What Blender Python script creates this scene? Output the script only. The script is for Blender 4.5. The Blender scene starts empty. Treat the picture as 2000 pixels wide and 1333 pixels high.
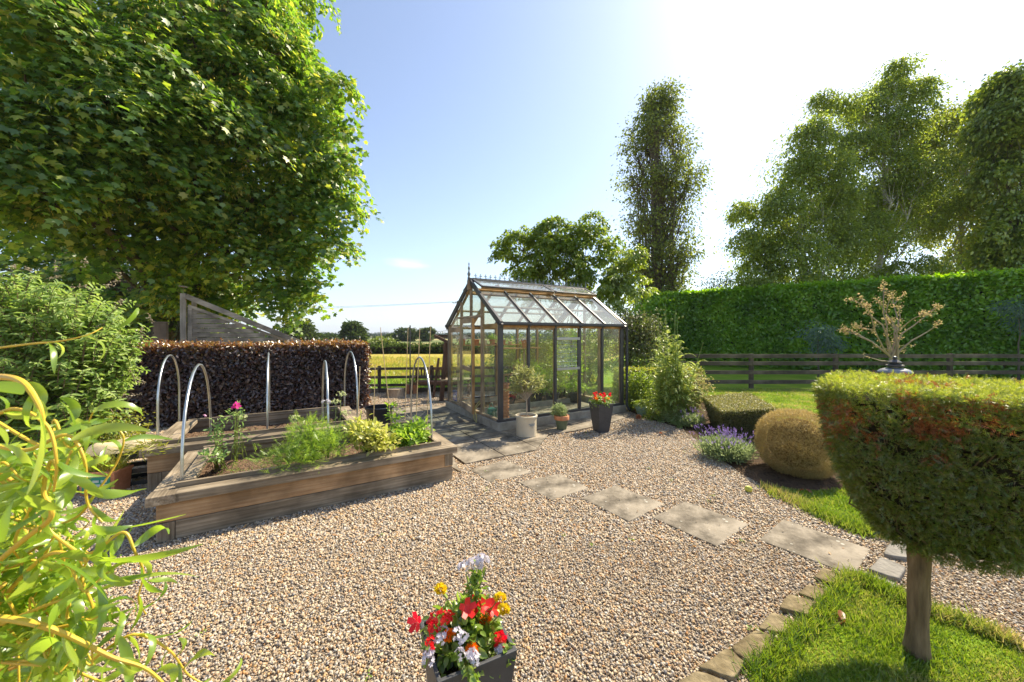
import bpy, math, random
import numpy as np
from mathutils import Matrix, Vector
R = math.radians
rng = np.random.default_rng(7)
random.seed(7)
S = bpy.context.scene
COL = S.collection

# ---------------------------------------------------------------- camera, world, sun
F = 720.0          # focal length in pixels of the 2000 px wide photograph
HZ = 654.0         # horizon row
H = 1.7            # eye height
cd = bpy.data.cameras.new('camera')
cam = bpy.data.objects.new('camera', cd)
COL.objects.link(cam)
cam.location = (0, 0, H)
cam.rotation_euler = (R(90), 0, 0)
cd.sensor_width = 36
cd.lens = 36 * F / 2000
cd.shift_y = -(666.5 - HZ) / 2000
cd.clip_start = 0.02
cd.clip_end = 9000
cd.dof.use_dof = True
cd.dof.focus_distance = 5.0
cd.dof.aperture_fstop = 6.3
S.camera = cam

SUN_EL = R(46)
SUN_AZ = math.atan2(.76, .65)      # measured from +Y towards +X
sun_dir = Vector((math.sin(SUN_AZ) * math.cos(SUN_EL), math.cos(SUN_AZ) * math.cos(SUN_EL), math.sin(SUN_EL)))
W = bpy.data.worlds.new('World')
S.world = W
W.use_nodes = True
wn = W.node_tree
for n in list(wn.nodes):
    wn.nodes.remove(n)
wo = wn.nodes.new('ShaderNodeOutputWorld')
bg = wn.nodes.new('ShaderNodeBackground')
sky = wn.nodes.new('ShaderNodeTexSky')
sky.sky_type = 'NISHITA'
sky.sun_disc = False
sky.sun_elevation = SUN_EL
sky.sun_rotation = SUN_AZ
sky.air_density = 1.0
sky.dust_density = .85
sky.ozone_density = 4.0
sky.altitude = 50
bg.inputs['Strength'].default_value = 0.105
wn.links.new(bg.outputs[0], wo.inputs[0])
hsv = wn.nodes.new('ShaderNodeHueSaturation'); hsv.inputs['Saturation'].default_value = .82
wn.links.new(sky.outputs[0], hsv.inputs['Color'])
SKY_OUT = hsv.outputs[0]
# one small wisp of cloud low in the sky
tc = wn.nodes.new('ShaderNodeTexCoord')
mp = wn.nodes.new('ShaderNodeMapping')
cdirx, cdirz = -205 / F, 140 / F
L_ = math.sqrt(1 + cdirx**2 + cdirz**2)
mp.inputs['Location'].default_value = (-cdirx / L_ * 11, 0, -cdirz / L_ * 48)
mp.inputs['Scale'].default_value = (11, 0, 48)
sg = wn.nodes.new('ShaderNodeTexGradient'); sg.gradient_type = 'SPHERICAL'
nz = wn.nodes.new('ShaderNodeTexNoise'); nz.inputs['Scale'].default_value = 9; nz.inputs['Detail'].default_value = 6
mp2 = wn.nodes.new('ShaderNodeMapping'); mp2.inputs['Scale'].default_value = (1, 1, 4)
mu = wn.nodes.new('ShaderNodeMath'); mu.operation = 'MULTIPLY'
rp = wn.nodes.new('ShaderNodeMapRange'); rp.inputs[1].default_value = .14; rp.inputs[2].default_value = .55; rp.inputs[4].default_value = .75
mx = wn.nodes.new('ShaderNodeMix'); mx.data_type = 'RGBA'
wn.links.new(tc.outputs['Generated'], mp.inputs[0]); wn.links.new(mp.outputs[0], sg.inputs[0])
wn.links.new(tc.outputs['Generated'], mp2.inputs[0]); wn.links.new(mp2.outputs[0], nz.inputs[0])
wn.links.new(sg.outputs['Fac'], mu.inputs[0]); wn.links.new(nz.outputs['Fac'], mu.inputs[1])
wn.links.new(mu.outputs[0], rp.inputs[0]); wn.links.new(rp.outputs[0], mx.inputs[0])
wn.links.new(SKY_OUT, mx.inputs[6]); mx.inputs[7].default_value = (6.5, 6.5, 6.8, 1)
wn.links.new(mx.outputs[2], bg.inputs[0])

sl = bpy.data.lights.new('sun', 'SUN')
sl.energy = 4.4
sl.angle = R(0.55)
sl.color = (1, .88, .67)
so = bpy.data.objects.new('sun', sl)
so.rotation_euler = sun_dir.to_track_quat('Z', 'Y').to_euler()
so.location = (20, 20, 30)
COL.objects.link(so)

S.view_settings.view_transform = 'Standard'
S.view_settings.look = 'None'
S.view_settings.exposure = 1.2
S.view_settings.gamma = 1
S.cycles.max_bounces = 8
S.cycles.diffuse_bounces = 4
S.cycles.transmission_bounces = 4
S.cycles.transparent_max_bounces = 24
S.cycles.caustics_reflective = False
S.cycles.caustics_refractive = False
S.cycles.use_denoising = True

# ---------------------------------------------------------------- helpers
def G(px, py):
    """ground point seen at a photograph pixel"""
    y = F * H / (py - HZ)
    return np.array([(px - 1000) / F * y, y, 0.0])
def P(px, py, y):
    return np.array([(px - 1000) / F * y, y, H - (py - HZ) / F * y])
def Gz(px, py, z):
    y = F * (H - z) / (py - HZ)
    return np.array([(px - 1000) / F * y, y, z])

def tag(o, label=None, cat=None, group=None, kind=None):
    if label: o['label'] = label
    if cat: o['category'] = cat
    if group: o['group'] = group
    if kind: o['kind'] = kind
    return o
def thing(name, loc, label, cat, group=None):
    o = bpy.data.objects.new(name, None)
    o.empty_display_size = .1
    o.location = tuple(float(a) for a in loc)
    COL.objects.link(o)
    return tag(o, label, cat, group)
def copy_tree(o, parent=None):
    c = o.copy(); COL.objects.link(c)
    if parent is not None:
        mi = o.matrix_parent_inverse.copy(); c.parent = parent; c.matrix_parent_inverse = mi
    for ch in list(o.children):
        copy_tree(ch, c)
    return c
def link(name, me, mat=None, parent=None):
    """links a mesh whose vertices are in world coordinates"""
    ob = bpy.data.objects.new(name, me)
    me.name = name
    if mat is not None:
        for m in (mat if isinstance(mat, (list, tuple)) else [mat]):
            me.materials.append(m)
    n = len(me.vertices)
    co = np.empty(n * 3, np.float32); me.vertices.foreach_get('co', co); co = co.reshape(-1, 3)
    c = np.array([(co[:, 0].min() + co[:, 0].max()) / 2, (co[:, 1].min() + co[:, 1].max()) / 2, co[:, 2].min()])
    me.vertices.foreach_set('co', (co - c).astype(np.float32).ravel())
    me.update()
    ob.location = tuple(float(a) for a in c)
    COL.objects.link(ob)
    if parent is not None:
        ob.parent = parent
        ob.matrix_parent_inverse = root_world(parent).inverted()
    return ob
def root_world(o):
    return o.matrix_basis.copy() if o.parent is None else root_world(o.parent) @ o.matrix_parent_inverse @ o.matrix_basis

class MB:
    def __init__(s): s.v = []; s.f = []; s.m = []; s.mi = 0
    def add(s, vs, fs):
        b = len(s.v)
        s.v += [tuple(float(c) for c in p) for p in vs]
        s.f += [[b + i for i in f] for f in fs]
        s.m += [s.mi] * len(fs)
        return s
    def box(s, c, size, rz=0, ry=0, rx=0, taper=1):
        M = Matrix.Rotation(rz, 3, 'Z') @ Matrix.Rotation(ry, 3, 'Y') @ Matrix.Rotation(rx, 3, 'X')
        vs = []
        for z in (-.5, .5):
            t = taper if z > 0 else 1
            for x, y in ((-.5, -.5), (.5, -.5), (.5, .5), (-.5, .5)):
                vs.append(Vector(c) + M @ Vector((x * size[0] * t, y * size[1] * t, z * size[2])))
        return s.add(vs, [[3, 2, 1, 0], [4, 5, 6, 7], [0, 1, 5, 4], [1, 2, 6, 5], [2, 3, 7, 6], [3, 0, 4, 7]])
    def bar(s, a, b, w, h, up=(0, 0, 1)):
        """rectangular bar from a to b: w sideways, h along up"""
        a = Vector(a); b = Vector(b); d = (b - a).normalized(); up = Vector(up)
        side = d.cross(up).normalized(); u2 = side.cross(d).normalized()
        vs = []
        for p in (a, b):
            for x, y in ((-.5, -.5), (.5, -.5), (.5, .5), (-.5, .5)):
                vs.append(p + side * x * w + u2 * y * h)
        return s.add(vs, [[0, 1, 2, 3], [7, 6, 5, 4], [1, 0, 4, 5], [2, 1, 5, 6], [3, 2, 6, 7], [0, 3, 7, 4]])
    def tube(s, pts, rad, n=8, caps=True):
        pts = [Vector(p) for p in pts]
        if not isinstance(rad, (list, tuple, np.ndarray)): rad = [rad] * len(pts)
        vs = []; fs = []
        prev = None
        for i, p in enumerate(pts):
            d = (pts[min(i + 1, len(pts) - 1)] - pts[max(i - 1, 0)])
            if d.length < 1e-9: d = Vector((0, 0, 1))
            d.normalize()
            if prev is None:
                a = d.orthogonal().normalized()
            else:
                a = (prev - d * prev.dot(d))
                a = a.normalized() if a.length > 1e-6 else d.orthogonal().normalized()
            prev = a; b = d.cross(a)
            for k in range(n):
                t = 2 * math.pi * k / n
                vs.append(p + (a * math.cos(t) + b * math.sin(t)) * rad[i])
        for i in range(len(pts) - 1):
            for k in range(n):
                k2 = (k + 1) % n
                fs.append([i * n + k, i * n + k2, (i + 1) * n + k2, (i + 1) * n + k])
        if caps:
            fs.append(list(range(n))[::-1]); fs.append([(len(pts) - 1) * n + k for k in range(n)])
        return s.add(vs, fs)
    def lathe(s, c, prof, n=24, axis=None):
        """prof: list of (radius, z)"""
        c = Vector(c); M = Matrix.Identity(3)
        if axis is not None: M = Vector(axis).to_track_quat('Z', 'Y').to_matrix()
        vs = []; fs = []
        for r, z in prof:
            for k in range(n):
                t = 2 * math.pi * k / n
                vs.append(c + M @ Vector((r * math.cos(t), r * math.sin(t), z)))
        for i in range(len(prof) - 1):
            for k in range(n):
                k2 = (k + 1) % n
                fs.append([i * n + k, i * n + k2, (i + 1) * n + k2, (i + 1) * n + k])
        if prof[0][0] > 1e-4: fs.append(list(range(n))[::-1])
        if prof[-1][0] > 1e-4: fs.append([(len(prof) - 1) * n + k for k in range(n)])
        return s.add(vs, fs)
    def prism(s, poly, z0, z1):
        n = len(poly)
        vs = [(p[0], p[1], z0) for p in poly] + [(p[0], p[1], z1) for p in poly]
        fs = [list(range(n))[::-1], [n + i for i in range(n)]]
        fs += [[i, (i + 1) % n, n + (i + 1) % n, n + i] for i in range(n)]
        return s.add(vs, fs)
    def mesh(s):
        me = bpy.data.meshes.new('m'); me.from_pydata(s.v, [], s.f); return me
    def build(s, name, mat, parent=None, smooth=False, bevel=0, nseg=2):
        me = s.mesh()
        import bmesh
        bm = bmesh.new(); bm.from_mesh(me)
        bmesh.ops.recalc_face_normals(bm, faces=bm.faces)
        bm.to_mesh(me); bm.free()
        if any(s.m): me.polygons.foreach_set('material_index', s.m)
        if smooth:
            me.polygons.foreach_set('use_smooth', [True] * len(me.polygons))
            try: me.set_sharp_from_angle(angle=R(40))
            except Exception: pass
        ob = link(name, me, mat, parent)
        if bevel:
            b = ob.modifiers.new('bevel', 'BEVEL'); b.width = bevel; b.segments = nseg; b.limit_method = 'ANGLE'
        return ob

def nmesh(V, faces_len, loops):
    me = bpy.data.meshes.new('m')
    V = np.asarray(V, np.float32).reshape(-1, 3)
    me.vertices.add(len(V)); me.vertices.foreach_set('co', V.ravel())
    me.loops.add(len(loops)); me.loops.foreach_set('vertex_index', np.asarray(loops, np.int32))
    me.polygons.add(len(faces_len))
    st = np.concatenate([[0], np.cumsum(faces_len)[:-1]]).astype(np.int32)
    me.polygons.foreach_set('loop_start', st)
    me.update(calc_edges=True)
    return me
def unit(a):
    a = np.asarray(a, float)
    return a / np.maximum(np.linalg.norm(a, axis=-1, keepdims=True), 1e-9)
def scatter_mesh(tmpl, Pn, D, N, Sc):
    tv, tf = tmpl
    tv = np.asarray(tv, float); n = len(Pn)
    X = unit(D); Z = N - X * np.sum(N * X, 1, keepdims=True)
    Z = unit(Z + 1e-6); Y = np.cross(Z, X)
    Sc = np.asarray(Sc, float)
    if Sc.ndim == 0: Sc = np.full(n, float(Sc))
    Sc = Sc.reshape(n, 1, -1)
    if Sc.shape[2] == 1: Sc = np.repeat(Sc, 3, 2)
    V = Pn[:, None, :] + tv[None, :, 0:1] * X[:, None] * Sc[:, :, 0:1] + tv[None, :, 1:2] * Y[:, None] * Sc[:, :, 1:2] + tv[None, :, 2:3] * Z[:, None] * Sc[:, :, 2:3]
    k = len(tv)
    lp = np.concatenate([np.array(f) for f in tf])
    loops = (lp[None, :] + (np.arange(n) * k)[:, None]).ravel()
    fl = np.tile([len(f) for f in tf], n)
    return V.reshape(-1, 3), fl, loops
def scatter(name, tmpl, Pn, D, N, Sc, mat, parent=None, smooth=False):
    V, fl, lp = scatter_mesh(tmpl, np.asarray(Pn, float), np.asarray(D, float), np.asarray(N, float), Sc)
    me = nmesh(V, fl, lp)
    if smooth: me.polygons.foreach_set('use_smooth', np.ones(len(fl), bool))
    return link(name, me, mat, parent)
def rdir(n, up=0.0):
    v = rng.normal(size=(n, 3)); v[:, 2] += up
    return unit(v)

# leaf shapes: x length, y width, z normal
T_OVAL = ([(0, 0, 0), (.3, .26, .06), (.7, .22, .04), (1, 0, -.12), (.7, -.22, .04), (.3, -.26, .06)], [[0, 1, 2, 3], [0, 3, 4, 5]])
T_LEAF = ([(0, 0, 0), (.28, .17, .05), (.65, .15, .03), (1, 0, -.22), (.65, -.15, .03), (.28, -.17, .05)], [[0, 1, 2, 3], [0, 3, 4, 5]])
T_DIAM = ([(0, 0, 0), (.5, .25, .03), (1, 0, -.05), (.5, -.25, .03)], [[0, 1, 2, 3]])
T_LONG = ([(0, 0, 0), (.25, .09, .05), (.6, .08, .03), (1, 0, -.2), (.6, -.08, .03), (.25, -.09, .05)], [[0, 1, 2, 3], [0, 3, 4, 5]])
T_MAPLE = ([(0, 0, 0), (.12, .3, -.03), (.05, .52, -.1), (.4, .36, .02), (.6, .58, -.08), (.66, .2, .02), (1, 0, -.12), (.66, -.2, .02), (.6, -.58, -.08), (.4, -.36, .02), (.05, -.52, -.1), (.12, -.3, -.03)],
           [[0, 1, 2, 3, 4, 5, 6], [0, 6, 7, 8, 9, 10, 11]])
T_BLADE = ([(0, -.035, 0), (0, .035, 0), (.55, .025, .06), (.55, -.025, .06), (1, 0, .28)], [[0, 1, 2, 3], [3, 2, 4]])
def frond(nl=4, w=.09, ang=.7, ll=.42):
    v = [(0, -.02, 0), (0, .02, 0), (1, 0, -.08)]; f = [[0, 1, 2]]
    for i in range(nl):
        x = .12 + .75 * i / nl
        for s in (-1, 1):
            l = ll * (1 - .55 * i / nl); b = len(v)
            dx, dy = math.cos(ang), math.sin(ang) * s
            v += [(x, 0, 0), (x + dx * l * .5 - w * .5 * dy * s, dy * l * .5 + w * .5 * dx, .02), (x + dx * l, dy * l, -.03), (x + dx * l * .5 + w * .5 * dy * s, dy * l * .5 - w * .5 * dx, .02)]
            f.append([b, b + 1, b + 2, b + 3])
    return v, f
T_FROND = frond()
T_FEATH = frond(5, .05, .8, .4)
T_PINN = frond(3, .2, .85, .42)
def T_flower(n=5, cup=.1):
    v = [(0, 0, 0)]; f = []
    for k in range(n):
        t = 2 * math.pi * k / n; dt = math.pi / n * .95
        b = len(v)
        v += [(.6 * math.cos(t - dt), .6 * math.sin(t - dt), cup * .6), (math.cos(t - dt * .45), math.sin(t - dt * .45), cup), (math.cos(t + dt * .45), math.sin(t + dt * .45), cup), (.6 * math.cos(t + dt), .6 * math.sin(t + dt), cup * .6)]
        f.append([0, b, b + 1, b + 2, b + 3])
    return v, f

# ---------------------------------------------------------------- materials
def newmat(name):
    m = bpy.data.materials.new(name); m.use_nodes = True
    nt = m.node_tree
    for n in list(nt.nodes): nt.nodes.remove(n)
    out = nt.nodes.new('ShaderNodeOutputMaterial')
    return m, nt, out
def rampnode(nt, stops, interp='LINEAR'):
    r = nt.nodes.new('ShaderNodeValToRGB'); r.color_ramp.interpolation = interp
    el = r.color_ramp.elements
    while len(el) < len(stops): el.new(.5)
    for e, (p, c) in zip(el, stops):
        e.position = p; e.color = (*c, 1)
    return r
def even(cols):
    n = len(cols)
    return [((i / (n - 1)) if n > 1 else 0, c) for i, c in enumerate(cols)]
def leafmat(name, cols, trans=.42, gloss=.08, rough=.38, tcols=None, nscale=None):
    m, nt, out = newmat(name)
    geo = nt.nodes.new('ShaderNodeNewGeometry')
    src = geo.outputs['Random Per Island']
    if nscale:
        tcn = nt.nodes.new('ShaderNodeTexCoord'); no = nt.nodes.new('ShaderNodeTexNoise'); no.inputs['Scale'].default_value = nscale
        nt.links.new(tcn.outputs['Object'], no.inputs[0])
        a = nt.nodes.new('ShaderNodeMath'); a.operation = 'MULTIPLY_ADD'; a.inputs[1].default_value = .55
        b = nt.nodes.new('ShaderNodeMath'); b.operation = 'MULTIPLY_ADD'; b.inputs[1].default_value = 1.9; b.inputs[2].default_value = -.72
        nt.links.new(no.outputs['Fac'], b.inputs[0]); nt.links.new(b.outputs[0], a.inputs[2]); nt.links.new(src, a.inputs[0])
        src = a.outputs[0]
    r = rampnode(nt, even(cols) if not isinstance(cols[0][1], tuple) else cols)
    nt.links.new(src, r.inputs[0])
    di = nt.nodes.new('ShaderNodeBsdfDiffuse'); tr = nt.nodes.new('ShaderNodeBsdfTranslucent'); gl = nt.nodes.new('ShaderNodeBsdfGlossy')
    gl.inputs['Roughness'].default_value = rough; gl.inputs['Color'].default_value = (1, 1, 1, 1)
    nt.links.new(r.outputs[0], di.inputs[0])
    if tcols is not None:
        r2 = rampnode(nt, even(tcols)); nt.links.new(src, r2.inputs[0]); nt.links.new(r2.outputs[0], tr.inputs[0])
    else:
        hs = nt.nodes.new('ShaderNodeHueSaturation'); hs.inputs['Hue'].default_value = .491; hs.inputs['Saturation'].default_value = 1.05; hs.inputs['Value'].default_value = 1.9
        nt.links.new(r.outputs[0], hs.inputs['Color']); nt.links.new(hs.outputs[0], tr.inputs[0])
    m1 = nt.nodes.new('ShaderNodeMixShader'); m1.inputs[0].default_value = trans
    m2 = nt.nodes.new('ShaderNodeMixShader'); m2.inputs[0].default_value = gloss
    nt.links.new(di.outputs[0], m1.inputs[1]); nt.links.new(tr.outputs[0], m1.inputs[2])
    nt.links.new(m1.outputs[0], m2.inputs[1]); nt.links.new(gl.outputs[0], m2.inputs[2]); nt.links.new(m2.outputs[0], out.inputs[0])
    return m
def pmat(name, cols, scale=6, rough=.7, bump=.15, bscale=None, detail=6, metallic=0, stretch=(1, 1, 1), rot=(0, 0, 0), spec=.4, bdist=.01, island=0, coat=0):
    """principled with a noise ramp and a noise bump"""
    m, nt, out = newmat(name)
    p = nt.nodes.new('ShaderNodeBsdfPrincipled')
    t = nt.nodes.new('ShaderNodeTexCoord'); mpn = nt.nodes.new('ShaderNodeMapping'); mpn.vector_type = 'TEXTURE'
    mpn.inputs['Rotation'].default_value = rot; mpn.inputs['Scale'].default_value = stretch
    no = nt.nodes.new('ShaderNodeTexNoise'); no.inputs['Scale'].default_value = scale; no.inputs['Detail'].default_value = detail; no.inputs['Roughness'].default_value = .62
    nt.links.new(t.outputs['Object'], mpn.inputs[0]); nt.links.new(mpn.outputs[0], no.inputs[0])
    mr = nt.nodes.new('ShaderNodeMapRange'); mr.inputs[1].default_value = .28; mr.inputs[2].default_value = .72
    nt.links.new(no.outputs['Fac'], mr.inputs[0])
    src = mr.outputs[0]
    if island:
        geo = nt.nodes.new('ShaderNodeNewGeometry')
        a = nt.nodes.new('ShaderNodeMix'); a.data_type = 'FLOAT'; a.inputs[0].default_value = island
        nt.links.new(src, a.inputs[2]); nt.links.new(geo.outputs['Random Per Island'], a.inputs[3]); src = a.outputs[0]
    r = rampnode(nt, even(cols)); nt.links.new(src, r.inputs[0]); nt.links.new(r.outputs[0], p.inputs['Base Color'])
    p.inputs['Roughness'].default_value = rough; p.inputs['Metallic'].default_value = metallic
    p.inputs['Specular IOR Level'].default_value = spec
    p.inputs['Coat Weight'].default_value = coat
    if bump:
        n2 = nt.nodes.new('ShaderNodeTexNoise'); n2.inputs['Scale'].default_value = bscale or scale * 3; n2.inputs['Detail'].default_value = 8
        nt.links.new(mpn.outputs[0], n2.inputs[0])
        b = nt.nodes.new('ShaderNodeBump'); b.inputs['Strength'].default_value = bump; b.inputs['Distance'].default_value = bdist
        nt.links.new(n2.outputs['Fac'], b.inputs['Height']); nt.links.new(b.outputs[0], p.inputs['Normal'])
    nt.links.new(p.outputs[0], out.inputs[0])
    return m
TH = R(31.2)       # the direction the garden's beds and greenhouse follow
U = np.array([math.cos(TH), math.sin(TH), 0]); Vv = np.array([-math.sin(TH), math.cos(TH), 0]); Zz = np.array([0, 0, 1.0])
def wood(name, cols, axis='u', rough=.8, bump=.7, scale=34, knots=True):
    rot = {'u': (0, 0, TH), 'v': (0, 0, TH + math.pi / 2), 'x': (0, 0, 0), 'z': (0, R(90), 0)}[axis]
    m = pmat(name, cols, scale=scale, rough=rough, bump=bump, bscale=scale * 2, stretch=(26, 1, 1), rot=rot, spec=.25, bdist=.006, island=.35)
    nt = m.node_tree
    pn = [n for n in nt.nodes if n.type == 'BSDF_PRINCIPLED'][0]
    rm = [n for n in nt.nodes if n.type == 'VALTORGB'][0]
    t = nt.nodes.new('ShaderNodeTexCoord'); no = nt.nodes.new('ShaderNodeTexNoise'); no.inputs['Scale'].default_value = 2.2; no.inputs['Detail'].default_value = 5
    nt.links.new(t.outputs['Object'], no.inputs[0])
    mr = nt.nodes.new('ShaderNodeMapRange'); mr.inputs[1].default_value = .35; mr.inputs[2].default_value = .65; mr.inputs[3].default_value = .5; mr.inputs[4].default_value = 1.3
    nt.links.new(no.outputs['Fac'], mr.inputs[0])
    mm = nt.nodes.new('ShaderNodeMix'); mm.data_type = 'RGBA'; mm.blend_type = 'MULTIPLY'; mm.inputs[0].default_value = 1
    nt.links.new(rm.outputs[0], mm.inputs[6]); nt.links.new(mr.outputs[0], mm.inputs[7])
    # knots: rare dark ovals
    vo = nt.nodes.new('ShaderNodeTexVoronoi'); vo.inputs['Scale'].default_value = 3.2
    m2 = nt.nodes.new('ShaderNodeMapping'); m2.vector_type = 'TEXTURE'; m2.inputs['Rotation'].default_value = rot; m2.inputs['Scale'].default_value = (1.6, 1, 1)
    nt.links.new(t.outputs['Object'], m2.inputs[0]); nt.links.new(m2.outputs[0], vo.inputs[0])
    mk = nt.nodes.new('ShaderNodeMapRange'); mk.inputs[1].default_value = .03; mk.inputs[2].default_value = .075; mk.inputs[3].default_value = .35; mk.inputs[4].default_value = 1
    nt.links.new(vo.outputs['Distance'], mk.inputs[0])
    mj = nt.nodes.new('ShaderNodeMix'); mj.data_type = 'RGBA'; mj.blend_type = 'MULTIPLY'; mj.inputs[0].default_value = 1
    nt.links.new(mm.outputs[2], mj.inputs[6]); nt.links.new(mk.outputs[0], mj.inputs[7])
    nt.links.new(mj.outputs[2], pn.inputs['Base Color'])
    return m
def inpoly(x, y, poly):
    x = np.asarray(x); y = np.asarray(y); r = np.zeros(len(x), bool); n = len(poly); j = n - 1
    for i in range(n):
        xi, yi = poly[i][0], poly[i][1]; xj, yj = poly[j][0], poly[j][1]
        c = ((yi > y) != (yj > y)) & (x < (xj - xi) * (y - yi) / (yj - yi + 1e-12) + xi)
        r ^= c; j = i
    return r
# ================================================================ SETTING
def struct(o): return tag(o, kind='structure')
def sheet(name, poly, z, mat, kind='structure'):
    mb = MB(); mb.add([(p[0], p[1], z) for p in poly], [list(range(len(poly)))])
    o = mb.build(name, mat); return tag(o, kind=kind)
def groundmat(name, cols, s1=.6, s2=14, bump=.6, bd=.03, rough=.95):
    m, nt, out = newmat(name)
    p = nt.nodes.new('ShaderNodeBsdfPrincipled'); p.inputs['Roughness'].default_value = rough; p.inputs['Specular IOR Level'].default_value = .1
    t = nt.nodes.new('ShaderNodeTexCoord')
    a = nt.nodes.new('ShaderNodeTexNoise'); a.inputs['Scale'].default_value = s1; a.inputs['Detail'].default_value = 5
    b = nt.nodes.new('ShaderNodeTexNoise'); b.inputs['Scale'].default_value = s2; b.inputs['Detail'].default_value = 4
    nt.links.new(t.outputs['Object'], a.inputs[0]); nt.links.new(t.outputs['Object'], b.inputs[0])
    mi = nt.nodes.new('ShaderNodeMix'); mi.data_type = 'FLOAT'; mi.inputs[0].default_value = .5
    nt.links.new(a.outputs['Fac'], mi.inputs[2]); nt.links.new(b.outputs['Fac'], mi.inputs[3])
    mr = nt.nodes.new('ShaderNodeMapRange'); mr.inputs[1].default_value = .34; mr.inputs[2].default_value = .66
    nt.links.new(mi.outputs[0], mr.inputs[0])
    r = rampnode(nt, even(cols)); nt.links.new(mr.outputs[0], r.inputs[0]); nt.links.new(r.outputs[0], p.inputs['Base Color'])
    bp = nt.nodes.new('ShaderNodeBump'); bp.inputs['Strength'].default_value = bump; bp.inputs['Distance'].default_value = bd
    nt.links.new(b.outputs['Fac'], bp.inputs['Height']); nt.links.new(bp.outputs[0], p.inputs['Normal']); nt.links.new(p.outputs[0], out.inputs[0])
    return m
M_meadow = groundmat('meadow', [(.30, .235, .05), (.42, .33, .075), (.24, .25, .05)], .12, 3.5, .7, .06)
M_farfield = groundmat('far_fields', [(.12, .17, .05), (.36, .30, .12), (.09, .13, .045), (.30, .27, .10)], .006, .05, .2, .1)
M_lawn = groundmat('lawn_turf', [(.10, .19, .015), (.17, .27, .02), (.29, .33, .045)], 1.1, 22, .8, .03)
M_soil = groundmat('soil', [(.035, .022, .014), (.10, .065, .04), (.06, .042, .028)], 3, 30, 1, .04)
M_bedsoil = groundmat('bed_soil', [(.06, .038, .025), (.17, .11, .07), (.11, .075, .05)], 3, 40, 1, .04)

struct(sheet('ground', [(-4000, -40), (4000, -40), (4000, 6000), (-4000, 6000)], -.02, M_farfield))
struct(sheet('field', [(-60, -20), (60, -20), (60, 33), (-60, 33)], -.012, M_meadow))

# gravel area
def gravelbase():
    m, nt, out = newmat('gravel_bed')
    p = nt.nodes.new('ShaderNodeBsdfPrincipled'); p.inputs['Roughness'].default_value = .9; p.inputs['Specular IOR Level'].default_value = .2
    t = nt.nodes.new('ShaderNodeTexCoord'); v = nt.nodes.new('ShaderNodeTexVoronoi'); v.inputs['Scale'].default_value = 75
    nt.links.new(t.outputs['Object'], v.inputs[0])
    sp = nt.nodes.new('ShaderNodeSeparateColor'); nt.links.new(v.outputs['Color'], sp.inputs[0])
    r = rampnode(nt, STONE); nt.links.new(sp.outputs[0], r.inputs[0]); dk = nt.nodes.new('ShaderNodeMix'); dk.data_type = 'RGBA'; dk.inputs[0].default_value = .55; dk.inputs[7].default_value = (.22, .175, .125, 1); nt.links.new(r.outputs[0], dk.inputs[6]); nt.links.new(dk.outputs[2], p.inputs['Base Color'])  # base colour darkened to stand for shade in the gaps between stones
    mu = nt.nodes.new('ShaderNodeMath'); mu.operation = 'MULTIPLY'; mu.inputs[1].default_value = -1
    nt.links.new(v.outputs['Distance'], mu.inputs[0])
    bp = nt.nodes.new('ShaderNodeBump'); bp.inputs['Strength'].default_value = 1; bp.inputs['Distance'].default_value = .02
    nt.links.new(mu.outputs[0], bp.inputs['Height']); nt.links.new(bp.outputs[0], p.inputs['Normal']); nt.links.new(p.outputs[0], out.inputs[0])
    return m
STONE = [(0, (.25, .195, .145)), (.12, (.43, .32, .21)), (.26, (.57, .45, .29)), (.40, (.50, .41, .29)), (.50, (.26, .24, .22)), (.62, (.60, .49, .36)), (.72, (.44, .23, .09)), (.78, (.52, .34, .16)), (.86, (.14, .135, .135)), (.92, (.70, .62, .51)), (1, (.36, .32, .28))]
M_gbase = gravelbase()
gravel_poly = [(-9, -2), (9, -2), (9, 3.4), (6.5, 5.0), (4.2, 6.2), (3.6, 7.9), (3.1, 8.6), (0, 12), (-4.8, 10.75), (-9, 8)]
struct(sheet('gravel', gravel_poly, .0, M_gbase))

lawn_back = [G(*p)[:2] for p in [(1268, 814), (1300, 824), (1334, 833), (1372, 862), (1410, 893), (1452, 925), (1500, 958), (1577, 995), (1636, 1022), (1680, 1040), (1740, 1047), (1850, 1052), (1984, 1058)]]
lawn_back += [np.array([30, 2.9]), np.array([40, 22]), np.array([9, 30]), np.array([2.7, 16]), np.array([2.2, 10.6])]
struct(sheet('lawn', lawn_back, .006, M_lawn))
lawn_front = [G(*p)[:2] for p in [(1470, 1333), (1530, 1275), (1600, 1215), (1640, 1165), (1660, 1137), (1700, 1143), (1745, 1168), (1811, 1199), (1902, 1228), (1987, 1267)]]
lawn_front += [np.array([3.6, 1.45]), np.array([3.6, .2]), np.array([.75, .2]), np.array([.9, 1.2])]
struct(sheet('front_lawn', lawn_front, .012, M_lawn))
# planting border between gravel and lawn
border = [G(*p)[:2] for p in [(1232, 806), (1262, 818), (1330, 838), (1372, 868), (1410, 900), (1452, 930), (1500, 955), (1560, 960), (1640, 960), (1690, 930), (1600, 860), (1500, 815), (1420, 790), (1370, 775), (1225, 776)]]
struct(sheet('planting_border', border, .011, M_soil))

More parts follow.
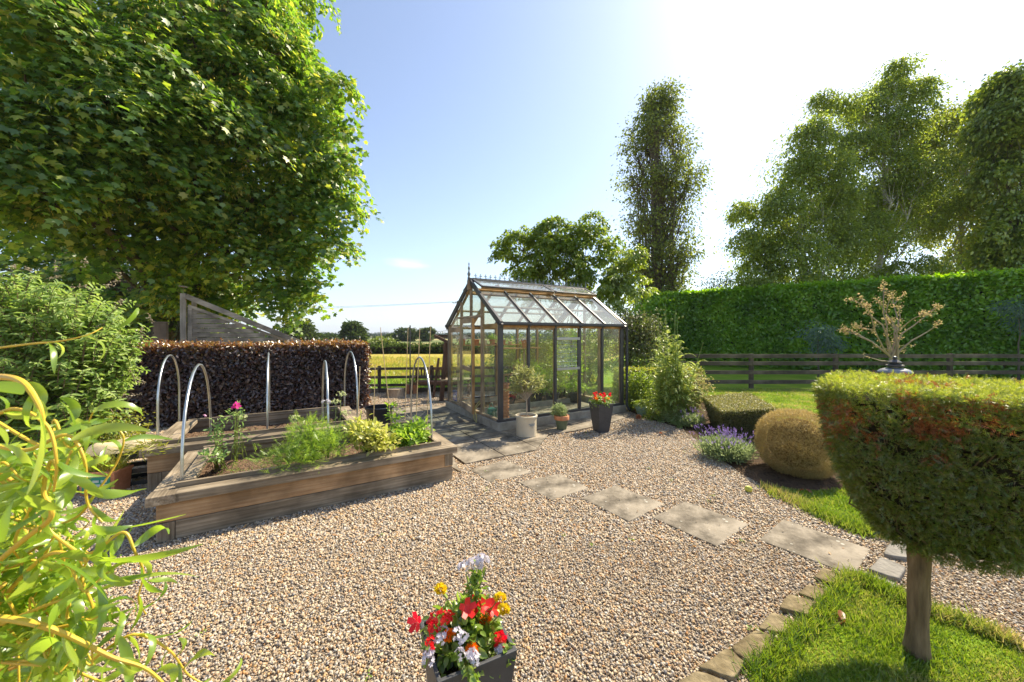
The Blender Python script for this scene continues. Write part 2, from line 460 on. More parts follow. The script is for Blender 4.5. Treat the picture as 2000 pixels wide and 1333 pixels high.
# patio of concrete slabs round the greenhouse
GH0 = np.array([-.221, 6.46, 0])            # near corner of the greenhouse
GL, GW = 3.1, 2.42
def gh(a, b, z=0): return GH0 + U * a + Vv * b + Zz * z
M_slab = pmat('concrete_slab', [(.10, .082, .06), (.20, .17, .13), (.29, .25, .195), (.14, .115, .085)], scale=2.2, rough=.9, bump=.5, bscale=70, spec=.15, bdist=.004, island=.15)
def spots(m, dens=26, col=(.55, .53, .46), thr=.16):
    """pale lichen spots on stone"""
    nt = m.node_tree; pn = [n for n in nt.nodes if n.type == 'BSDF_PRINCIPLED'][0]
    l = pn.inputs['Base Color'].links[0].from_socket
    t = nt.nodes.new('ShaderNodeTexCoord'); v = nt.nodes.new('ShaderNodeTexVoronoi'); v.inputs['Scale'].default_value = dens
    nt.links.new(t.outputs['Object'], v.inputs[0])
    sp = nt.nodes.new('ShaderNodeSeparateColor'); nt.links.new(v.outputs['Color'], sp.inputs[0])
    th = nt.nodes.new('ShaderNodeMath'); th.operation = 'MULTIPLY_ADD'; th.inputs[1].default_value = -.9; th.inputs[2].default_value = thr
    nt.links.new(sp.outputs[0], th.inputs[0])
    c = nt.nodes.new('ShaderNodeMath'); c.operation = 'LESS_THAN'; nt.links.new(v.outputs['Distance'], c.inputs[0]); nt.links.new(th.outputs[0], c.inputs[1])
    f = nt.nodes.new('ShaderNodeMath'); f.operation = 'MULTIPLY'; f.inputs[1].default_value = .6; nt.links.new(c.outputs[0], f.inputs[0])
    mi = nt.nodes.new('ShaderNodeMix'); mi.data_type = 'RGBA'; nt.links.new(f.outputs[0], mi.inputs[0]); nt.links.new(l, mi.inputs[6]); mi.inputs[7].default_value = (*col, 1)
    ns = nt.nodes.new('ShaderNodeTexNoise'); ns.inputs['Scale'].default_value = 4.5; ns.inputs['Detail'].default_value = 9; ns.inputs['Roughness'].default_value = .7
    nt.links.new(t.outputs['Object'], ns.inputs[0])
    ms = nt.nodes.new('ShaderNodeMapRange'); ms.inputs[1].default_value = .36; ms.inputs[2].default_value = .62; ms.inputs[3].default_value = .55; ms.inputs[4].default_value = 1.18
    nt.links.new(ns.outputs['Fac'], ms.inputs[0])
    mk = nt.nodes.new('ShaderNodeMix'); mk.data_type = 'RGBA'; mk.blend_type = 'MULTIPLY'; mk.inputs[0].default_value = 1
    nt.links.new(mi.outputs[2], mk.inputs[6]); nt.links.new(ms.outputs[0], mk.inputs[7]); nt.links.new(mk.outputs[2], pn.inputs['Base Color'])
spots(M_slab, 17, thr=.22)
patio_px = [(882, 893), (905, 910), (1046, 882), (1072, 851), (1120, 845), (1200, 826), (1236, 812)]
patio = [G(*p)[:2] for p in patio_px] + [gh(3.3, .3)[:2], gh(3.2, 2.6)[:2], gh(-.1, 2.7)[:2], gh(-.9, 2.9)[:2], np.array([-3.3, 8.2]), np.array([-2.6, 6.9]), np.array([-1.38, 5.62]), np.array([-1.2, 5.2]), np.array([-.62, 4.5])]
def clip_rect(a0, a1, b0, b1, poly):
    """clip the (convex) slab rectangle given in greenhouse axes; keep it if its centre lies in the polygon"""
    return [gh(a0, b0)[:2], gh(a1, b0)[:2], gh(a1, b1)[:2], gh(a0, b1)[:2]]
mb = MB()
import bmesh
def slab_patio():
    # cut one ngon sheet by grid lines, inset each cell a little for the joints
    me = bpy.data.meshes.new('t'); me.from_pydata([(p[0], p[1], 0) for p in patio], [], [list(range(len(patio)))])
    bm = bmesh.new(); bm.from_mesh(me)
    for k in range(-6, 9):
        for (o, nrm) in ((gh(k * .6, 0), U), (gh(0, k * .6 - .25), Vv)):
            bmesh.ops.bisect_plane(bm, geom=bm.verts[:] + bm.edges[:] + bm.faces[:], plane_co=Vector(o), plane_no=Vector(nrm))
    out = MB()
    for f in bm.faces:
        c = f.calc_center_median(); pts = [c + (v.co - c) * .975 for v in f.verts]
        if f.calc_area() < .01: continue
        dz = random.uniform(-.003, .003)
        out.prism([(p.x, p.y) for p in pts], -.03, .024 + dz)
    bm.free()
    return out
struct(slab_patio().build('patio', M_slab, bevel=.004))
struct(sheet('patio_base', patio, .008, M_soil))

# stepping stones: individual slabs in the gravel
slabs = {
 'slab nearest the patio, in front of the white pot': [(988, 901), (1039, 925), (958, 945), (918, 920)],
 'second slab from the patio': [(1092, 928), (1150, 956), (1077, 980), (1012, 944)],
 'third slab from the patio, in the middle of the line': [(1201, 951), (1298, 987), (1228, 1022), (1136, 976)],
 'fourth slab from the patio, wide and spotted with lichen': [(1338, 982), (1462, 1027), (1400, 1071), (1274, 1014)],
 'largest looking slab, nearest the clipped conifer': [(1530, 1017), (1701, 1077), (1667, 1129), (1482, 1058)],
}
slab_polys = []
for k, (lb, q) in enumerate(slabs.items()):
    poly = [G(*p)[:2] for p in q]; slab_polys.append(poly)
    o = MB().prism(poly, -.03, .016).build('stepping_stone', M_slab, bevel=.006)
    tag(o, 'square concrete stepping slab, ' + lb, 'paving slab', 'stepping slabs laid across the gravel')
# edging stones along the front lawn
M_sand = pmat('sandstone', [(.14, .105, .055), (.23, .18, .10), (.31, .25, .15), (.17, .13, .075)], scale=5, rough=.92, bump=1, bscale=26, spec=.12, bdist=.014, island=.25)
spots(M_sand, 12, (.24, .21, .12), thr=.3)
z7 = lambda x, y: (1350 + x / 3.0769, 900 + y / 3.0769)
edg = [
 ('pale edging stone touching the last slab, at the lawn corner', [(790, 660), (955, 725), (905, 778), (728, 722)]),
 ('small low edging stone, second from the last slab', [(700, 757), (822, 798), (775, 862), (640, 815)]),
 ('tilted edging stone with a dark undercut side, third along the lawn', [(592, 828), (748, 878), (700, 958), (520, 915)]),
 ('half buried edging stone under grass tufts, fourth along the lawn', [(480, 925), (640, 975), (570, 1060), (395, 1030)]),
 ('broad edging stone, second from the bottom of the row', [(385, 1035), (548, 1095), (350, 1245), (222, 1148)]),
 ('long edging stone lowest in the picture', [(215, 1152), (342, 1245), (250, 1340), (35, 1272)]),
 ('edging stone cut by the bottom edge of the picture', [(20, 1285), (225, 1350), (100, 1460), (-120, 1390)]),
 ('dark grey stone behind the conifer trunk, farthest of three', [(1215, 478), (1330, 490), (1330, 615), (1142, 590)]),
 ('grey stone left of the conifer trunk, middle of three', [(1130, 600), (1292, 668), (1255, 750), (1062, 686)]),
 ('shadowed grey stone left of the conifer trunk, nearest of three', [(1040, 694), (1245, 768), (1228, 825), (1020, 760)]),
]
edge_polys = []
M_grey = pmat('grey_stone', [(.15, .14, .125), (.26, .24, .21), (.33, .31, .27)], scale=5, rough=.9, bump=1, bscale=26, spec=.12, bdist=.012)
for i, (lb, q) in enumerate(edg):
    poly = [G(*z7(*p))[:2] for p in q]; edge_polys.append(poly)
    c = sum(poly) / 4
    # densify and roughen the outline
    out = []
    for j in range(4):
        a, b = poly[j], poly[(j + 1) % 4]
        for t in (0.08, .36, .64, .92):
            p = a + (b - a) * t; out.append(p + (c - p) * random.uniform(-.03, .10))
    hgt = [.030, .022, .036, .020, .026, .030, .026, .036, .04, .034][i]
    poly_c = c; poly = [c + (p - c) * 1.22 for p in poly]
    o = MB().prism([tuple(p) for p in out], -.04, hgt).build('edging_stone', M_sand if i < 7 else M_grey, bevel=.014, nseg=3)
    tag(o, lb, 'edging stone', 'rough edging stones round the front lawn')

# ---------------------------------------------------------------- raised bed geometry (needed for the gravel mask)
B1 = np.array([-2.885, 2.985, 0]); B1L, B1W = 2.56, 1.40     # face corners of the front bed
B2 = np.array([-3.93, 3.97, 0]); B2L, B2W = 2.15, 1.42
def rect(o, l, w, m=0): return [(o - U * m - Vv * m)[:2], (o + U * (l + m) - Vv * m)[:2], (o + U * (l + m) + Vv * (w + m))[:2], (o - U * m + Vv * (w + m))[:2]]

# ---------------------------------------------------------------- loose stones of the gravel
def ico():
    t = (1 + 5 ** .5) / 2
    v = np.array([(-1, t, 0), (1, t, 0), (-1, -t, 0), (1, -t, 0), (0, -1, t), (0, 1, t), (0, -1, -t), (0, 1, -t), (t, 0, -1), (t, 0, 1), (-t, 0, -1), (-t, 0, 1)]) / math.sqrt(1 + t * t)
    f = [[0, 11, 5], [0, 5, 1], [0, 1, 7], [0, 7, 10], [0, 10, 11], [1, 5, 9], [5, 11, 4], [11, 10, 2], [10, 7, 6], [7, 1, 8], [3, 9, 4], [3, 4, 2], [3, 2, 6], [3, 6, 8], [3, 8, 9], [4, 9, 5], [2, 4, 11], [6, 2, 10], [8, 6, 7], [9, 8, 1]]
    return v, f
def octa():
    v = np.array([(1, 0, 0), (0, 1, 0), (-1, 0, 0), (0, -1, 0), (.1, 0, 1), (0, .1, -1)], float)
    return v, [[0, 1, 4], [1, 2, 4], [2, 3, 4], [3, 0, 4], [1, 0, 5], [2, 1, 5], [3, 2, 5], [0, 3, 5]]
def cubo():
    v = np.array([(x, y, z) for z in (-.6, .6) for x, y in ((-.8, -.75), (.85, -.6), (.7, .8), (-.75, .65))] + [(0, 0, 1)], float)
    return v, [[0, 1, 5, 4], [1, 2, 6, 5], [2, 3, 7, 6], [3, 0, 4, 7], [4, 5, 8], [5, 6, 8], [6, 7, 8], [7, 4, 8]]
shr = lambda q, k: [sum(q) / len(q) + (p - sum(q) / len(q)) * k for p in q]
excl = [shr(q, .955) for q in slab_polys] + [shr(q, .93) for q in edge_polys] + [patio, lawn_front, lawn_back, border, rect(B1, B1L, B1W, .0), rect(B2, B2L, B2W)]
Zz_ = np.array([0, 0, 1.0])
def stones(dmin, dmax, dens, tm, smin, smax):
    v0, f0 = tm
    area = (dmax - dmin) * 2 * 1.5 * dmax
    n = int(area * dens)
    y = rng.uniform(dmin, dmax, n); x = rng.uniform(-1.5 * dmax, 1.5 * dmax, n)
    k = (np.abs(x) < 1.45 * y + .12) & inpoly(x, y, gravel_poly)
    x, y = x[k], y[k]
    k = np.ones(len(x), bool)
    for e in excl: k &= ~inpoly(x, y, e)
    x, y = x[k], y[k]; n = len(x)
    s = smin + (smax - smin) * rng.random(n) ** 2.0
    z = rng.uniform(.000, .008, n) + s * .15
    q = rng.normal(size=(n, 3)) * .34; q[:, 2] += 1; N = unit(q); D = rdir(n)
    # per-stone irregular shape: perturb template copies
    V, fl, lp = [], None, None
    base = []
    NV = 12
    for t in range(NV):
        base.append(v0 * (1 + rng.normal(size=(len(v0), 1)) * .17) * np.array([1, rng.uniform(.6, .95), rng.uniform(.32, .6)]))
    idx = rng.integers(0, NV, n); Vs = []; Fl = []; Lp = []; off = 0
    for t in range(NV):
        m = idx == t
        V, fl, lp = scatter_mesh((base[t], f0), np.stack([x[m], y[m], z[m]], 1), D[m], N[m], s[m])
        Vs.append(V); Fl.append(fl); Lp.append(lp + off); off += len(V)
    return nmesh(np.concatenate(Vs), np.concatenate(Fl), np.concatenate(Lp)), n
mS, nt, out = newmat('gravel_stone')
p_ = nt.nodes.new('ShaderNodeBsdfPrincipled'); g_ = nt.nodes.new('ShaderNodeNewGeometry'); r_ = rampnode(nt, STONE)
p_.inputs['Roughness'].default_value = .62; p_.inputs['Specular IOR Level'].default_value = .35
nt.links.new(g_.outputs['Random Per Island'], r_.inputs[0])
t_ = nt.nodes.new('ShaderNodeTexCoord'); n_ = nt.nodes.new('ShaderNodeTexNoise'); n_.inputs['Scale'].default_value = 160; n_.inputs['Detail'].default_value = 3
nt.links.new(t_.outputs['Object'], n_.inputs[0])
q_ = nt.nodes.new('ShaderNodeMapRange'); q_.inputs[1].default_value = .3; q_.inputs[2].default_value = .7; q_.inputs[3].default_value = .75; q_.inputs[4].default_value = 1.2
nt.links.new(n_.outputs['Fac'], q_.inputs[0])
mm_ = nt.nodes.new('ShaderNodeMix'); mm_.data_type = 'RGBA'; mm_.blend_type = 'MULTIPLY'; mm_.inputs[0].default_value = 1
nt.links.new(r_.outputs[0], mm_.inputs[6]); nt.links.new(q_.outputs[0], mm_.inputs[7]); nt.links.new(mm_.outputs[2], p_.inputs['Base Color'])
nt.links.new(p_.outputs[0], out.inputs[0])
M_stone = mS
me, n1 = stones(1.1, 3.0, 9500, ico(), .0042, .0135); tag(link('gravel_stones', me, M_stone), kind='stuff')
me, n2 = stones(3.0, 6.0, 7000, cubo(), .0050, .0145); tag(link('gravel_stones', me, M_stone), kind='stuff')
me, n3 = stones(6.0, 11, 2300, cubo(), .008, .016); tag(link('gravel_stones', me, M_stone), kind='stuff')
# stones kicked up on the slabs, and leaf litter and weeds in the gravel
xs0, v0s = [], ico()
Q = []
for q in slab_polys + [patio]:
    n = 26 if q is not patio else 150
    lo = np.min(np.array(q), 0); hi = np.max(np.array(q), 0); k = rng.random((n, 2)) * (hi - lo) + lo; Q.append(k[inpoly(k[:, 0], k[:, 1], q)])
Q = np.concatenate(Q); n = len(Q)
V, fl, lp = scatter_mesh((v0s[0] * np.array([1, .8, .5]), v0s[1]), np.concatenate([Q, np.full((n, 1), .026)], 1), rdir(n) * np.array([1, 1, .1]), rdir(n) * .2 + Zz_, .0035 + .006 * rng.random(n))
tag(link('gravel_stones', nmesh(V, fl, lp), M_stone), kind='stuff')
def litter(name, n, mat, tm, size, up):
    y = rng.uniform(1.3, 9, n); x = rng.uniform(-6, 6, n); k = inpoly(x, y, gravel_poly) & (np.abs(x) < 1.42 * y)
    for e in [rect(B1, B1L, B1W), rect(B2, B2L, B2W), patio, lawn_front, lawn_back]: k &= ~inpoly(x, y, e)
    x, y = x[k], y[k]; q = np.repeat(np.stack([x, y, np.full(len(x), .018)], 1), up, 0); q = q + rng.normal(size=q.shape) * (np.array([.012, .012, .004]) if up > 1 else 0)
    m_ = len(q); tag(scatter(name, tm, q, rdir(m_) * np.array([1, 1, .3]) + (Zz_ * .5 if up > 1 else 0), rdir(m_) * .4 + Zz_, size * (.5 + rng.random(m_)), mat), kind='stuff')
litter('leaf_litter', 420, leafmat('litter', [(.35, .16, .05), (.45, .27, .10), (.30, .20, .10)], trans=.2, gloss=.03), T_OVAL, .024, 1)
litter('gravel_weeds', 110, leafmat('weed', [(.14, .26, .03), (.26, .36, .06)], trans=.4, gloss=.03), T_OVAL, .016, 7)

# ---------------------------------------------------------------- grass blades
M_grass = leafmat('grass', [(.09, .17, .012), (.14, .23, .018), (.20, .27, .03), (.30, .30, .07), (.42, .33, .14)], trans=.40, gloss=.05, nscale=1.6)
M_wild = leafmat('wild_grass', [(.22, .30, .04), (.38, .36, .07), (.48, .38, .12)], trans=.4, gloss=.03, nscale=.7)
def grass(name, poly, n, h0, h1, wid, mat, excl=(), box=None, tilt=.55, z0=.008, kind='stuff'):
    xs = [p[0] for p in poly]; ys = [p[1] for p in poly]
    b = box or (min(xs), max(xs), min(ys), max(ys))
    x = rng.uniform(b[0], b[1], n); y = rng.uniform(b[2], b[3], n)
    k = inpoly(x, y, poly) & (np.abs(x) < 1.45 * y + .3)
    for e in excl: k &= ~inpoly(x, y, e)
    x, y = x[k], y[k]; n = len(x)
    cl = .75 + .35 * np.sin(x * 7 + np.sin(y * 5)) * np.sin(y * 6.3 + 1.3)
    l = (h0 + (h1 - h0) * rng.random(n) ** 1.6) * cl
    D = rng.normal(size=(n, 3)) * tilt; D[:, 2] = 1; N = rdir(n); 
    o = scatter(name, T_BLADE, np.stack([x, y, np.full(n, z0)], 1), D, N, np.stack([l, np.full(n, wid), l], 1), mat)
    return tag(o, kind=kind)
grass('grass', lawn_front, 110000, .02, .062, .085, M_grass, box=(.8, 3.4, 1.2, 2.9))
grass('grass', lawn_back, 75000, .03, .08, .11, M_grass, excl=[border], box=(2.0, 5.6, 2.4, 5.2), z0=.006)
grass('grass', lawn_back, 90000, .03, .065, .22, M_grass, excl=[border], box=(2.6, 12, 5.2, 11.5), z0=.006)
# tufts creeping along the edging and border
def edge_tufts(pts, n, spread, h, wid=.1):
    pts = np.array(pts); k = rng.integers(0, len(pts) - 1, n); t = rng.random((n, 1))
    p = pts[k] + (pts[k + 1] - pts[k]) * t + rng.normal(size=(n, 2)) * spread
    l = h * (.4 + rng.random(n))
    D = rng.normal(size=(n, 3)) * .6; D[:, 2] = 1
    tag(scatter('grass', T_BLADE, np.concatenate([p, np.full((n, 1), .01)], 1), D, rdir(n), np.stack([l, np.full(n, wid), l], 1), M_grass), kind='stuff')
edge_tufts([p for p in lawn_front[:10]], 5000, .035, .07, .09)
edge_tufts([p for p in lawn_back[6:13]], 5000, .05, .07, .11)
# long grass and nettles in front of the field fence
grass('tall_grass', [(-6, 10.95), (0, 12.2), (0, 14.5), (-6, 13.5)], 16000, .10, .38, .35, leafmat('meadow_green', [(.16, .30, .03), (.25, .40, .05), (.38, .42, .09)], trans=.45, gloss=.04), tilt=.35, z0=-.01)
grass('meadow_grass', [(-9, 13), (3, 13), (5, 26), (-13, 26)], 60000, .12, .4, .5, M_wild, tilt=.35, z0=-.012)
# ================================================================ WOOD
WC = [(.08, .058, .038), (.22, .172, .115), (.38, .31, .22), (.15, .115, .075)]
WN = [(.20, .115, .055), (.38, .235, .12), (.50, .34, .19), (.26, .16, .08)]
MWu, MWv, MWz, MWx = [wood('weathered_wood_' + a, WC, a) for a in 'uvzx']
MFu, MFv = wood('fresh_wood_u', WN, 'u'), wood('fresh_wood_v', WN, 'v')
WD = [(.065, .05, .038), (.13, .10, .075), (.18, .145, .11)]
MDx, MDz = wood('dark_wood_x', WD, 'x'), wood('dark_wood_z', WD, 'z')
WG = [(.22, .19, .15), (.36, .31, .25), (.44, .385, .31)]
MGu, MGz = wood('grey_wood_u', WG, 'u'), wood('grey_wood_z', WG, 'z')

# ---------------------------------------------------------------- raised beds
def raised_bed(o, L, Wd, top, label, nb=2):
    c = o + U * L / 2 + Vv * Wd / 2
    root = thing('raised_bed', c, label, 'raised bed', 'timber raised vegetable beds')
    ct = .075; cw = .155; wallh = top - ct; bh = wallh / nb; th = .06
    def pt(a, b, z): return o + U * a + Vv * b + Zz * z
    for k in range(nb):
        z = bh * (k + .5); hh = bh - .004
        jog = .12 if k % 2 == 0 else 0
        # corner blocks swap sides from course to course
        MB().box(pt(L / 2 + jog / 2, th / 2 + .001 * k, z), (L - jog, th, hh), TH).build('front_board', MFu if k else MWu, root, bevel=.004)
        if jog: MB().box(pt(jog / 2 - .001, th / 2, z), (jog - .006, th - .004, hh - .004), TH).build('corner_block', MWz, root, bevel=.004)
        MB().box(pt(L / 2, Wd - th / 2, z), (L, th, hh), TH).build('back_board', MWu, root, bevel=.004)
        for a, nm in ((th / 2, 'end_board'), (L - th / 2, 'end_board')):
            MB().box(pt(a, Wd / 2, z), (th, Wd - 2 * th - .004, hh), TH).build(nm, MFv if k else MWv, root, bevel=.004)
    MB().box(pt(L - .05, -.004, wallh - .075), (.095, .02, .14), TH).build('corner_block', MWz, root, bevel=.003)
    z = top - ct / 2; ov = .045
    ends = .17
    MB().box(pt((L + ends) / 2, -ov + cw / 2, z), (L - ends + 2 * ov, cw, ct), TH).build('capping', MWu, root, bevel=.006)
    MB().box(pt(-ov + ends / 2 + .01, -ov + cw / 2, z - .002), (ends + .04, cw, ct), TH).build('capping', MWv, root, bevel=.006)
    MB().box(pt(L / 2, Wd + ov - cw / 2, z), (L + 2 * ov, cw, ct), TH).build('capping', MWu, root, bevel=.006)
    for a in (-ov + cw / 2, L + ov - cw / 2):
        MB().box(pt(a, Wd / 2, z - .001), (cw, Wd + 2 * ov - 2 * cw - .006, ct), TH).build('capping', MWv, root, bevel=.006)
    # upper inner kerb strips standing on the capping
    for (a0, a1, b) in ((.10, L - .10, cw - ov + .0), (.10, L - .10, Wd - cw + ov - .0)):
        MB().box(pt((a0 + a1) / 2, b, top + .022), (a1 - a0, .035, .045), TH).build('inner_rail', MWu, root, bevel=.003)
    MB().box(pt(cw + .01, Wd / 2, top + .018), (.10, Wd - .34, .05), TH).build('inner_rail', MWv, root, bevel=.005)
    MB().box(pt(L - cw + .01, Wd / 2, top + .018), (.03, Wd - .34, .04), TH).build('inner_rail', MWv, root, bevel=.003)
    # inner boards seen over the soil
    for b in (th + .02, Wd - th - .02):
        for zz in (top - ct - .03, top - ct - .14):
            MB().box(pt(L / 2, b, zz), (L - 2 * th - .02, .03, .10), TH).build('inner_board', MWu, root, bevel=.003)
    # soil surface: a lumpy grid
    nx, ny = 60, 36; V = []; Fs = []
    zs = top - .15
    for j in range(ny + 1):
        for i in range(nx + 1):
            p = pt(th + .01 + (L - 2 * th - .02) * i / nx, th + .01 + (Wd - 2 * th - .02) * j / ny, zs + random.uniform(-.012, .012) + .02 * math.sin(i * .35) * math.cos(j * .4))
            V.append(p)
    for j in range(ny):
        for i in range(nx):
            a = j * (nx + 1) + i; Fs.append([a, a + 1, a + nx + 2, a + nx + 1])
    m = MB(); m.add(V, Fs); m.build('soil', M_bedsoil, root)
    return root, pt
bed1, bp1 = raised_bed(B1, B1L, B1W, .40, 'long weathered timber raised bed in front, full of feathery green plants and canes')
bed2, bp2 = raised_bed(B2, B2L, B2W, .47, 'rear timber raised bed against the purple hedge, mostly bare soil')

# hoops
M_galv = pmat('galvanised_tube', [(.42, .44, .44), (.60, .62, .61)], scale=12, rough=.28, bump=0, metallic=.85, spec=.5)
def hoop(pa, pb, zb, ztop, label):
    pa = np.array(pa, float); pb = np.array(pb, float); c = (pa + pb) / 2; w = np.linalg.norm(pb - pa) / 2; d = (pb - pa) / (2 * w)
    pts = []
    zr = ztop - w
    for t in (0, .25, .5, .75): pts.append(pa + Zz * (zb + (zr - zb) * t))
    for k in range(0, 17):
        a = math.pi - math.pi * k / 16; pts.append(c + d * w * math.cos(a) + Zz * (zr + w * math.sin(a)))
    for t in (.75, .5, .25, 0): pts.append(pb + Zz * (zb + (zr - zb) * t))
    m = MB(); m.tube(pts, .0125, 10)
    m.tube([pa + Zz * (zr - .28), pa + Zz * (zr - .20)], .0148, 10)
    o = m.build('tunnel_hoop', M_galv, smooth=True)
    tag(o, label, 'metal hoop', 'galvanised tunnel hoops standing in the raised beds')
def onb(px, py, z): return Gz(px, py, z) * np.array([1, 1, 0])
hoop(onb(355, 945, .40), onb(411, 855, .40), .28, 1.38, 'galvanised hoop over the left end of the front bed, nearest the camera')
hoop(onb(641, 892, .38), onb(630, 838, .38), .25, 1.37, 'galvanised hoop seen nearly edge on behind the feathery plant, middle of the front bed')
hoop(onb(843, 863, .40), onb(803, 812, .40), .28, 1.38, 'galvanised hoop at the right end of the front bed, among the canes')
hoop(onb(308, 850, .47), onb(350, 822, .42), .33, 1.42, 'galvanised hoop over the left end of the rear bed')
hoop(onb(522, 838, .45), onb(526, 805, .40), .30, 1.42, 'galvanised hoop in the middle of the rear bed, its legs almost in line')
hoop(onb(698, 818, .45), onb(673, 795, .40), .30, 1.42, 'galvanised hoop at the right end of the rear bed against the hedge')

# canes
M_cane = pmat('bamboo', [(.36, .25, .13), (.52, .38, .21), (.60, .46, .28)], scale=12, rough=.55, bump=.1)
def cane(x0, y0, x1, y1, label, z0=.28, r=.0055, dd=0):
    a = Gz(x0, y0, z0 + .05); d = a[1]; b = P(x1, y1, d + dd)
    a2 = a + (a - b) * .12
    pts = [a2 + (b - a2) * t for t in np.linspace(0, 1, 9)]
    m = MB(); m.tube(pts, [r * (1.1 - .35 * t) for t in np.linspace(0, 1, 9)], 7)
    for t in np.linspace(.1, .95, 9):
        c = a2 + (b - a2) * t; q = unit(b - a2); m.tube([c - q * .003, c + q * .003], r * 1.28, 7)
    tag(m.build('bamboo_cane', M_cane, smooth=True), label, 'garden cane', 'bamboo canes in the front bed')
cane(728, 875, 733, 712, 'short upright cane in the front bed, left of the black tub')
cane(768, 864, 743, 640, 'tall cane leaning left beside the bean plants')
cane(790, 840, 797, 640, 'thin cane between the leaning cane and the right hoop')
cane(811, 862, 820, 641, 'tall cane inside the right hoop, first of the two')
cane(833, 862, 841, 637, 'tall cane crossing the top of the right hoop, rightmost cane')
cane(697, 860, 703, 716, 'short thick cane against the right edge of the purple hedge', dd=.3)
# string netting between canes
m = MB()
for (a, b) in (((770, 800), (835, 862)), ((770, 850), (830, 805)), ((768, 826), (812, 868)), ((780, 866), (835, 822)), ((790, 806), (842, 850)), ((768, 812), (840, 838))):
    pa = Gz(a[0], a[1], .5); pb = Gz(b[0], b[1], .38); pa[1] = 4.55; pb[1] = 4.5
    pa = P(a[0], a[1], 4.55); pb = P(b[0], b[1], 4.45)
    m.tube([pa, (pa + pb) / 2 + np.array([0, 0, -.012]), pb], .0018, 5)
tag(m.build('string_netting', pmat('jute', [(.5, .42, .3), (.65, .58, .45)], bump=0)), 'loose string netting tied between the canes at the right end of the front bed', 'plant netting')

# ---------------------------------------------------------------- greenhouse
M_dark = pmat('grey_paint', [(.050, .048, .050), (.070, .067, .068)], scale=8, rough=.42, bump=.08, spec=.5)
M_cedar = wood('cedar', [(.34, .18, .07), (.48, .27, .11), (.56, .34, .15)], 'z')
M_oldced = wood('greyed_cedar', [(.25, .18, .115), (.38, .285, .19), (.47, .36, .25)], 'z')
M_conc = pmat('concrete', [(.22, .20, .165), (.36, .33, .27), (.46, .43, .36)], scale=4, rough=.92, bump=.7, bscale=30, spec=.1, bdist=.01)
def glassmat(name, dirt, tint=(.95, .98, .96), dcol=(.75, .77, .72), dscale=3.5, refl=1.0):
    m, nt, out = newmat(name)
    tr = nt.nodes.new('ShaderNodeBsdfTransparent'); tr.inputs[0].default_value = (*tint, 1)
    gl = nt.nodes.new('ShaderNodeBsdfGlossy'); gl.inputs['Roughness'].default_value = .02; gl.inputs['Color'].default_value = (refl, refl, refl, 1)
    fr = nt.nodes.new('ShaderNodeFresnel'); fr.inputs['IOR'].default_value = 1.5
    a = nt.nodes.new('ShaderNodeMixShader'); gm = nt.nodes.new('ShaderNodeNewGeometry'); fb = nt.nodes.new('ShaderNodeMath'); fb.operation = 'SUBTRACT'; fb.use_clamp = True
    nt.links.new(fr.outputs[0], fb.inputs[0]); nt.links.new(gm.outputs['Backfacing'], fb.inputs[1]); nt.links.new(fb.outputs[0], a.inputs[0]); nt.links.new(tr.outputs[0], a.inputs[1]); nt.links.new(gl.outputs[0], a.inputs[2])
    di = nt.nodes.new('ShaderNodeBsdfDiffuse'); di.inputs[0].default_value = (*dcol, 1); tl = nt.nodes.new('ShaderNodeBsdfTranslucent'); tl.inputs[0].default_value = (*dcol, 1)
    b = nt.nodes.new('ShaderNodeMixShader'); b.inputs[0].default_value = .5; nt.links.new(di.outputs[0], b.inputs[1]); nt.links.new(tl.outputs[0], b.inputs[2])
    t = nt.nodes.new('ShaderNodeTexCoord'); n = nt.nodes.new('ShaderNodeTexNoise'); n.inputs['Scale'].default_value = dscale; n.inputs['Detail'].default_value = 7
    nt.links.new(t.outputs['Object'], n.inputs[0])
    mr = nt.nodes.new('ShaderNodeMapRange'); mr.inputs[1].default_value = .35; mr.inputs[2].default_value = .7; mr.inputs[3].default_value = dirt[0]; mr.inputs[4].default_value = dirt[1]
    nt.links.new(n.outputs['Fac'], mr.inputs[0])
    c = nt.nodes.new('ShaderNodeMixShader'); nt.links.new(mr.outputs[0], c.inputs[0]); nt.links.new(a.outputs[0], c.inputs[1]); nt.links.new(b.outputs[0], c.inputs[2])
    nt.links.new(c.outputs[0], out.inputs[0])
    return m
M_glass = glassmat('window_glass', (.02, .08), dcol=(.62, .60, .48))
M_rglass = glassmat('roof_glass', (.14, .32), dcol=(.60, .63, .60), dscale=2.4)
ZS, ZE, ZR = .165, 1.89, 2.77
g = thing('greenhouse', gh(GL / 2, GW / 2), 'timber greenhouse with dark grey frame, pitched glass roof and ornate ridge cresting', 'greenhouse')
def slab3(c4, t, nrm):
    """a thin pane from 4 corner points"""
    nrm = np.array(nrm, float); a = [np.array(p) + nrm * t / 2 for p in c4]; b = [np.array(p) - nrm * t / 2 for p in c4]
    n = len(c4)
    m = MB(); m.add(a + b, [list(range(n)), [n + i for i in range(n)][::-1]] + [[i, n + i, n + (i + 1) % n, (i + 1) % n] for i in range(n)])
    return m
# plinth
m = MB(); pw = .12; e = .05
m.box(gh(GL / 2, -e + pw / 2, ZS / 2 - .015), (GL + 2 * e, pw, ZS + .03 - .004), TH)
m.box(gh(GL / 2, GW + e - pw / 2, ZS / 2 - .015), (GL + 2 * e, pw, ZS + .03 - .004), TH)
for a in (-e + pw / 2, GL + e - pw / 2): m.box(gh(a, GW / 2, ZS / 2 - .017), (pw, GW + 2 * e - 2 * pw, ZS + .03 - .004), TH)
m.build('plinth', M_conc, g, bevel=.01)
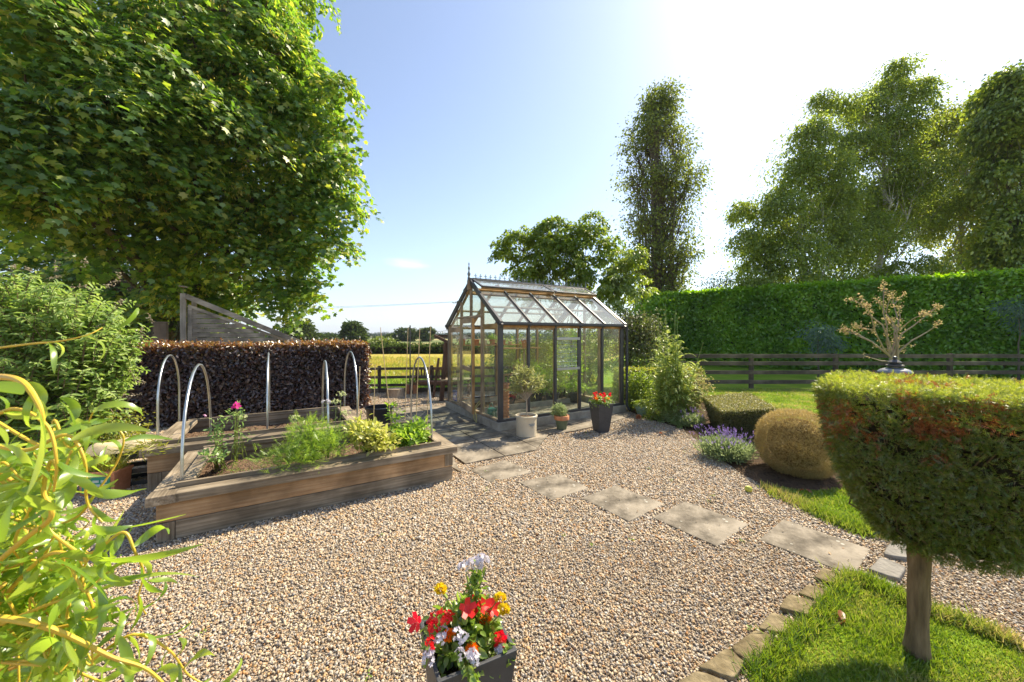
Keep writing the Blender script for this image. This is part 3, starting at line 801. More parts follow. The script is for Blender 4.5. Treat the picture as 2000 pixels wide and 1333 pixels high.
# sills
for (a, b, l, w, mt) in ((GL / 2, .02, GL + .06, .07, M_dark), (GL / 2, GW - .02, GL + .06, .07, M_dark)):
    MB().box(gh(a, b, ZS + .02), (l, w, .045), TH).build('sill', mt, g, bevel=.004)
for a in (.02, GL - .02): MB().box(gh(a, GW / 2, ZS + .019), (.07, GW - .08, .04), TH).build('sill', M_oldced, g, bevel=.004)
nb = 5
xs = [GL * k / nb for k in range(nb + 1)]
for b, inner in ((.02, 1), (GW - .02, -1)):
    for k, a in enumerate(xs):
        w = .085 if k in (0, nb) else .045
        aa = a + (w / 2 - .01 if k == 0 else (-w / 2 + .01 if k == nb else 0))
        MB().box(gh(aa, b - .006 * inner, (ZS + ZE) / 2 + .02), (w, .05, ZE - ZS - .04), TH).build('corner_post' if k in (0, nb) else 'mullion', M_dark, g, bevel=.003)
        MB().box(gh(aa + (.006 if k else .01), b + .03 * inner, (ZS + ZE) / 2 + .02), (w * .85, .03, ZE - ZS - .05), TH).build('inner_lath', M_cedar, g)
    MB().box(gh(GL / 2, b + .008 * inner, ZE - .035), (GL - .03, .06, .06), TH).build('eaves_plate', M_cedar, g, bevel=.003)
    # gutter
    gp = MB(); bb = b - .065 * inner
    prof = [(-.032, .03), (-.034, -.01), (-.02, -.03), (.02, -.03), (.034, -.01), (.032, .03), (.026, .03), (.026, -.008), (.016, -.022), (-.016, -.022), (-.026, -.008), (-.026, .03)]
    v = []; n = len(prof)
    for a in (-.05, GL + .05):
        for (q, z) in prof: v.append(gh(a, bb + q, ZE + .005 + z))
    gp.add(v, [[i, (i + 1) % n, n + (i + 1) % n, n + i] for i in range(n)] + [list(range(n))[::-1], [n + i for i in range(n)]])
    for a in xs: gp.box(gh(a, bb + .012 * inner, ZE - .01), (.03, .075, .055), TH)
    gp.build('gutter', M_dark, g)
# side panes
for b in (.02, GW - .02):
    for k in range(nb):
        if b < 1 and k == 2:
            z0, z1 = 1.03, 1.62
            slab3([gh(xs[k] + .02, b, ZS + .04), gh(xs[k + 1] - .02, b, ZS + .04), gh(xs[k + 1] - .02, b, z0), gh(xs[k] + .02, b, z0)], .004, Vv).build('side_pane', M_glass, g)
            slab3([gh(xs[k] + .02, b, z1), gh(xs[k + 1] - .02, b, z1), gh(xs[k + 1] - .02, b, ZE - .06), gh(xs[k] + .02, b, ZE - .06)], .004, Vv).build('side_pane', M_glass, g)
            lw = MB()
            for z in (z0, z1): lw.box(gh((xs[k] + xs[k + 1]) / 2, b - .02, z), (xs[1] - .045, .05, .05), TH)
            lv = lw.build('louvre_window', pmat('aluminium', [(.38, .37, .35), (.5, .49, .47)], rough=.4, metallic=.5, bump=0), g, bevel=.003)
            MB().box(gh(xs[k + 1] - .045, b - .02, (z0 + z1) / 2), (.04, .04, z1 - z0 - .052), TH).build('louvre_frame', M_dark, lv)
            for q in range(6):
                zc = z0 + .075 + q * .088
                c4 = [gh(xs[k] + .03, b - .045, zc - .03), gh(xs[k + 1] - .07, b - .045, zc - .03), gh(xs[k + 1] - .07, b + .02, zc + .035), gh(xs[k] + .03, b + .02, zc + .035)]
                slab3(c4, .006, unit(np.array([0, 0, 1.0]) - Vv)).build('louvre_blade', glassmat('blade_glass', (.12, .3)) if q == 0 else bpy.data.materials['blade_glass'], lv)
        else:
            slab3([gh(xs[k] + .02, b, ZS + .04), gh(xs[k + 1] - .02, b, ZS + .04), gh(xs[k + 1] - .02, b, ZE - .06), gh(xs[k] + .02, b, ZE - .06)], .004, Vv).build('side_pane', M_glass, g)
def zr(b): return ZE + (ZR - ZE) * (1 - abs(b - GW / 2) / (GW / 2))
# gables
DL, DR = .74, 1.66       # door opening
for a, near in ((.02, 1), (GL - .02, 0)):
    for b, w in ((.03, .07), (DL - .03, .055), (GW / 2, .05), (DR + .03, .055), (GW - .03, .07)):
        z0 = ZS + .03
        if near and abs(b - GW / 2) < .01: z0 = 2.08
        MB().box(gh(a, b, (z0 + zr(b) - .03) / 2), (.05, w, zr(b) - .03 - z0), TH).build('gable_post', M_oldced, g, bevel=.003)
        if near and b < GW / 2: MB().box(gh(a + .032, b + .005, (z0 + zr(b) - .05) / 2), (.02, w * .7, zr(b) - .08 - z0), TH).build('inner_lath', M_cedar, g)
    for s in (0, 1):
        pa = gh(a - .02, -.09 if s == 0 else GW + .09, ZE - .045); pb = gh(a - .02, GW / 2, ZR + .02)
        MB().bar(pa, pb, .045, .085, up=Zz).build('barge_board', M_dark if a < 1 or 1 else M_dark, g, bevel=.003)
        pa = gh(a + .028, .05 if s == 0 else GW - .05, ZE - .03); pb = gh(a + .028, GW / 2, ZR - .05)
        MB().bar(pa, pb, .035, .05, up=Zz).build('inner_rafter', M_cedar, g)
    # transom + panes
    if near:
        MB().box(gh(a - .035, (DL + DR) / 2, 2.055), (.10, DR - DL + .14, .04), TH).build('door_lintel', M_oldced, g, bevel=.004)
        MB().box(gh(a, (DR + GW) / 2, 1.80), (.04, GW - DR - .1, .10), TH).build('gable_rail', M_oldced, g)
        MB().box(gh(a + .02, DL / 2, 1.86), (.03, DL - .1, .08), TH).build('gable_rail', M_cedar, g)
    segs = [(.05, DL - .05), (DL, GW / 2 - .02), (GW / 2 + .02, DR), (DR + .05, GW - .05)]
    for (b0, b1) in segs:
        z0 = ZS + .04 if not near or b1 < DL or b0 > DR else 2.08
        slab3([gh(a, b0, z0), gh(a, b1, z0), gh(a, b1, zr(b1) - .05), gh(a, b0, zr(b0) - .05)], .004, U).build('gable_pane', M_glass, g)
# door, hinged on the far side and standing slightly ajar
dh = gh(-.02, DR - .005, 0); ang = TH + math.pi / 2 + math.pi - R(-7)
ang = math.atan2(-Vv[1], -Vv[0]) - R(8)
dd = np.array([math.cos(ang), math.sin(ang), 0]); dn = np.array([-dd[1], dd[0], 0]); dw = DR - DL - .02
dz0, dz1 = ZS + .02, 2.02
door = MB()
def dpt(t, z): return dh + dd * t + Zz * z
fr = .075
door.bar(dpt(fr / 2, dz0), dpt(fr / 2, dz1), .04, fr, up=dd)
door.bar(dpt(dw - fr / 2, dz0), dpt(dw - fr / 2, dz1), .04, fr, up=dd)
for z, hh in ((dz0 + .06, .12), (1.02, .08), (dz1 - .045, .09)):
    door.bar(dpt(fr, z), dpt(dw - fr, z), .036, hh, up=Zz)
dob = door.build('door', M_oldced, g, bevel=.003)
for z0, z1 in ((dz0 + .12, .98), (1.06, dz1 - .09)):
    slab3([dpt(fr, z0), dpt(dw - fr, z0), dpt(dw - fr, z1), dpt(fr, z1)], .004, dn).build('door_pane', M_glass, dob)
MB().bar(dpt(dw + .006, dz0), dpt(dw + .006, dz1), .045, .012, up=dd).build('door_edge', M_cedar, dob)
m = MB(); m.tube([dpt(dw - .04, 1.1) + dn * -.02, dpt(dw - .04, 1.1) + dn * -.06, dpt(dw - .12, 1.1) + dn * -.06], .008, 8); m.build('handle', M_dark, dob, smooth=True)
# roof
def rf(a, t, s, off=0):
    """point on the roof slope: t=0 eaves, 1 ridge; s side 0 front, 1 back"""
    b = -.07 + t * (GW / 2 + .07); z = ZE + .02 + t * (ZR - ZE)
    if s: b = GW - b
    n = unit((Vv * (-1 if s == 0 else 1)) * (ZR - ZE) + Zz * (GW / 2))
    return gh(a, b, z) + n * off
for s in (0, 1):
    n = unit((Vv * (-1 if s == 0 else 1)) * (ZR - ZE) + Zz * (GW / 2))
    for k in range(nb):
        for (t0, t1) in ((0, .76),):
            slab3([rf(xs[k] + .02, t0, s), rf(xs[k + 1] - .02, t0, s), rf(xs[k + 1] - .02, t1, s), rf(xs[k] + .02, t1, s)], .004, n).build('roof_pane', M_rglass, g)
        if k in (2, ) and 0: pass
    for k, a in enumerate(xs):
        w = .04 if k not in (0, nb) else .055
        MB().bar(rf(a, 0, s, .012), rf(a, .99 if k in (0, nb) else .76, s, .012), w, .03, up=n).build('glazing_bar', M_dark, g, bevel=.003)
        MB().bar(rf(a, .03, s, -.025), rf(a, .97, s, -.025), w * .8, .04, up=n).build('inner_rafter', M_cedar, g)
    MB().bar(rf(0, .76, s, .0), rf(GL, .76, s, .0), .05, .05, up=n).build('roof_rail', M_cedar, g)
    MB().bar(rf(0, .40, s, -.05), rf(GL, .40, s, -.05), .035, .03, up=n).build('purlin', M_oldced, g)
    # roof vents, propped open
    for (a0, a1) in ((.05, 1.80), (1.86, 3.05)):
        hinge0 = rf(a0, .985, s, .045); hinge1 = rf(a1, .985, s, .045)
        e0 = rf(a0, .72, s, .12); e1 = rf(a1, .72, s, .12)
        nn = unit(np.cross(hinge1 - hinge0, e0 - hinge0)); nn = nn if nn[2] > 0 else -nn
        v = MB()
        for (q0, q1, w) in ((hinge0, hinge1, .04), (e0, e1, .045), (hinge0, e0, .045), (hinge1, e1, .045)):
            v.bar(q0, q1, w, .028, up=nn)
        vo = v.build('roof_vent', M_dark, g, bevel=.002)
        mid = (a0 + a1) / 2
        slab3([hinge0, hinge1, e1, e0], .004, nn).build('vent_pane', M_rglass, vo)
        MB().bar(e0 - nn * .035, e1 - nn * .035, .04, .035, up=nn).build('vent_frame', M_cedar, vo)
        MB().tube([rf(mid, .76, s, .02), (e0 + e1) / 2 - nn * .04], .006, 6).build('vent_stay', M_galv, vo)
MB().bar(gh(-.05, GW / 2, ZR + .045), gh(GL + .05, GW / 2, ZR + .045), .075, .07).build('ridge', M_dark, g, bevel=.006)
M_pew = pmat('cast_metal', [(.16, .18, .19), (.25, .27, .28)], rough=.5, bump=.1)
# cresting: fleur shapes along the ridge
cr = MB(); cr.bar(gh(.05, GW / 2, ZR + .085), gh(GL - .05, GW / 2, ZR + .085), .012, .012)
nf = 26
for k in range(nf):
    a = .12 + (GL - .24) * k / (nf - 1); z = ZR + .09; c = gh(a, GW / 2, z)
    cr.bar(c, c + Zz * .075, .008, .010, up=U)
    cr.bar(c + Zz * .042 - U * .024, c + Zz * .042 + U * .024, .008, .010)
    for q in (-1, 1): cr.box(c + Zz * .046 + U * q * .024, (.013, .010, .016), TH)
    cr.box(c + Zz * .082, (.015, .010, .018), TH, ry=R(45))
    if k % 2 == 0 and k < nf - 1:
        c2 = c + U * (GL - .24) / (nf - 1); pts = [c + (c2 - c) * t + Zz * (.022 * math.sin(math.pi * t)) for t in np.linspace(0, 1, 6)]
        cr.tube(pts, .004, 5)
cr.build('ridge_cresting', M_pew, g)
for a, s in ((-.03, 1.0), (GL + .02, .55)):
    f = MB(); f.lathe(gh(a, GW / 2, ZR + .05), [(r * s, z * s) for r, z in [(.03, -.1), (.03, .04), (.018, .06), (.03, .09), (.034, .12), (.018, .15), (.012, .19), (.022, .21), (.024, .235), (.012, .26), (.008, .29), (.016, .31), (.004, .345), (0, .36)]], 14)
    f.build('finial', M_pew, g, smooth=True)
    MB().box(gh(a, GW / 2, ZR - .06), (.055, .075, .19), TH).build('finial_block', M_oldced, g, bevel=.003)
dp = MB(); bp = gh(GL + .06, -.05)
dp.tube([bp + Zz * (ZE + .0), bp + Zz * .16, bp + Zz * .09 - Vv * .05, bp + Zz * .06 - Vv * .10], .03, 12)
dp.tube([bp + Zz * 1.0, bp + Zz * 1.04], .036, 12)
dp.build('downpipe', pmat('black_plastic', [(.02, .02, .022), (.03, .03, .032)], rough=.35, bump=0), g, smooth=True)
# floor of slabs and gravel inside
m = MB(); m.box(gh(GL / 2, .8, .045), (GL - .3, .85, .05), TH); m.build('floor', M_slab, g)
m = MB(); m.box(gh(GL / 2, 1.75, .05), (GL - .3, 1.0, .07), TH); m.build('inner_bed', M_soil, g)
MB().box(gh(GL / 2, 1.22, .10), (GL - .3, .05, .16), TH).build('inner_kerb', M_conc, g)
# shelves
for (z, a0, a1, b) in ((1.45, .1, 2.0, GW - .2), (.72, 1.3, 2.3, GW - .25)):
    m = MB()
    for q in range(4): m.box(gh((a0 + a1) / 2, b - .10 + q * .065, z), (a1 - a0, .045, .02), TH)
    m.build('shelf', M_cedar, g)
    m = MB()
    for a in (a0 + .1, a1 - .1):
        m.box(gh(a, b + .10, z / 2 + .05), (.03, .03, z - .1), TH); m.box(gh(a, b - .1, z / 2 + .05), (.03, .03, z - .1), TH)
    m.build('shelf_leg', M_oldced, g)
MB().box(gh(.5, .12, 1.45), (.85, .15, .02), TH).build('shelf', M_cedar, g)
m = MB(); m.bar(gh(.12, .06, 1.45), gh(.12, .2, 1.45), .02, .02); m.build('shelf_bracket', M_cedar, g)

# ---------------------------------------------------------------- pots
M_terra = pmat('terracotta', [(.36, .14, .06), (.50, .21, .10), (.58, .28, .15)], scale=9, rough=.85, bump=.2)
M_cream = pmat('cream_glaze', [(.52, .45, .32), (.62, .55, .41)], scale=3, rough=.35, bump=.05, coat=.3)
M_planter = pmat('graphite', [(.030, .032, .035), (.060, .062, .066), (.045, .046, .05)], scale=7, rough=.55, bump=.35, bscale=60, bdist=.002)
M_greenglaze = pmat('green_glaze', [(.16, .27, .20), (.24, .36, .28)], scale=6, rough=.3, bump=.05, coat=.4)
M_mossgreen = pmat('mossy_paint', [(.085, .115, .065), (.15, .18, .11)], scale=8, rough=.75, bump=.2)
def roundpot(root, c, r0, r1, h, mat, rim=.012, rimh=.04, soil=.04, rimmat=None, name='pot'):
    m = MB(); m.lathe(c, [(r0 * .95, 0), (r0, .006), (r1 - rim * .3, h - rimh), (r1 + rim, h - rimh), (r1 + rim, h - .005), (r1 + rim - .006, h), (r1 - rim, h), (r1 - rim - .003, h - soil - .01), (0, h - soil - .01)], 36)
    p = m.build(name, mat, root, smooth=True)
    if rimmat:
        MB().lathe(c + Zz * (h - rimh - .012), [(r1 - .004, 0), (r1 + rim + .002, .006), (r1 + rim + .003, rimh + .004), (r1 + rim - .004, rimh + .013), (r1 - rim - .002, rimh + .013), (r1 - rim - .002, .01), (r1 - .004, 0)], 36).build('rim', rimmat, p, smooth=True)
    s = MB(); n = 20
    s.lathe(c + Zz * (h - soil), [(r1 - rim - .001, 0), ((r1 - rim) * .6, .010), (0, .014)], n)
    s.build('soil', M_soil, root)
    return p
# ================================================================ PLANTS
M_bark = pmat('bark', [(.06, .048, .035), (.13, .105, .08), (.19, .16, .125)], scale=9, rough=.95, bump=1, stretch=(1, 1, 5), bdist=.02)
M_birch = pmat('birch_bark', [(.16, .14, .12), (.46, .43, .38), (.58, .55, .50)], scale=5, rough=.8, bump=.4)
M_twig = pmat('twig', [(.13, .095, .055), (.21, .16, .10)], scale=9, rough=.9, bump=0)
M_syc = leafmat('sycamore_leaf', [(.06, .13, .016), (.09, .19, .020), (.13, .25, .024), (.21, .33, .035), (.42, .43, .06)], trans=.55, gloss=.06, rough=.48)
M_pop = leafmat('poplar_leaf', [(.09, .12, .022), (.145, .19, .03), (.21, .25, .04)], trans=.48, gloss=.04, rough=.35)
M_bir = leafmat('birch_leaf', [(.12, .18, .025), (.20, .27, .035), (.30, .36, .05)], trans=.50, gloss=.045, rough=.33)
M_birY = leafmat('light_birch_leaf', [(.16, .21, .024), (.25, .30, .03), (.36, .38, .05)], trans=.50, gloss=.04, rough=.36)
M_lime = leafmat('lime_leaf', [(.13, .20, .02), (.21, .29, .03), (.30, .36, .05)], trans=.45, gloss=.08)
M_eld = leafmat('elder_leaf', [(.10, .17, .018), (.17, .25, .024), (.26, .32, .04)], trans=.50, gloss=.04)
M_laur = leafmat('laurel_leaf', [(.09, .20, .010), (.14, .29, .014), (.21, .38, .02), (.30, .46, .03)], trans=.45, gloss=.05, rough=.36, nscale=.9)
M_laurcore = leafmat('laurel_shade', [(.018, .06, .008), (.03, .09, .012)], trans=.1, gloss=.02)
M_beech = leafmat('purple_leaf', [(.034, .022, .024), (.058, .034, .036), (.085, .05, .046), (.13, .07, .05)], trans=.33, gloss=.085, rough=.42, tcols=[(.10, .03, .02), (.22, .07, .02), (.34, .14, .02)])
M_beechtop = leafmat('copper_leaf', [(.10, .05, .04), (.22, .10, .05), (.32, .17, .05), (.36, .28, .08), (.30, .22, .19)], trans=.4, gloss=.12, rough=.34, tcols=[(.28, .08, .02), (.45, .18, .02), (.55, .35, .04)])
M_bud = leafmat('buddleja_leaf', [(.12, .21, .04), (.19, .30, .06), (.26, .37, .08), (.33, .42, .11)], trans=.42, gloss=.03, rough=.55)
M_yg = leafmat('yellow_green_leaf', [(.16, .20, .02), (.26, .28, .03), (.38, .36, .06)], trans=.42, gloss=.05)
M_far = leafmat('far_leaf', [(.035, .06, .018), (.055, .085, .022), (.08, .115, .03)], trans=.3, gloss=.0)
M_fargreen = leafmat('far_light_leaf', [(.13, .18, .03), (.20, .25, .04)], trans=.35, gloss=.03)

def clusters(lobes, tips, per, sig, droop=.15, shell=.6, zs=.75):
    """tip points in ellipsoid lobes; leaves clumped round each tip.  lobes: (centre, radii, weight)"""
    T = []
    for (c, r, w) in lobes:
        n = max(3, int(tips * w)); d = rdir(n); u = rng.random(n)
        rad = np.where(rng.random(n) < shell, .78 + .3 * u, u ** .5)[:, None]
        T.append(np.array(c) + d * rad * np.array(r))
    T = np.concatenate(T)
    k = rng.poisson(per, len(T)); Pn = np.repeat(T, k, 0)
    s = np.repeat(sig * (.6 + .8 * rng.random(len(T))), k)[:, None]
    off = rng.normal(size=Pn.shape) * s * np.array([1.15, 1.15, zs])
    off[:, 2] -= droop * s[:, 0] * np.abs(rng.normal(size=len(Pn)))
    return T, Pn + off, off
def leaf_axes(off, out=.8, hang=.35, up=.9):
    n = len(off); D = unit(off) * out + rdir(n) * .6; D[:, 2] -= hang
    N = rdir(n) * .75; N[:, 2] += up
    return D, N
def padded(lobes, npads, per, prad, dome=.35, lift=.5):
    """leafy boughs: domed pads of overlapping leaves set round the outside of each lobe"""
    T, Pn, D, N = [], [], [], []
    for (c, r, w) in lobes:
        c = np.array(c); r = np.array(r)
        for k in range(max(2, int(npads * w))):
            d = rdir(1)[0]; d[2] = d[2] * .9 + .1; d = unit(d); f = random.uniform(.5, 1.08); o = c + d * r * f
            pr = prad * random.uniform(.6, 1.25); n = int(per * (pr / prad) ** 2)
            out = unit(d * np.array([1, 1, .15])); ax = unit(Zz * 1.0 + out * lift + rng.normal(size=3) * .18)
            e1 = unit(np.cross(ax, rng.normal(size=3))); e2 = np.cross(ax, e1)
            a = rng.random(n) * 6.283; q = np.sqrt(rng.random(n)) * pr * (1 + .22 * np.sin(a * 3 + k) + .12 * np.sin(a * 5 + 2 * k))
            x = q * np.cos(a); y = q * np.sin(a) * .8; z = -dome * q * q / pr + rng.normal(size=n) * .10 * pr
            p = o + np.outer(x, e1) + np.outer(y, e2) + np.outer(z, ax)
            rad = np.outer(np.cos(a), e1) + np.outer(np.sin(a), e2)
            Pn.append(p); D.append(rad * .7 + out * .5 + rng.normal(size=(n, 3)) * .45 - Zz * (.25 + .6 * (q / pr))[:, None] )
            N.append(ax + rad * .5 + rng.normal(size=(n, 3)) * .38); T.append(o)
    return np.array(T), np.concatenate(Pn), np.concatenate(D), np.concatenate(N)
def tree(name, label, cat, base, top, tr, lobes, tips, per, sig, leaf, size, lmat, bmat=None, group=None, limbs=True, fork=.45, droop=.15, twigs=.5, shell=.6, hang=.35, sizev=.35, lean=None, ntr=1, zs=.75, pads=None, mix=0):
    base = np.array(base, float)
    root = thing(name, base, label, cat, group)
    T, Pn, off = clusters(lobes, tips, per, sig, droop, shell, zs)
    D, N = leaf_axes(off, hang=hang)
    if pads:
        Pc, Dc, Nc = Pn, D, N
        T, Pn, D, N = padded(lobes, *pads)
        if mix: q = rng.random(len(Pc)) < mix; Pn = np.concatenate([Pn, Pc[q]]); D = np.concatenate([D, Dc[q]]); N = np.concatenate([N, Nc[q]])
    sc = size * (1 - sizev + 2 * sizev * rng.random(len(Pn)))
    k = Pn[:, 2] > .05
    scatter('crown', leaf, Pn[k], D[k], N[k], sc[k], lmat, root)
    tt = MB(); bmat = bmat or M_bark
    topp = np.array(top, float)
    def wob(a, b, n, amp): 
        q = [a + (b - a) * t + np.append(rng.normal(size=2) * amp * math.sin(math.pi * t), 0) for t in np.linspace(0, 1, n)]
        return q
    for j in range(ntr):
        tp = topp + (np.append(rng.normal(size=2) * tr * 5, 0) if ntr > 1 else 0)
        tk = wob(base + (np.append(rng.normal(size=2) * tr * 1.5, 0) if ntr > 1 else 0), tp, 8, tr * .8)
        tt.tube(tk, [tr * (1.25 - .95 * (i / 7) ** .8) if i else tr * 1.5 for i in range(8)], 10)
    tt.build('trunk', bmat, root, smooth=True)
    if limbs:
        lm = MB()
        for (c, r, w) in lobes:
            c = np.array(c); t0 = fork + (1 - fork) * random.random() * .8
            z = base[2] + (topp[2] - base[2]) * t0
            if z > c[2] - .2: z = max(base[2] + (topp[2] - base[2]) * fork * .8, c[2] - (topp[2] - base[2]) * .3)
            t0 = np.clip((z - base[2]) / (topp[2] - base[2]), .1, .95)
            a = base + (topp - base) * t0
            q = wob(a, c, 6, np.linalg.norm(c - a) * .05)
            for i in range(1, 5): q[i] = q[i] + np.array([0, 0, np.linalg.norm(c - a) * .08 * math.sin(math.pi * i / 5)])
            lr = tr * .38 * min(1.3, max(.3, np.mean(r) / 1.5))
            lm.tube(q, [lr * (1 - .14 * i) for i in range(6)], 6)
            m = T[np.linalg.norm((T - c) / np.array(r), axis=1) < 1.15]
            if len(m):
                m = m[rng.random(len(m)) < twigs]
                for p in m[:160]:
                    s = q[random.choice((2, 3, 4, 5))]
                    mid = (s + p) / 2 + rng.normal(size=3) * .06 * np.linalg.norm(p - s)
                    lm.tube([s, mid, p], [lr * .28, lr * .17, lr * .06], 4, caps=False)
        lm.build('limbs', bmat, root, smooth=True)
    return root

# ---- big sycamore on the left: lobes from the picture at their depths
def lob(px, py, d, r, rz=None, w=1, ry=None): return (P(px, py, d), (r, ry or r, rz or r * .8), w)
syc = [lob(510, 20, 12, 1.1), lob(550, 100, 11.6, .9, w=.8), lob(565, 215, 11.4, 1.0), lob(595, 320, 11.2, .85, w=.8), lob(650, 170, 11.2, .55, w=.35), lob(655, 262, 11.3, .4, w=.2), lob(660, 395, 11.3, .42, w=.25), lob(665, 330, 11.2, .42, w=.25),
       lob(575, 420, 11.4, 1.0), lob(640, 470, 11.4, .55, w=.3), lob(560, 500, 11.5, .85, w=.7), lob(545, 560, 11.5, .7, .35, w=.4), lob(590, 580, 11.6, .35, .3, w=.12), lob(500, 120, 10.8, 1.5), lob(480, 250, 10.5, 1.5), lob(500, 380, 11, 1.4),
       lob(480, 480, 11.5, 1.4), lob(380, 560, 12, 1.3, .9), lob(460, 20, 11, 1.7), lob(380, 80, 10, 1.6), lob(340, 200, 9.4, 1.5), lob(360, 320, 9.8, 1.5), lob(380, 440, 10.6, 1.4),
       lob(240, 60, 9, 1.5), lob(220, 200, 8.6, 1.3), lob(240, 330, 9, 1.4), lob(270, 450, 10.6, 1.4), lob(100, 60, 8, 1.3), lob(60, 200, 7.6, 1.2), lob(40, 340, 7.6, 1.1, w=.9), lob(130, 290, 8, 1.2), lob(110, 400, 9, 1.0, .6, w=.8),
       lob(420, 590, 12.6, 1.1, .5, w=.6), lob(300, 600, 13, 1.3, .8), lob(180, 540, 13.5, 1.6), lob(60, 500, 13, 1.6), lob(100, 600, 14, 1.6)]
for i in range(16):   # the far and upper side of the crown
    a = random.uniform(0, 2 * math.pi)
    syc.append(((-11.8 + 3.4 * math.cos(a), 13.8 + 3.5 * math.sin(a) * (1 if math.sin(a) > 0 else .3), random.uniform(7, 16)), (2.3, 2.3, 2.0), .7))
tree('sycamore', 'huge spreading sycamore filling the upper left, leaves lit yellow green with hanging seed keys', 'tree',
     (-12.6, 13.2, 0), (-11.3, 13.0, 11), .42, syc, 40, 62, .36, T_MAPLE, .145, M_syc, fork=.25, twigs=.35, hang=.45, pads=(19, 150, .85, .45, .75))
# seed keys as yellow clusters
T, Pn, off = clusters(syc[:30], 30, 9, .10, .8, .95)
D, N = leaf_axes(off, hang=1.2)
scatter('seed_keys', T_LONG, Pn, D, N, .085, leafmat('seed_key', [(.40, .40, .05), (.55, .50, .08), (.50, .36, .10)], trans=.5, gloss=.04), bpy.data.objects['sycamore'])

# dense dark undergrowth beneath and behind the sycamore
for i, (px_, y_, d_, hh_, lb_) in enumerate([(40, 0, 14.5, 5.2, 'dark evergreen mass under the sycamore at the far left edge'), (170, 0, 15, 5.0, 'dark evergreen behind the large leafy shrub, under the sycamore'), (290, 0, 14.5, 4.6, 'dark leafy tree under the sycamore just left of the log store'), (400, 0, 14, 4.3, 'dark glossy tree under the sycamore right above the log store roof')]):
    c_ = P(px_, 654, d_) * np.array([1, 1, 0])
    tree('evergreen_tree', lb_, 'tree', c_, c_ + Zz * hh_ * .7, .12, [(c_ + Zz * hh_ * k_ + np.array([random.uniform(-.6, .6), random.uniform(-.5, .5), 0]), (1.35 - .3 * k_, 1.1, hh_ * .2), 1.2) for k_ in (.2, .4, .6, .8)] + [(c_ + Zz * hh_ * .5 + np.array([q_, 0, 0]), (.9, .8, hh_ * .25), .8) for q_ in (-1, 1) if i < 3 or q_ < 0],
         95, 14, .22, T_OVAL, .13, leafmat('evergreen_leaf%d' % i, [(.018, .035, .010), (.03, .055, .014), (.045, .075, .018)], trans=.25, gloss=.10), fork=.1, limbs=False, group='dark trees under the sycamore')

# ---- columnar tree
col = []
for z, r in ((3.2, 1.6), (4.6, 2.0), (6.2, 2.35), (7.8, 2.6), (9.4, 2.55), (11, 2.5), (12.6, 2.35), (14.0, 2.1), (15.3, 1.8), (16.4, 1.3), (17.2, .8)):
    for k in range(4):
        a = z * 1.1 + k * 1.57 + random.uniform(-.3, .3); rr_ = r * random.uniform(.5, .82); col.append(((9.75 + math.cos(a) * rr_, 24.5 + math.sin(a) * rr_, z + random.uniform(-.6, .6)), (r * .46, r * .46, .95), .30 + r * .12))
tree('poplar', 'tall narrow columnar tree with upright branches behind the hedge', 'tree', (9.8, 24.5, 0), (9.7, 24.5, 16), .28, col, 62, 17, .24, T_OVAL, .17, M_pop, fork=.08, twigs=.8, hang=.5, shell=.5)
up = MB()
for k in range(22):   # steep fastigiate stems
    a = random.uniform(0, 6.28); zt = random.uniform(8, 15.5); r = random.uniform(.6, 2.1) * (1 - (zt / 19) ** 2 * .4)
    b = np.array([9.8, 24.5, random.uniform(.8, 3)]); e_ = np.array([9.75 + math.cos(a) * r, 24.5 + math.sin(a) * r, zt])
    mid = b + (e_ - b) * .4 + np.array([math.cos(a), math.sin(a), 0]) * r * .35
    up.tube([b, mid, e_], [.085, .055, .015], 6, caps=False)
up.build('upright_limbs', M_bark, bpy.data.objects['poplar'], smooth=True)

# ---- birches on the right
def birch(label, px, d, pts, mat, size=.13, tips=120, per=19, trk=.16, name='birch_tree', grp='birch trees behind the laurel hedge', base_px=None, bmat=None):
    lobes = []
    for (x, y, r, w) in pts:
        lobes.append((P(x, y, d + random.uniform(-1.2, 1.2)), (r, r * .9, r * .8), w))
    b = P(base_px or px, 700, d); b[2] = 0; top = P(px, min(p[1] for p in pts) + 60, d)
    return tree(name, label, 'tree', b, top, trk, lobes, tips, per, .27, T_OVAL, size, mat, bmat or M_birch, grp, fork=.2, twigs=.5, hang=.8, droop=.6, shell=.55, pads=(22, 150, .60, .85, .7), mix=.75)
birch('birch tree with feathery left edge, leftmost of the birches', 1565, 21,
      [(1610, 200, .8, .5), (1590, 260, 1.1, .9), (1560, 330, 1.5, 1.2), (1530, 400, 1.4, 1.1), (1600, 420, 1.6, 1.3), (1450, 410, .7, .35), (1455, 470, .9, .5), (1490, 510, 1.3, .9), (1560, 500, 1.8, 1.3), (1470, 555, 1.1, .8), (1620, 540, 1.6, 1.2), (1545, 560, 1.6, 1), (1620, 330, 1.2, .9), (1510, 470, 1.3, 1), (1650, 470, 1.5, 1.2), (1600, 590, 1.6, 1.2), (1500, 590, 1.3, 1), (1640, 380, 1.2, 1)], M_bir)
birch('tallest birch with pale forked trunk, its top highest on the skyline', 1735, 22,
      [(1760, 130, .7, .4), (1735, 170, 1.0, .7), (1790, 175, .9, .6), (1690, 210, 1.1, .9), (1770, 240, 1.5, 1.2), (1670, 280, 1.3, 1.1), (1730, 330, 1.8, 1.3), (1800, 340, 1.6, 1.2), (1680, 400, 1.7, 1.2), (1770, 440, 2, 1.3), (1700, 500, 1.6, 1), (1790, 540, 1.8, 1.1), (1660, 200, .6, .3), (1700, 450, 1.6, 1.2), (1740, 390, 1.6, 1.1), (1730, 570, 1.9, 1.3), (1810, 400, 1.6, 1.1), (1720, 260, 1.2, .9)], M_bir, base_px=1712)
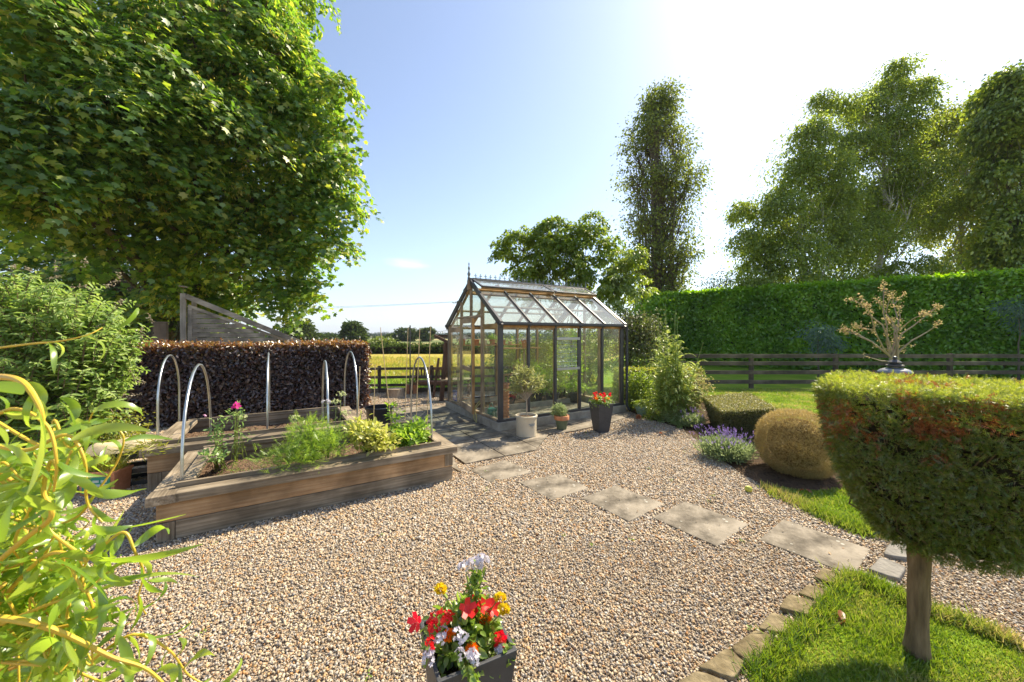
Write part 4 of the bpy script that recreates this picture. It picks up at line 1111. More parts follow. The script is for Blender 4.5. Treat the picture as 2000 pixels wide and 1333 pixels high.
birch('broad lighter green birch between the tallest birch and the right edge', 1880, 24,
      [(1850, 230, 1.1, .8), (1900, 260, 1.5, 1.1), (1860, 330, 1.9, 1.3), (1940, 350, 2.0, 1.3), (1990, 420, 2, 1.2), (1880, 440, 2.2, 1.4), (1960, 500, 2.2, 1.3), (1860, 540, 2.0, 1.2), (1810, 290, 1.0, .7), (2040, 500, 2.2, 1), (1850, 400, 1.7, 1.1), (1920, 300, 1.4, 1), (1900, 560, 2.2, 1.3), (1960, 430, 1.9, 1.2), (1980, 320, 1.6, 1)], M_birY)
birch('yellow green maple like tree at the right edge, rising behind the birches', 2010, 20,
      [(1990, 160, 1.1, .8), (1940, 190, 1.0, .7), (1980, 230, 1.5, 1), (2040, 200, 1.7, 1), (2030, 300, 1.8, 1), (2100, 260, 1.8, .8), (2100, 400, 2, .8), (1970, 330, 1.6, 1), (1990, 430, 1.8, 1.2), (1930, 260, 1.2, .8), (2000, 520, 1.9, 1.2), (1950, 480, 1.5, 1)], M_lime, size=.20, tips=120, per=14, name='maple_tree', grp=None, bmat=M_bark)
tree('dark_tree', 'small dark bushy tree in the gap between the columnar tree and the birches', 'tree', (14.0, 26, 0), (14.0, 26, 4), .12,
     [(P(1425, 545, 25), (1.3, 1.2, .8), 1), (P(1390, 565, 25), (1.1, 1, .7), .8), (P(1455, 580, 25), (1.2, 1, .8), .8)], 45, 12, .22, T_OVAL, .13, M_far, fork=.4)
# elder like tree behind the greenhouse and lime shrubs
tree('elder_tree', 'spreading small tree with open feathery branches directly behind the greenhouse roof', 'tree', (1.9, 14.2, 0), (1.9, 14.2, 3.4), .12,
     [(P(1010, 470, 14), (.75, .8, .55), .9), (P(1060, 490, 14), (.9, .8, .7), 1.2), (P(1120, 470, 14), (.9, .8, .7), 1.2), (P(1160, 440, 14), (.6, .7, .55), .7), (P(1085, 450, 14), (.7, .7, .45), .8), (P(1185, 500, 14), (.8, .8, .8), 1), (P(1030, 530, 14.2), (.9, .8, .6), 1), (P(1130, 540, 14), (1, .8, .7), 1.1), (P(985, 500, 14), (.45, .5, .35), .4), (P(1090, 500, 13.6), (1.0, .7, .8), 1.2), (P(1160, 560, 13.6), (.8, .7, .7), 1), (P(1040, 570, 13.6), (.9, .7, .5), .9)],
     60, 11, .15, T_OVAL, .115, M_eld, M_bark, fork=.15, twigs=.7, hang=.2, pads=(25, 85, .34, .3, .6))
tree('lime_shrub', 'bright yellow green shrub rising between the greenhouse end and the columnar tree', 'shrub', (3.0, 12.8, 0), (3.2, 12.8, 2.6), .07,
     [(P(1225, 500, 13), (.55, .6, .5), .9), (P(1200, 560, 12.8), (.75, .7, .6), 1.2), (P(1235, 570, 12.8), (.7, .7, .6), 1), (P(1190, 620, 12.5), (.7, .7, .6), 1), (P(1215, 530, 13), (.6, .6, .5), .9)],
     60, 13, .15, T_OVAL, .10, M_lime, fork=.1, twigs=.5, pads=(22, 80, .28, .3, .6))
tree('plum_shrub', 'dark purplish shrub with glinting leaves at the greenhouse corner', 'shrub', (3.75, 11.9, 0), (3.9, 11.9, 1.9), .06,
     [(P(1250, 640, 12), (.6, .6, .5), 1.2), (P(1235, 690, 11.8), (.6, .6, .5), 1.1), (P(1265, 665, 11.9), (.45, .5, .55), 1), (P(1215, 640, 12), (.5, .5, .5), .8)],
     120, 13, .12, T_OVAL, .075, leafmat('plum_leaf', [(.07, .055, .03), (.11, .13, .035), (.17, .22, .05)], trans=.42, gloss=.05, rough=.4), fork=.1)
for i, (px, d, hh, lb, mt) in enumerate([(1010, 13.5, 1.9, 'dark green bush seen through the left side of the greenhouse glass', M_eld), (1080, 13.6, 2.2, 'dark green bush seen through the middle of the greenhouse glass', M_eld), (1150, 13, 2.1, 'green bush seen through the right bays of the greenhouse', M_bir)]):
    c = P(px, 654, d); c[2] = 0
    tree('garden_shrub', lb, 'shrub', c, c + Zz * hh * .6, .05, [(c + Zz * hh * .5, (.8, .7, hh * .42), 1.6), (c + Zz * hh * .65 + U * .4, (.6, .6, .5), 1), (c + Zz * hh * .35 - U * .4, (.6, .6, .5), 1)], 90, 12, .15, T_OVAL, .09, mt, fork=.1, limbs=False, group='bushes behind the greenhouse')

# ---- clipped hedges
def quadsurf(p0, a, b, n, bulge=0.03, nrm=None):
    u = rng.random(n); v = rng.random(n)
    p = p0 + np.outer(u, a) + np.outer(v, b)
    nn = unit(np.cross(a, b)) if nrm is None else nrm
    q = rng.normal(size=n) * bulge + .03 * np.sin(u * np.linalg.norm(a) * 2.3) * np.cos(v * np.linalg.norm(b) * 2.9 + u * 3)
    return p + np.outer(q, nn), np.tile(nn, (n, 1))
def hedge(name, label, o, L, D_, Hh, du, dv, dens, leaf, size, mat, topmat=None, core=None, cmat=None, bulge=.04, endL=True, endR=True, group=None, cat='hedge', lift=.5, topspill=.12, topdrop=.045):
    o = np.array(o, float); du = np.array(du); dv = np.array(dv)
    root = thing(name, o + du * L / 2 + dv * D_ / 2, label, cat, group)
    Ps, Ns = [], []
    def face(p0, a, b, dn, k=1):
        p, nn = quadsurf(p0, a, b, int(np.linalg.norm(a) * np.linalg.norm(b) * dens * k), bulge)
        s = np.sign(np.dot(nn[0], dn)) or 1
        Ps.append(p); Ns.append(nn * s)
    face(o, du * L, Zz * Hh, -dv); face(o + dv * D_, du * L, Zz * Hh, dv, .5)
    if endL: face(o, dv * D_, Zz * Hh, -du, .9)
    if endR: face(o + du * L, dv * D_, Zz * Hh, du, .9)
    Pn = np.concatenate(Ps); Nn = np.concatenate(Ns); n = len(Pn)
    def put(nm, Pn, Nn, mt):
        n = len(Pn); D = rdir(n) * .9 + Nn * .45; D[:, 2] -= .25
        N = Nn * 1.0 + rdir(n) * .8; N[:, 2] += lift
        scatter(nm, leaf, Pn - Nn * .02, D, N, size * (.65 + .7 * rng.random(n)), mt, root)
    put('side_leaves', Pn, Nn, mat)
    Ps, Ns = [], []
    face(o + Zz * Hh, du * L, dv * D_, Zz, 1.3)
    # fresh growth along the upper rims; on the laurel, leaves coloured as sunlit
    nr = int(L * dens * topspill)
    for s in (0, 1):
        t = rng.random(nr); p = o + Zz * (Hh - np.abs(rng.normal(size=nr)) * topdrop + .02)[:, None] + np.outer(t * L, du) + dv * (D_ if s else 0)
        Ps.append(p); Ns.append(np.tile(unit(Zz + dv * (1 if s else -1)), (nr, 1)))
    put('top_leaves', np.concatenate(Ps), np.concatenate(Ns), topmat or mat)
    c = o + du * L / 2 + dv * D_ / 2 + Zz * (Hh * .5 - .04)
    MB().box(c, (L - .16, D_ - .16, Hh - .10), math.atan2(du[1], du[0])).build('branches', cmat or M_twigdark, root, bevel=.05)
    return root
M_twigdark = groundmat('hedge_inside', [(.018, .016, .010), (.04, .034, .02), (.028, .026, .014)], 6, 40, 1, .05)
hedge('purple_hedge', 'clipped purple beech hedge with coppery new leaves along its top', np.array([-3.35, 8.55, 0]) - U * 5.6, 5.6, .75, 1.47, U, Vv, 2300, T_OVAL, .062, M_beech, M_beechtop, bulge=.04, topspill=.17, topdrop=.075)
h0 = np.array([8.2, 22.0, 0]); h1 = np.array([20.5, 12.8, 0]); hu = unit(h1 - h0); hv = np.array([-hu[1], hu[0], 0])
if hv[1] < 0: hv = -hv
hedge('laurel_hedge', 'long tall clipped laurel hedge, bright glossy green, running behind the right fence', h0, np.linalg.norm(h1 - h0), 1.5, 4.0, hu, hv, 900, T_OVAL, .15, M_laur, leafmat('laurel_sunlit_top', [(.14, .30, .012), (.22, .40, .02), (.32, .48, .04)], trans=.5, gloss=.05), bulge=.09, lift=.8, topspill=.6, topdrop=.20)  # yellow green top leaves: sunlight on the hedge top put into their colour
tree('laurel_bush', 'rounded laurel at the left end of the long hedge, lit bright at the top', 'shrub', (8.1, 21.2, 0), (8.1, 21.2, 2.5), .1,
     [((8.2, 21.3, 1.3), (1.2, 1.2, 1.4), 1.5), ((8.5, 21.4, 2.9), (1.2, 1.0, 1.1), 1.5), ((7.5, 21.2, 1.9), (.8, .8, 1.2), 1)], 110, 14, .2, T_OVAL, .15, M_laur, limbs=False, lean=None)
hedge('low_hedge', 'low yellow green clipped hedge behind the tall spiky plant', np.array([2.75, 9.15, 0]), 2.05, .75, .80, np.array([1, .03, 0]), np.array([-.03, 1, 0]), 2600, T_OVAL, .045, M_lime, M_yg, bulge=.03)

# ---- right post and rail fence
def railfence(label, pts, hgt, rails, grp=None, mats=(MDx, MDz), pw=.11, rw=.13, kick=False):
    pts = [np.array(p, float) for p in pts]
    root = thing('post_and_rail_fence', (pts[0] + pts[-1]) / 2, label, 'fence', grp)
    for i, p in enumerate(pts):
        MB().box(p + Zz * hgt / 2, (pw, pw * .9, hgt), math.atan2(*(pts[-1] - pts[0])[[1, 0]])).build('post', mats[1], root, bevel=.008)
        if i < len(pts) - 1:
            d = unit(pts[i + 1] - p); nrm = np.array([d[1], -d[0], 0])
            for z in rails:
                j = random.uniform(-.006, .006)
                MB().bar(p + nrm * (pw * .45 + .02) + Zz * (z + j) + d * .004, pts[i + 1] + nrm * (pw * .45 + .02) + Zz * (z - j) - d * .004, .035, rw).build('rail', mats[0], root, bevel=.004)
            if kick: MB().bar(p + nrm * .1 + Zz * .06, pts[i + 1] + nrm * .1 + Zz * .06, .04, .14).build('kickboard', mats[0], root)
    return root
fp = [(x, 11.6 + .0 * x, 0) for x in (4.85, 7.52, 10.17, 13.75, 17.2)]
fp = [((px - 1000) / F * 11.6, 11.6, 0) for px in (1300, 1467, 1632, 1855, 2080)]
railfence('dark stained post and rail fence across the lawn in front of the laurel hedge', fp, 1.10, (1.03, .80, .52, .22), rw=.12)
MFx, MFz = wood('field_rail_x', [(.075, .06, .045), (.14, .115, .085), (.18, .15, .115)], 'x'), wood('field_rail_z', [(.09, .07, .05), (.16, .13, .10)], 'z')
fp = [(x, 10.9 + (x + 3.4) * .12, 0) for x in (-5.4, -3.9, -2.4, -.9, .6, 2.1)]
railfence('three rail field fence between the gravel and the yellow meadow', fp, .78, (.70, .45, .22), mats=(MFx, MFz), rw=.075, pw=.09, kick=True)
fp = [P(x, 700, 15.5) * np.array([1, 1, 0]) for x in (1925, 1990, 2060)]
m = MB()
for k in range(14):
    p = fp[0] + (fp[2] - fp[0]) * k / 13; m.box(p + Zz * .5, (.11, .02, .95), 0)
gt = thing('slatted_gate', fp[0], 'weathered vertical board panel behind the right fence, at the right edge', 'gate'); m.build('boards', MGz, gt)
m = MB(); m.bar(fp[0] + Zz * .8 - np.array([0, .03, 0]), fp[2] + Zz * .8 - np.array([0, .03, 0]), .03, .09); m.bar(fp[0] + Zz * .25 - np.array([0, .03, 0]), fp[2] + Zz * .25 - np.array([0, .03, 0]), .03, .09); m.build('rail', MGu, gt)
for i, (px, py, d, s, lb) in enumerate([(1598, 650, 13.2, .8, 'airy blue green shrub behind the fence, in front of the laurel hedge'), (1990, 600, 12.6, .75, 'blue green shrub at the right edge in front of the laurel hedge')]):
    c = P(px, py, d); b = c * np.array([1, 1, 0])
    tree('blue_green_shrub', lb, 'shrub', b, b + Zz * (c[2] - .2), .03, [(c, (s * .7, s * .6, s * .35), 1), (c - Zz * .5 + np.array([.3, 0, 0]), (s * .6, s * .5, s * .4), .8)], 60, 9, .12, T_LONG, .13,
         leafmat('blue_leaf' + str(i), [(.07, .13, .09), (.11, .19, .13)], trans=.35, gloss=.06), fork=.2, twigs=.5)

# ---- left log shelter behind the hedge
A = np.array([-8.47, 9.5, 0]); shl = 2.25
sh = thing('log_store', A + U * 1.1 + Vv * .6, 'grey timber log store with steep single pitch roof behind the purple hedge', 'shed')
def sp(a, b, z): return A + U * a + Vv * b + Zz * z
zt0, zt1 = 2.72, 1.66
for k in range(22):
    z0 = k * .125
    if z0 > 2.45: break
    lim = shl if z0 + .12 < zt1 - .12 else shl * (zt0 - .16 - (z0 + .12)) / (zt0 - zt1)
    if lim < .15: break
    MB().box(sp(.05 + lim / 2, .02 + (k % 2) * .002, z0 + .06), (lim - .05, .022, .110), TH).build('board', MGu, sh, bevel=.004)
m = MB(); m.bar(sp(.09, -.005, zt0 - .27), sp(shl, -.005, zt1 - .13), .02, .07); m.bar(sp(.13, -.006, 0), sp(.13, -.006, zt0 - .28), .02, .08, up=U); m.build('trim', MGu, sh)
for b in (0, 1.3):
    MB().box(sp(0, b, 1.38), (.115, .115, 2.76), TH).build('corner_post', MGz, sh, bevel=.006)
    MB().box(sp(shl + .06, b, .80), (.10, .10, 1.60), TH).build('corner_post', MGz, sh, bevel=.006)
MB().bar(sp(.06, -.06, zt0 - .03), sp(shl + .50, -.06, zt1 - .26), .045, .13).build('fascia', MGu, sh, bevel=.004)
MB().bar(sp(.06, 1.4, zt0 - .03), sp(shl + .50, 1.4, zt1 - .26), .045, .13).build('fascia', MGu, sh, bevel=.004)
for k in range(13):
    t = .02 + k / 12.4; p = sp(.1 + t * (shl + .3), .67, zt0 - .045 - t * (zt0 - zt1 + .18))
    MB().bar(p - Vv * .72, p + Vv * .72, .135, .018, up=unit(Zz * 2.2 + U * 1.0)).build('roof_slat', MGu, sh)
m = MB(); m.tube([sp(0, 0, 2.76), sp(0, 0, 2.93)], .006, 6); m.lathe(sp(0, 0, 2.93), [(.01, -.02), (.11, .0), (.09, .02), (0, .03)], 14, axis=(.15, 0, 1)); o = m.build('ornament', M_oldced, sh, smooth=True)
m = MB(); b = P(314, 654, 9.0) * np.array([1, 1, 0]); m.box(b + Zz * .99, (.26, .12, 1.98), R(20)); m.box(b + Zz * 2.0, (.28, .14, .03), R(20))
tag(m.build('gate_post', wood('post_z', [(.12, .085, .06), (.20, .15, .105)], 'z'), bevel=.01), 'square brown timber post left of the log store, above the hedge', 'post')

# ---- buddleja on the left
bd_lobes = [(P(40, 565, 4.6), (.7, .6, .25), .7), (P(150, 600, 4.7), (.45, .5, .25), .6), (P(60, 610, 4.6), (.80, .7, .40), 1.3), (P(-60, 600, 4.4), (.7, .6, .45), .8), (P(150, 655, 4.7), (.62, .6, .40), 1.2), (P(100, 710, 4.6), (.8, .6, .5), 1.4), (P(0, 720, 4.4), (.8, .6, .5), 1.2), (P(190, 720, 4.9), (.5, .5, .42), 1), (P(150, 790, 4.7), (.6, .5, .45), 1), (P(40, 800, 4.5), (.7, .5, .4), 1), (P(240, 665, 5), (.33, .3, .22), .6)]
bd = thing('buddleja', (-5.6, 4.6, 0), 'large leafy grey green shrub with arching flower tips at the left edge', 'shrub')
bm_ = MB(); bP, bD, bN, bS = [], [], [], []
b0_ = np.array([-5.7, 4.7, 0])
for (c_, r_, w_) in bd_lobes:
    for k in range(int(66 * w_)):
        d_ = rdir(1)[0]; e_ = np.array(c_) + d_ * np.array(r_) * random.uniform(.55, 1.12); out_ = unit((e_ - np.array(c_)) * np.array([1, 1, .3]) + Zz * .05)
        s_ = e_ - unit(out_ * .6 + Zz * random.uniform(.5, 1.1)) * random.uniform(.30, .48)
        pts = [s_ + (e_ - s_) * t_ + Zz * .06 * math.sin(math.pi * t_) for t_ in np.linspace(0, 1, 6)]; pts.append(e_ + out_ * .05 - Zz * .03)
        bm_.tube(pts, [.005, .0045, .004, .0035, .003, .002, .0015], 4, caps=False)
        nn_ = 9
        for j in range(nn_):
            f = j / (nn_ - 1) * 5.6; i = min(5, int(f)); p_ = pts[i] + (pts[i + 1] - pts[i]) * (f - i); ax_ = unit(pts[i + 1] - pts[i]); sd = unit(np.cross(ax_, rng.normal(size=3) * .5 + (Zz if j % 2 else out_)))
            for q in (-1, 1):
                bP.append(p_); bD.append(unit(sd * q + ax_ * .55 - Zz * .35 + rng.normal(size=3) * .15)); bN.append(ax_ * .8 + Zz * .8 + rng.normal(size=3) * .3); bS.append(random.uniform(.07, .125) * (1.15 - .5 * j / nn_))
bm_.build('stems', M_twig, bd)
scatter('leaves', T_LEAF, np.array(bP), np.array(bD), np.array(bN), np.array(bS), M_bud, bd)
core_ = MB()
for (c_, r_, w_) in bd_lobes: pass
bb = bpy.data.objects['buddleja']; m = MB()
tips_ = [(25, 520), (60, 530), (110, 530), (165, 523), (205, 560), (230, 552), (225, 600), (275, 640), (300, 632), (95, 545), (140, 560), (265, 740), (240, 775), (20, 700), (60, 700), (160, 700), (185, 640)]
fl = []
for (x, y) in tips_:
    p = P(x, y, 4.6 + random.uniform(-.3, .3)); q = unit(rng.normal(size=3) * .5 + np.array([.6, 0, .35]))
    n = 26; t = rng.random(n)[:, None]; fl.append(p + q * t * .14 + rng.normal(size=(n, 3)) * .011)
M_spike = leafmat('dry_spike', [(.24, .20, .13), (.34, .28, .18), (.30, .26, .20)], trans=.25, gloss=.02)
for f_ in fl: scatter('flower_spike', T_DIAM, f_, rdir(len(f_)), rdir(len(f_)), .028, M_spike, bb)
tree('golden_shrub', 'small yellow green shrub below the big leafy shrub at left', 'shrub', G(215, 900), G(215, 900) + Zz * .35, .02,
     [(P(225, 830, 5.0), (.33, .3, .2), 1), (P(170, 860, 4.9), (.35, .3, .2), 1), (P(210, 870, 4.8), (.3, .3, .2), 1)], 90, 10, .05, T_OVAL, .035, M_yg, M_twig, twigs=.4)

# ---- far landscape
def fartree(px, d, top_py, w, label, mat=M_far, dens=110, leaf=.5, base_py=None):
    c = P(px, top_py, d); h = c[2]; b = np.array([c[0], d, 0])
    lb = []
    r = w / F * d / 2
    for i in range(8):
        a = random.uniform(0, 6.28); z = h * random.uniform(.25, .82); rr = r * (.62 if z < h * .6 else .45)
        lb.append(((b[0] + math.cos(a) * r * .5, d + math.sin(a) * r * .5, z), (rr, rr, h * .22), 1))
    lb.append(((b[0], d, h * .80), (r * .5, r * .5, h * .2), 1))
    tree('field_tree', label, 'tree', b, b + Zz * h * .7, h * .025, lb, dens, 7, r * .10, T_OVAL, leaf, mat, fork=.2, limbs=False, group='trees in the fields')
fartree(575, 62, 628, 62, 'dark leafy field tree beyond the log store roof, leftmost on the horizon')
fartree(605, 66, 652, 50, 'lower field tree touching the right side of the leftmost one')
fartree(640, 90, 656, 36, 'small flat topped field tree just above the purple hedge')
fartree(687, 58, 629, 46, 'round isolated field tree standing above the hedge end')
fartree(795, 95, 643, 42, 'field tree left of the dark string light pole')
fartree(770, 97, 655, 40, 'low dark field tree behind the lime bush')
fartree(833, 92, 643, 30, 'upright field tree between the dark pole and the timber frame')
fartree(742, 46, 664, 56, 'round yellow green bush behind the field hedge, under the horizon', M_fargreen, leaf=.3)
fartree(785, 46, 676, 34, 'small yellow green bush sticking up over the field hedge', M_fargreen, leaf=.25)
fartree(470, 70, 640, 60, 'distant tree showing under the sycamore, left of the low roof')
hedge('field_hedge', 'dark hedge crossing the yellow meadow in the distance', (-22, 32.5, 0), 40, 1.2, .66, (1, .02, 0), (-.02, 1, 0), 60, T_OVAL, .28, M_far, M_far, bulge=.12, lift=.4)
M_wood = leafmat('distant_wood', [(.03, .055, .025), (.05, .08, .03)], trans=.1, gloss=0)
def woodland(y, x0, x1, hh, n, sz):
    x = rng.uniform(x0, x1, n); z = rng.random(n) * hh * (.45 + .55 * np.abs(np.sin(x / hh / 5) * np.cos(x / hh / 13 + 1))); yy = y + rng.uniform(-1, 1, n) * hh
    return np.stack([x, yy, z], 1)
for (y, x0, x1, hh, n, sz) in ((150, -150, 60, 1.7, 7000, .9), (330, -380, 220, 3.2, 7000, 1.6), (800, -950, 700, 5, 8000, 3.5), (2300, -2600, 2300, 14, 8000, 12)):
    p = woodland(y, x0, x1, hh, n, sz)
    tag(scatter('distant_woodland', T_OVAL, p, rdir(n), rdir(n), sz, M_wood), kind='stuff')
# hills on the horizon
m = MB(); xs_ = np.linspace(-4500, 4500, 60); V_ = []
for x in xs_: V_ += [(x, 5200, -10), (x, 5600, 34 + 16 * math.sin(x / 700) + 8 * math.sin(x / 260 + 1)), (x, 6200, -10)]
m.add(V_, [[3 * i, 3 * i + 3, 3 * i + 4, 3 * i + 1] for i in range(59)] + [[3 * i + 1, 3 * i + 4, 3 * i + 5, 3 * i + 2] for i in range(59)])
struct(m.build('hills', M_farfield))
# ================================================================ CLIPPED SHAPES
M_yew = leafmat('cypress_spray', [(.06, .105, .016), (.09, .155, .02), (.14, .215, .026), (.18, .14, .045), (.22, .29, .035)], trans=.34, gloss=.05)
M_yewtop = leafmat('cypress_new', [(.17, .23, .02), (.28, .34, .035), (.38, .40, .06)], trans=.4, gloss=.05)
M_rust = leafmat('cypress_dead', [(.16, .055, .02), (.30, .10, .03), (.36, .17, .06)], trans=.35, gloss=.03)
M_branch = pmat('inner_branch', [(.11, .07, .04), (.20, .135, .08)], scale=9, rough=.9, bump=0)
def topiary():
    c = np.array([2.285, 1.955, 0]); ct = np.array([2.135, 1.94, 0]); ax = unit(np.array([.69, -.72, 0])); ay = unit(np.array([.72, .69, 0]))
    root = thing('clipped_conifer', c, 'clipped conifer, flat topped square crown with rusty dead patches on a bare trunk', 'tree')
    zt = 1.425
    def half(z):
        ks = [(.56, .16), (.60, .25), (.68, .30), (.80, .36), (.95, .41), (1.10, .445), (1.30, .472), (1.44, .478)]
        return np.interp(z, [k[0] for k in ks], [k[1] for k in ks])
    def expo(z): return np.interp(z, [.56, .85, 1.2], [2.2, 3.5, 7.0])
    def surf(n):
        z = .57 + (zt - .57) * rng.random(n) ** .85; t = rng.random(n) * 2 * math.pi; e = expo(z); r = half(z)
        cx, sx = np.cos(t), np.sin(t)
        k = (np.abs(cx) ** e + np.abs(sx) ** e) ** (-1 / e)
        x, y = cx * k, sx * k
        nx = np.sign(cx) * np.abs(x) ** (e - 1); ny = np.sign(sx) * np.abs(y) ** (e - 1)
        nn = unit(np.outer(nx, ax) + np.outer(ny, ay)); nn[:, 2] -= np.interp(z, [.57, .7, 1.0, 1.3], [1.6, .8, .25, .02]); nn = unit(nn)
        p = c + np.outer(x * r, ax) + np.outer(y * r, ay); p[:, 2] = z
        return p, nn
    patches = [P(1600, 830, 1.75), P(1640, 800, 1.6), P(1765, 790, 1.6), P(1800, 830, 1.6), P(1855, 800, 1.55), P(1860, 840, 1.55), P(1610, 870, 1.75), P(1945, 790, 1.5), P(1700, 845, 1.6), P(1900, 880, 1.55), P(1830, 900, 1.6), P(1690, 800, 1.6)]
    def put(p, nn, size, mt, nm, out=.5, dn=.0):
        n = len(p); D = rdir(n) * .75 + nn * out + Zz * dn; N = nn + rdir(n) * .7
        return scatter(nm, T_FROND, p, D, N, size * (.55 + .9 * rng.random(n)), mt, root)
    p, nn = surf(60000); p = p - nn * (np.abs(rng.normal(size=len(p))) * .022)[:, None]
    # sparse hollows where the branches show
    hol = np.sin(p[:, 0] * 17 + p[:, 2] * 9) * np.sin(p[:, 1] * 15 - p[:, 2] * 13 + 2) * np.sin(p[:, 2] * 21 + p[:, 0] * 6)
    keep = rng.random(len(p)) < np.where(hol > .18, .22, .95) * np.interp(p[:, 2], [.55, .9, 1.35], [.9, .7, 1])
    p, nn = p[keep], nn[keep]
    rust = np.zeros(len(p), bool)
    keyp = []
    pxs = 1000 + F * p[:, 0] / p[:, 1]; pys = HZ + F * (H - p[:, 2]) / p[:, 1]
    for (qx, qy) in ((1600, 830), (1612, 862), (1640, 800), (1765, 775), (1790, 800), (1808, 835), (1855, 800), (1862, 838), (1925, 790), (1705, 850), (1640, 835), (1940, 830), (1830, 900), (1668, 818), (1598, 795)):
        sc_ = (pxs - qx) ** 2 + (pys - qy) ** 2 + np.where(p[:, 1] > np.median(p[:, 1]) + .1, 1e5, 0); keyp.append(p[np.argmin(sc_)])
    patches = keyp
    for q in patches: rust |= (np.linalg.norm(p - q, axis=1) + rng.normal(size=len(p)) * .02) < random.uniform(.02, .045)
    for q in rng.normal(size=(22, 3)) * np.array([.5, .5, .25]) + c + Zz * 1.2: rust |= np.linalg.norm(p - q, axis=1) + rng.normal(size=len(p)) * .01 < .03
    put(p[~rust], nn[~rust], .036, M_yew, 'crown', dn=.12)
    put(p[rust], nn[rust], .036, M_rust, 'dead_sprays')
    # top
    n = 15000; u = rng.uniform(-1, 1, n); v = rng.uniform(-1, 1, n); k = (np.abs(u) ** 8 + np.abs(v) ** 8) < 1; u, v = u[k], v[k]
    p = c + np.outer(u * .485, ax) + np.outer(v * .485, ay) + Zz * zt; p[:, 2] += rng.normal(size=len(p)) * .009 + .008 * np.sin(p[:, 0] * 30) * np.sin(p[:, 1] * 26)
    ring = np.interp(np.maximum(abs(u), abs(v)), [.85, 1], [0, -.02]); p[:, 2] += ring
    ru = ((np.sin(p[:, 0] * 9 + 1) * np.sin(p[:, 1] * 7 + .5) + .35 * rng.normal(size=len(p))) > .68) & (np.maximum(abs(u), abs(v)) < .9)
    nn = np.tile(Zz, (len(p), 1))
    put(p[~ru], nn[~ru], .030, M_yewtop, 'top_growth', .35); put(p[ru], nn[ru], .030, M_rust, 'dead_sprays', .2)
    # rim growth
    e = surf(9000); m_ = e[0][:, 2] > 1.33; put(e[0][m_], e[1][m_], .036, leafmat('cypress_rim', [(.09, .14, .02), (.16, .22, .03), (.24, .28, .05)], trans=.4, gloss=.05), 'rim_growth', .6, .3)
    # twiggy heart of the crown
    zs_ = np.linspace(.64, 1.36, 9); N1 = 32; V = []
    for z in zs_:
        e_ = float(expo(z)); r = float(half(z)) * .80
        for k in range(N1):
            t_ = 2 * math.pi * k / N1; cx, sx = math.cos(t_), math.sin(t_); q_ = (abs(cx) ** e_ + abs(sx) ** e_) ** (-1 / e_)
            V.append(c + ax * cx * q_ * r + ay * sx * q_ * r + Zz * z)
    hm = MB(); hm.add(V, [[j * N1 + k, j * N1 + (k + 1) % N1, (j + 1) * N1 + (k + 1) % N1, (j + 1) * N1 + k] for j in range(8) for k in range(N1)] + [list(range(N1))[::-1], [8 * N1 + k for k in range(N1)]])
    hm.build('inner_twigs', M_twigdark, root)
    # inner branches fanning upward
    br = MB()
    q, qn = surf(420)
    for a, b in zip(q, qn):
        if random.random() < .8:
            s = (c + ct) / 2 + Zz * random.uniform(.6, max(.62, a[2] - .12)) + rng.normal(size=3) * np.array([.05, .05, 0]); e_ = a - b * .03
            mid = (s + e_) / 2 + Zz * -.03 + rng.normal(size=3) * .03
            br.tube([s, mid, e_], [.008, .005, .002], 5, caps=False)
    br.build('branches', M_branch, root, smooth=True)
    tk = MB(); pts = [ct + Zz * z + np.array([math.sin(z * 5) * .008, math.cos(z * 4) * .006, 0]) for z in np.linspace(-.02, .85, 12)]
    tk.tube(pts, [.064, .050, .043, .040, .043, .040, .043, .046, .044, .040, .03, .02], 22)
    for k in range(7):   # ribs of the bark
        a = k * .9; tk.tube([q_ + np.array([math.cos(a + i * .05), math.sin(a + i * .05), 0]) * random.uniform(.024, .033) for i, q_ in enumerate(pts[:9])], [.022, .016, .015, .014, .015, .014, .014, .014, .010], 8, caps=False)
    tk.build('trunk', pmat('conifer_bark', [(.06, .038, .02), (.16, .105, .05), (.26, .175, .09), (.10, .085, .04)], scale=16, rough=.95, bump=1, stretch=(1, 1, 7), bscale=60, bdist=.01), root, smooth=True)
topiary()

def blob(name, label, cat, c, rad, n, leaf, size, mat, expo=2.4, wob=.02, zmin=0.0, nm='leaves', up=.4, core=True, group=None, cmat=None):
    c = np.array(c, float); rad = np.array(rad)
    root = thing(name, c * np.array([1, 1, 0]), label, cat, group)
    d = rdir(n); k = (np.abs(d) ** expo).sum(1) ** (-1 / expo); p0 = d * k[:, None]
    nn = unit(np.sign(d) * np.abs(p0) ** (expo - 1) / rad)
    p = c + p0 * rad * (1 - np.abs(rng.normal(size=(n, 1))) * .07 + rng.normal(size=(n, 1)) * wob * .5 + .03 * np.sin(p0[:, :1] * 9) * np.cos(p0[:, 1:2] * 8 + p0[:, 2:] * 7))
    m_ = p[:, 2] > zmin; p, nn = p[m_], nn[m_]; n = len(p)
    D = rdir(n) * .8 + nn * .6; D[:, 2] += .1; N = nn + rdir(n) * .7; N[:, 2] += up
    scatter(nm, leaf, p, D, N, size * (.6 + .8 * rng.random(n)), mat, root)
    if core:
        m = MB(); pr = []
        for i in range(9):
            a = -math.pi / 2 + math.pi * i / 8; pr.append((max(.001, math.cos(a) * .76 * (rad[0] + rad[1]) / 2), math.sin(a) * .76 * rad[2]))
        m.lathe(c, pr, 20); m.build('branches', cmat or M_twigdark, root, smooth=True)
    return root
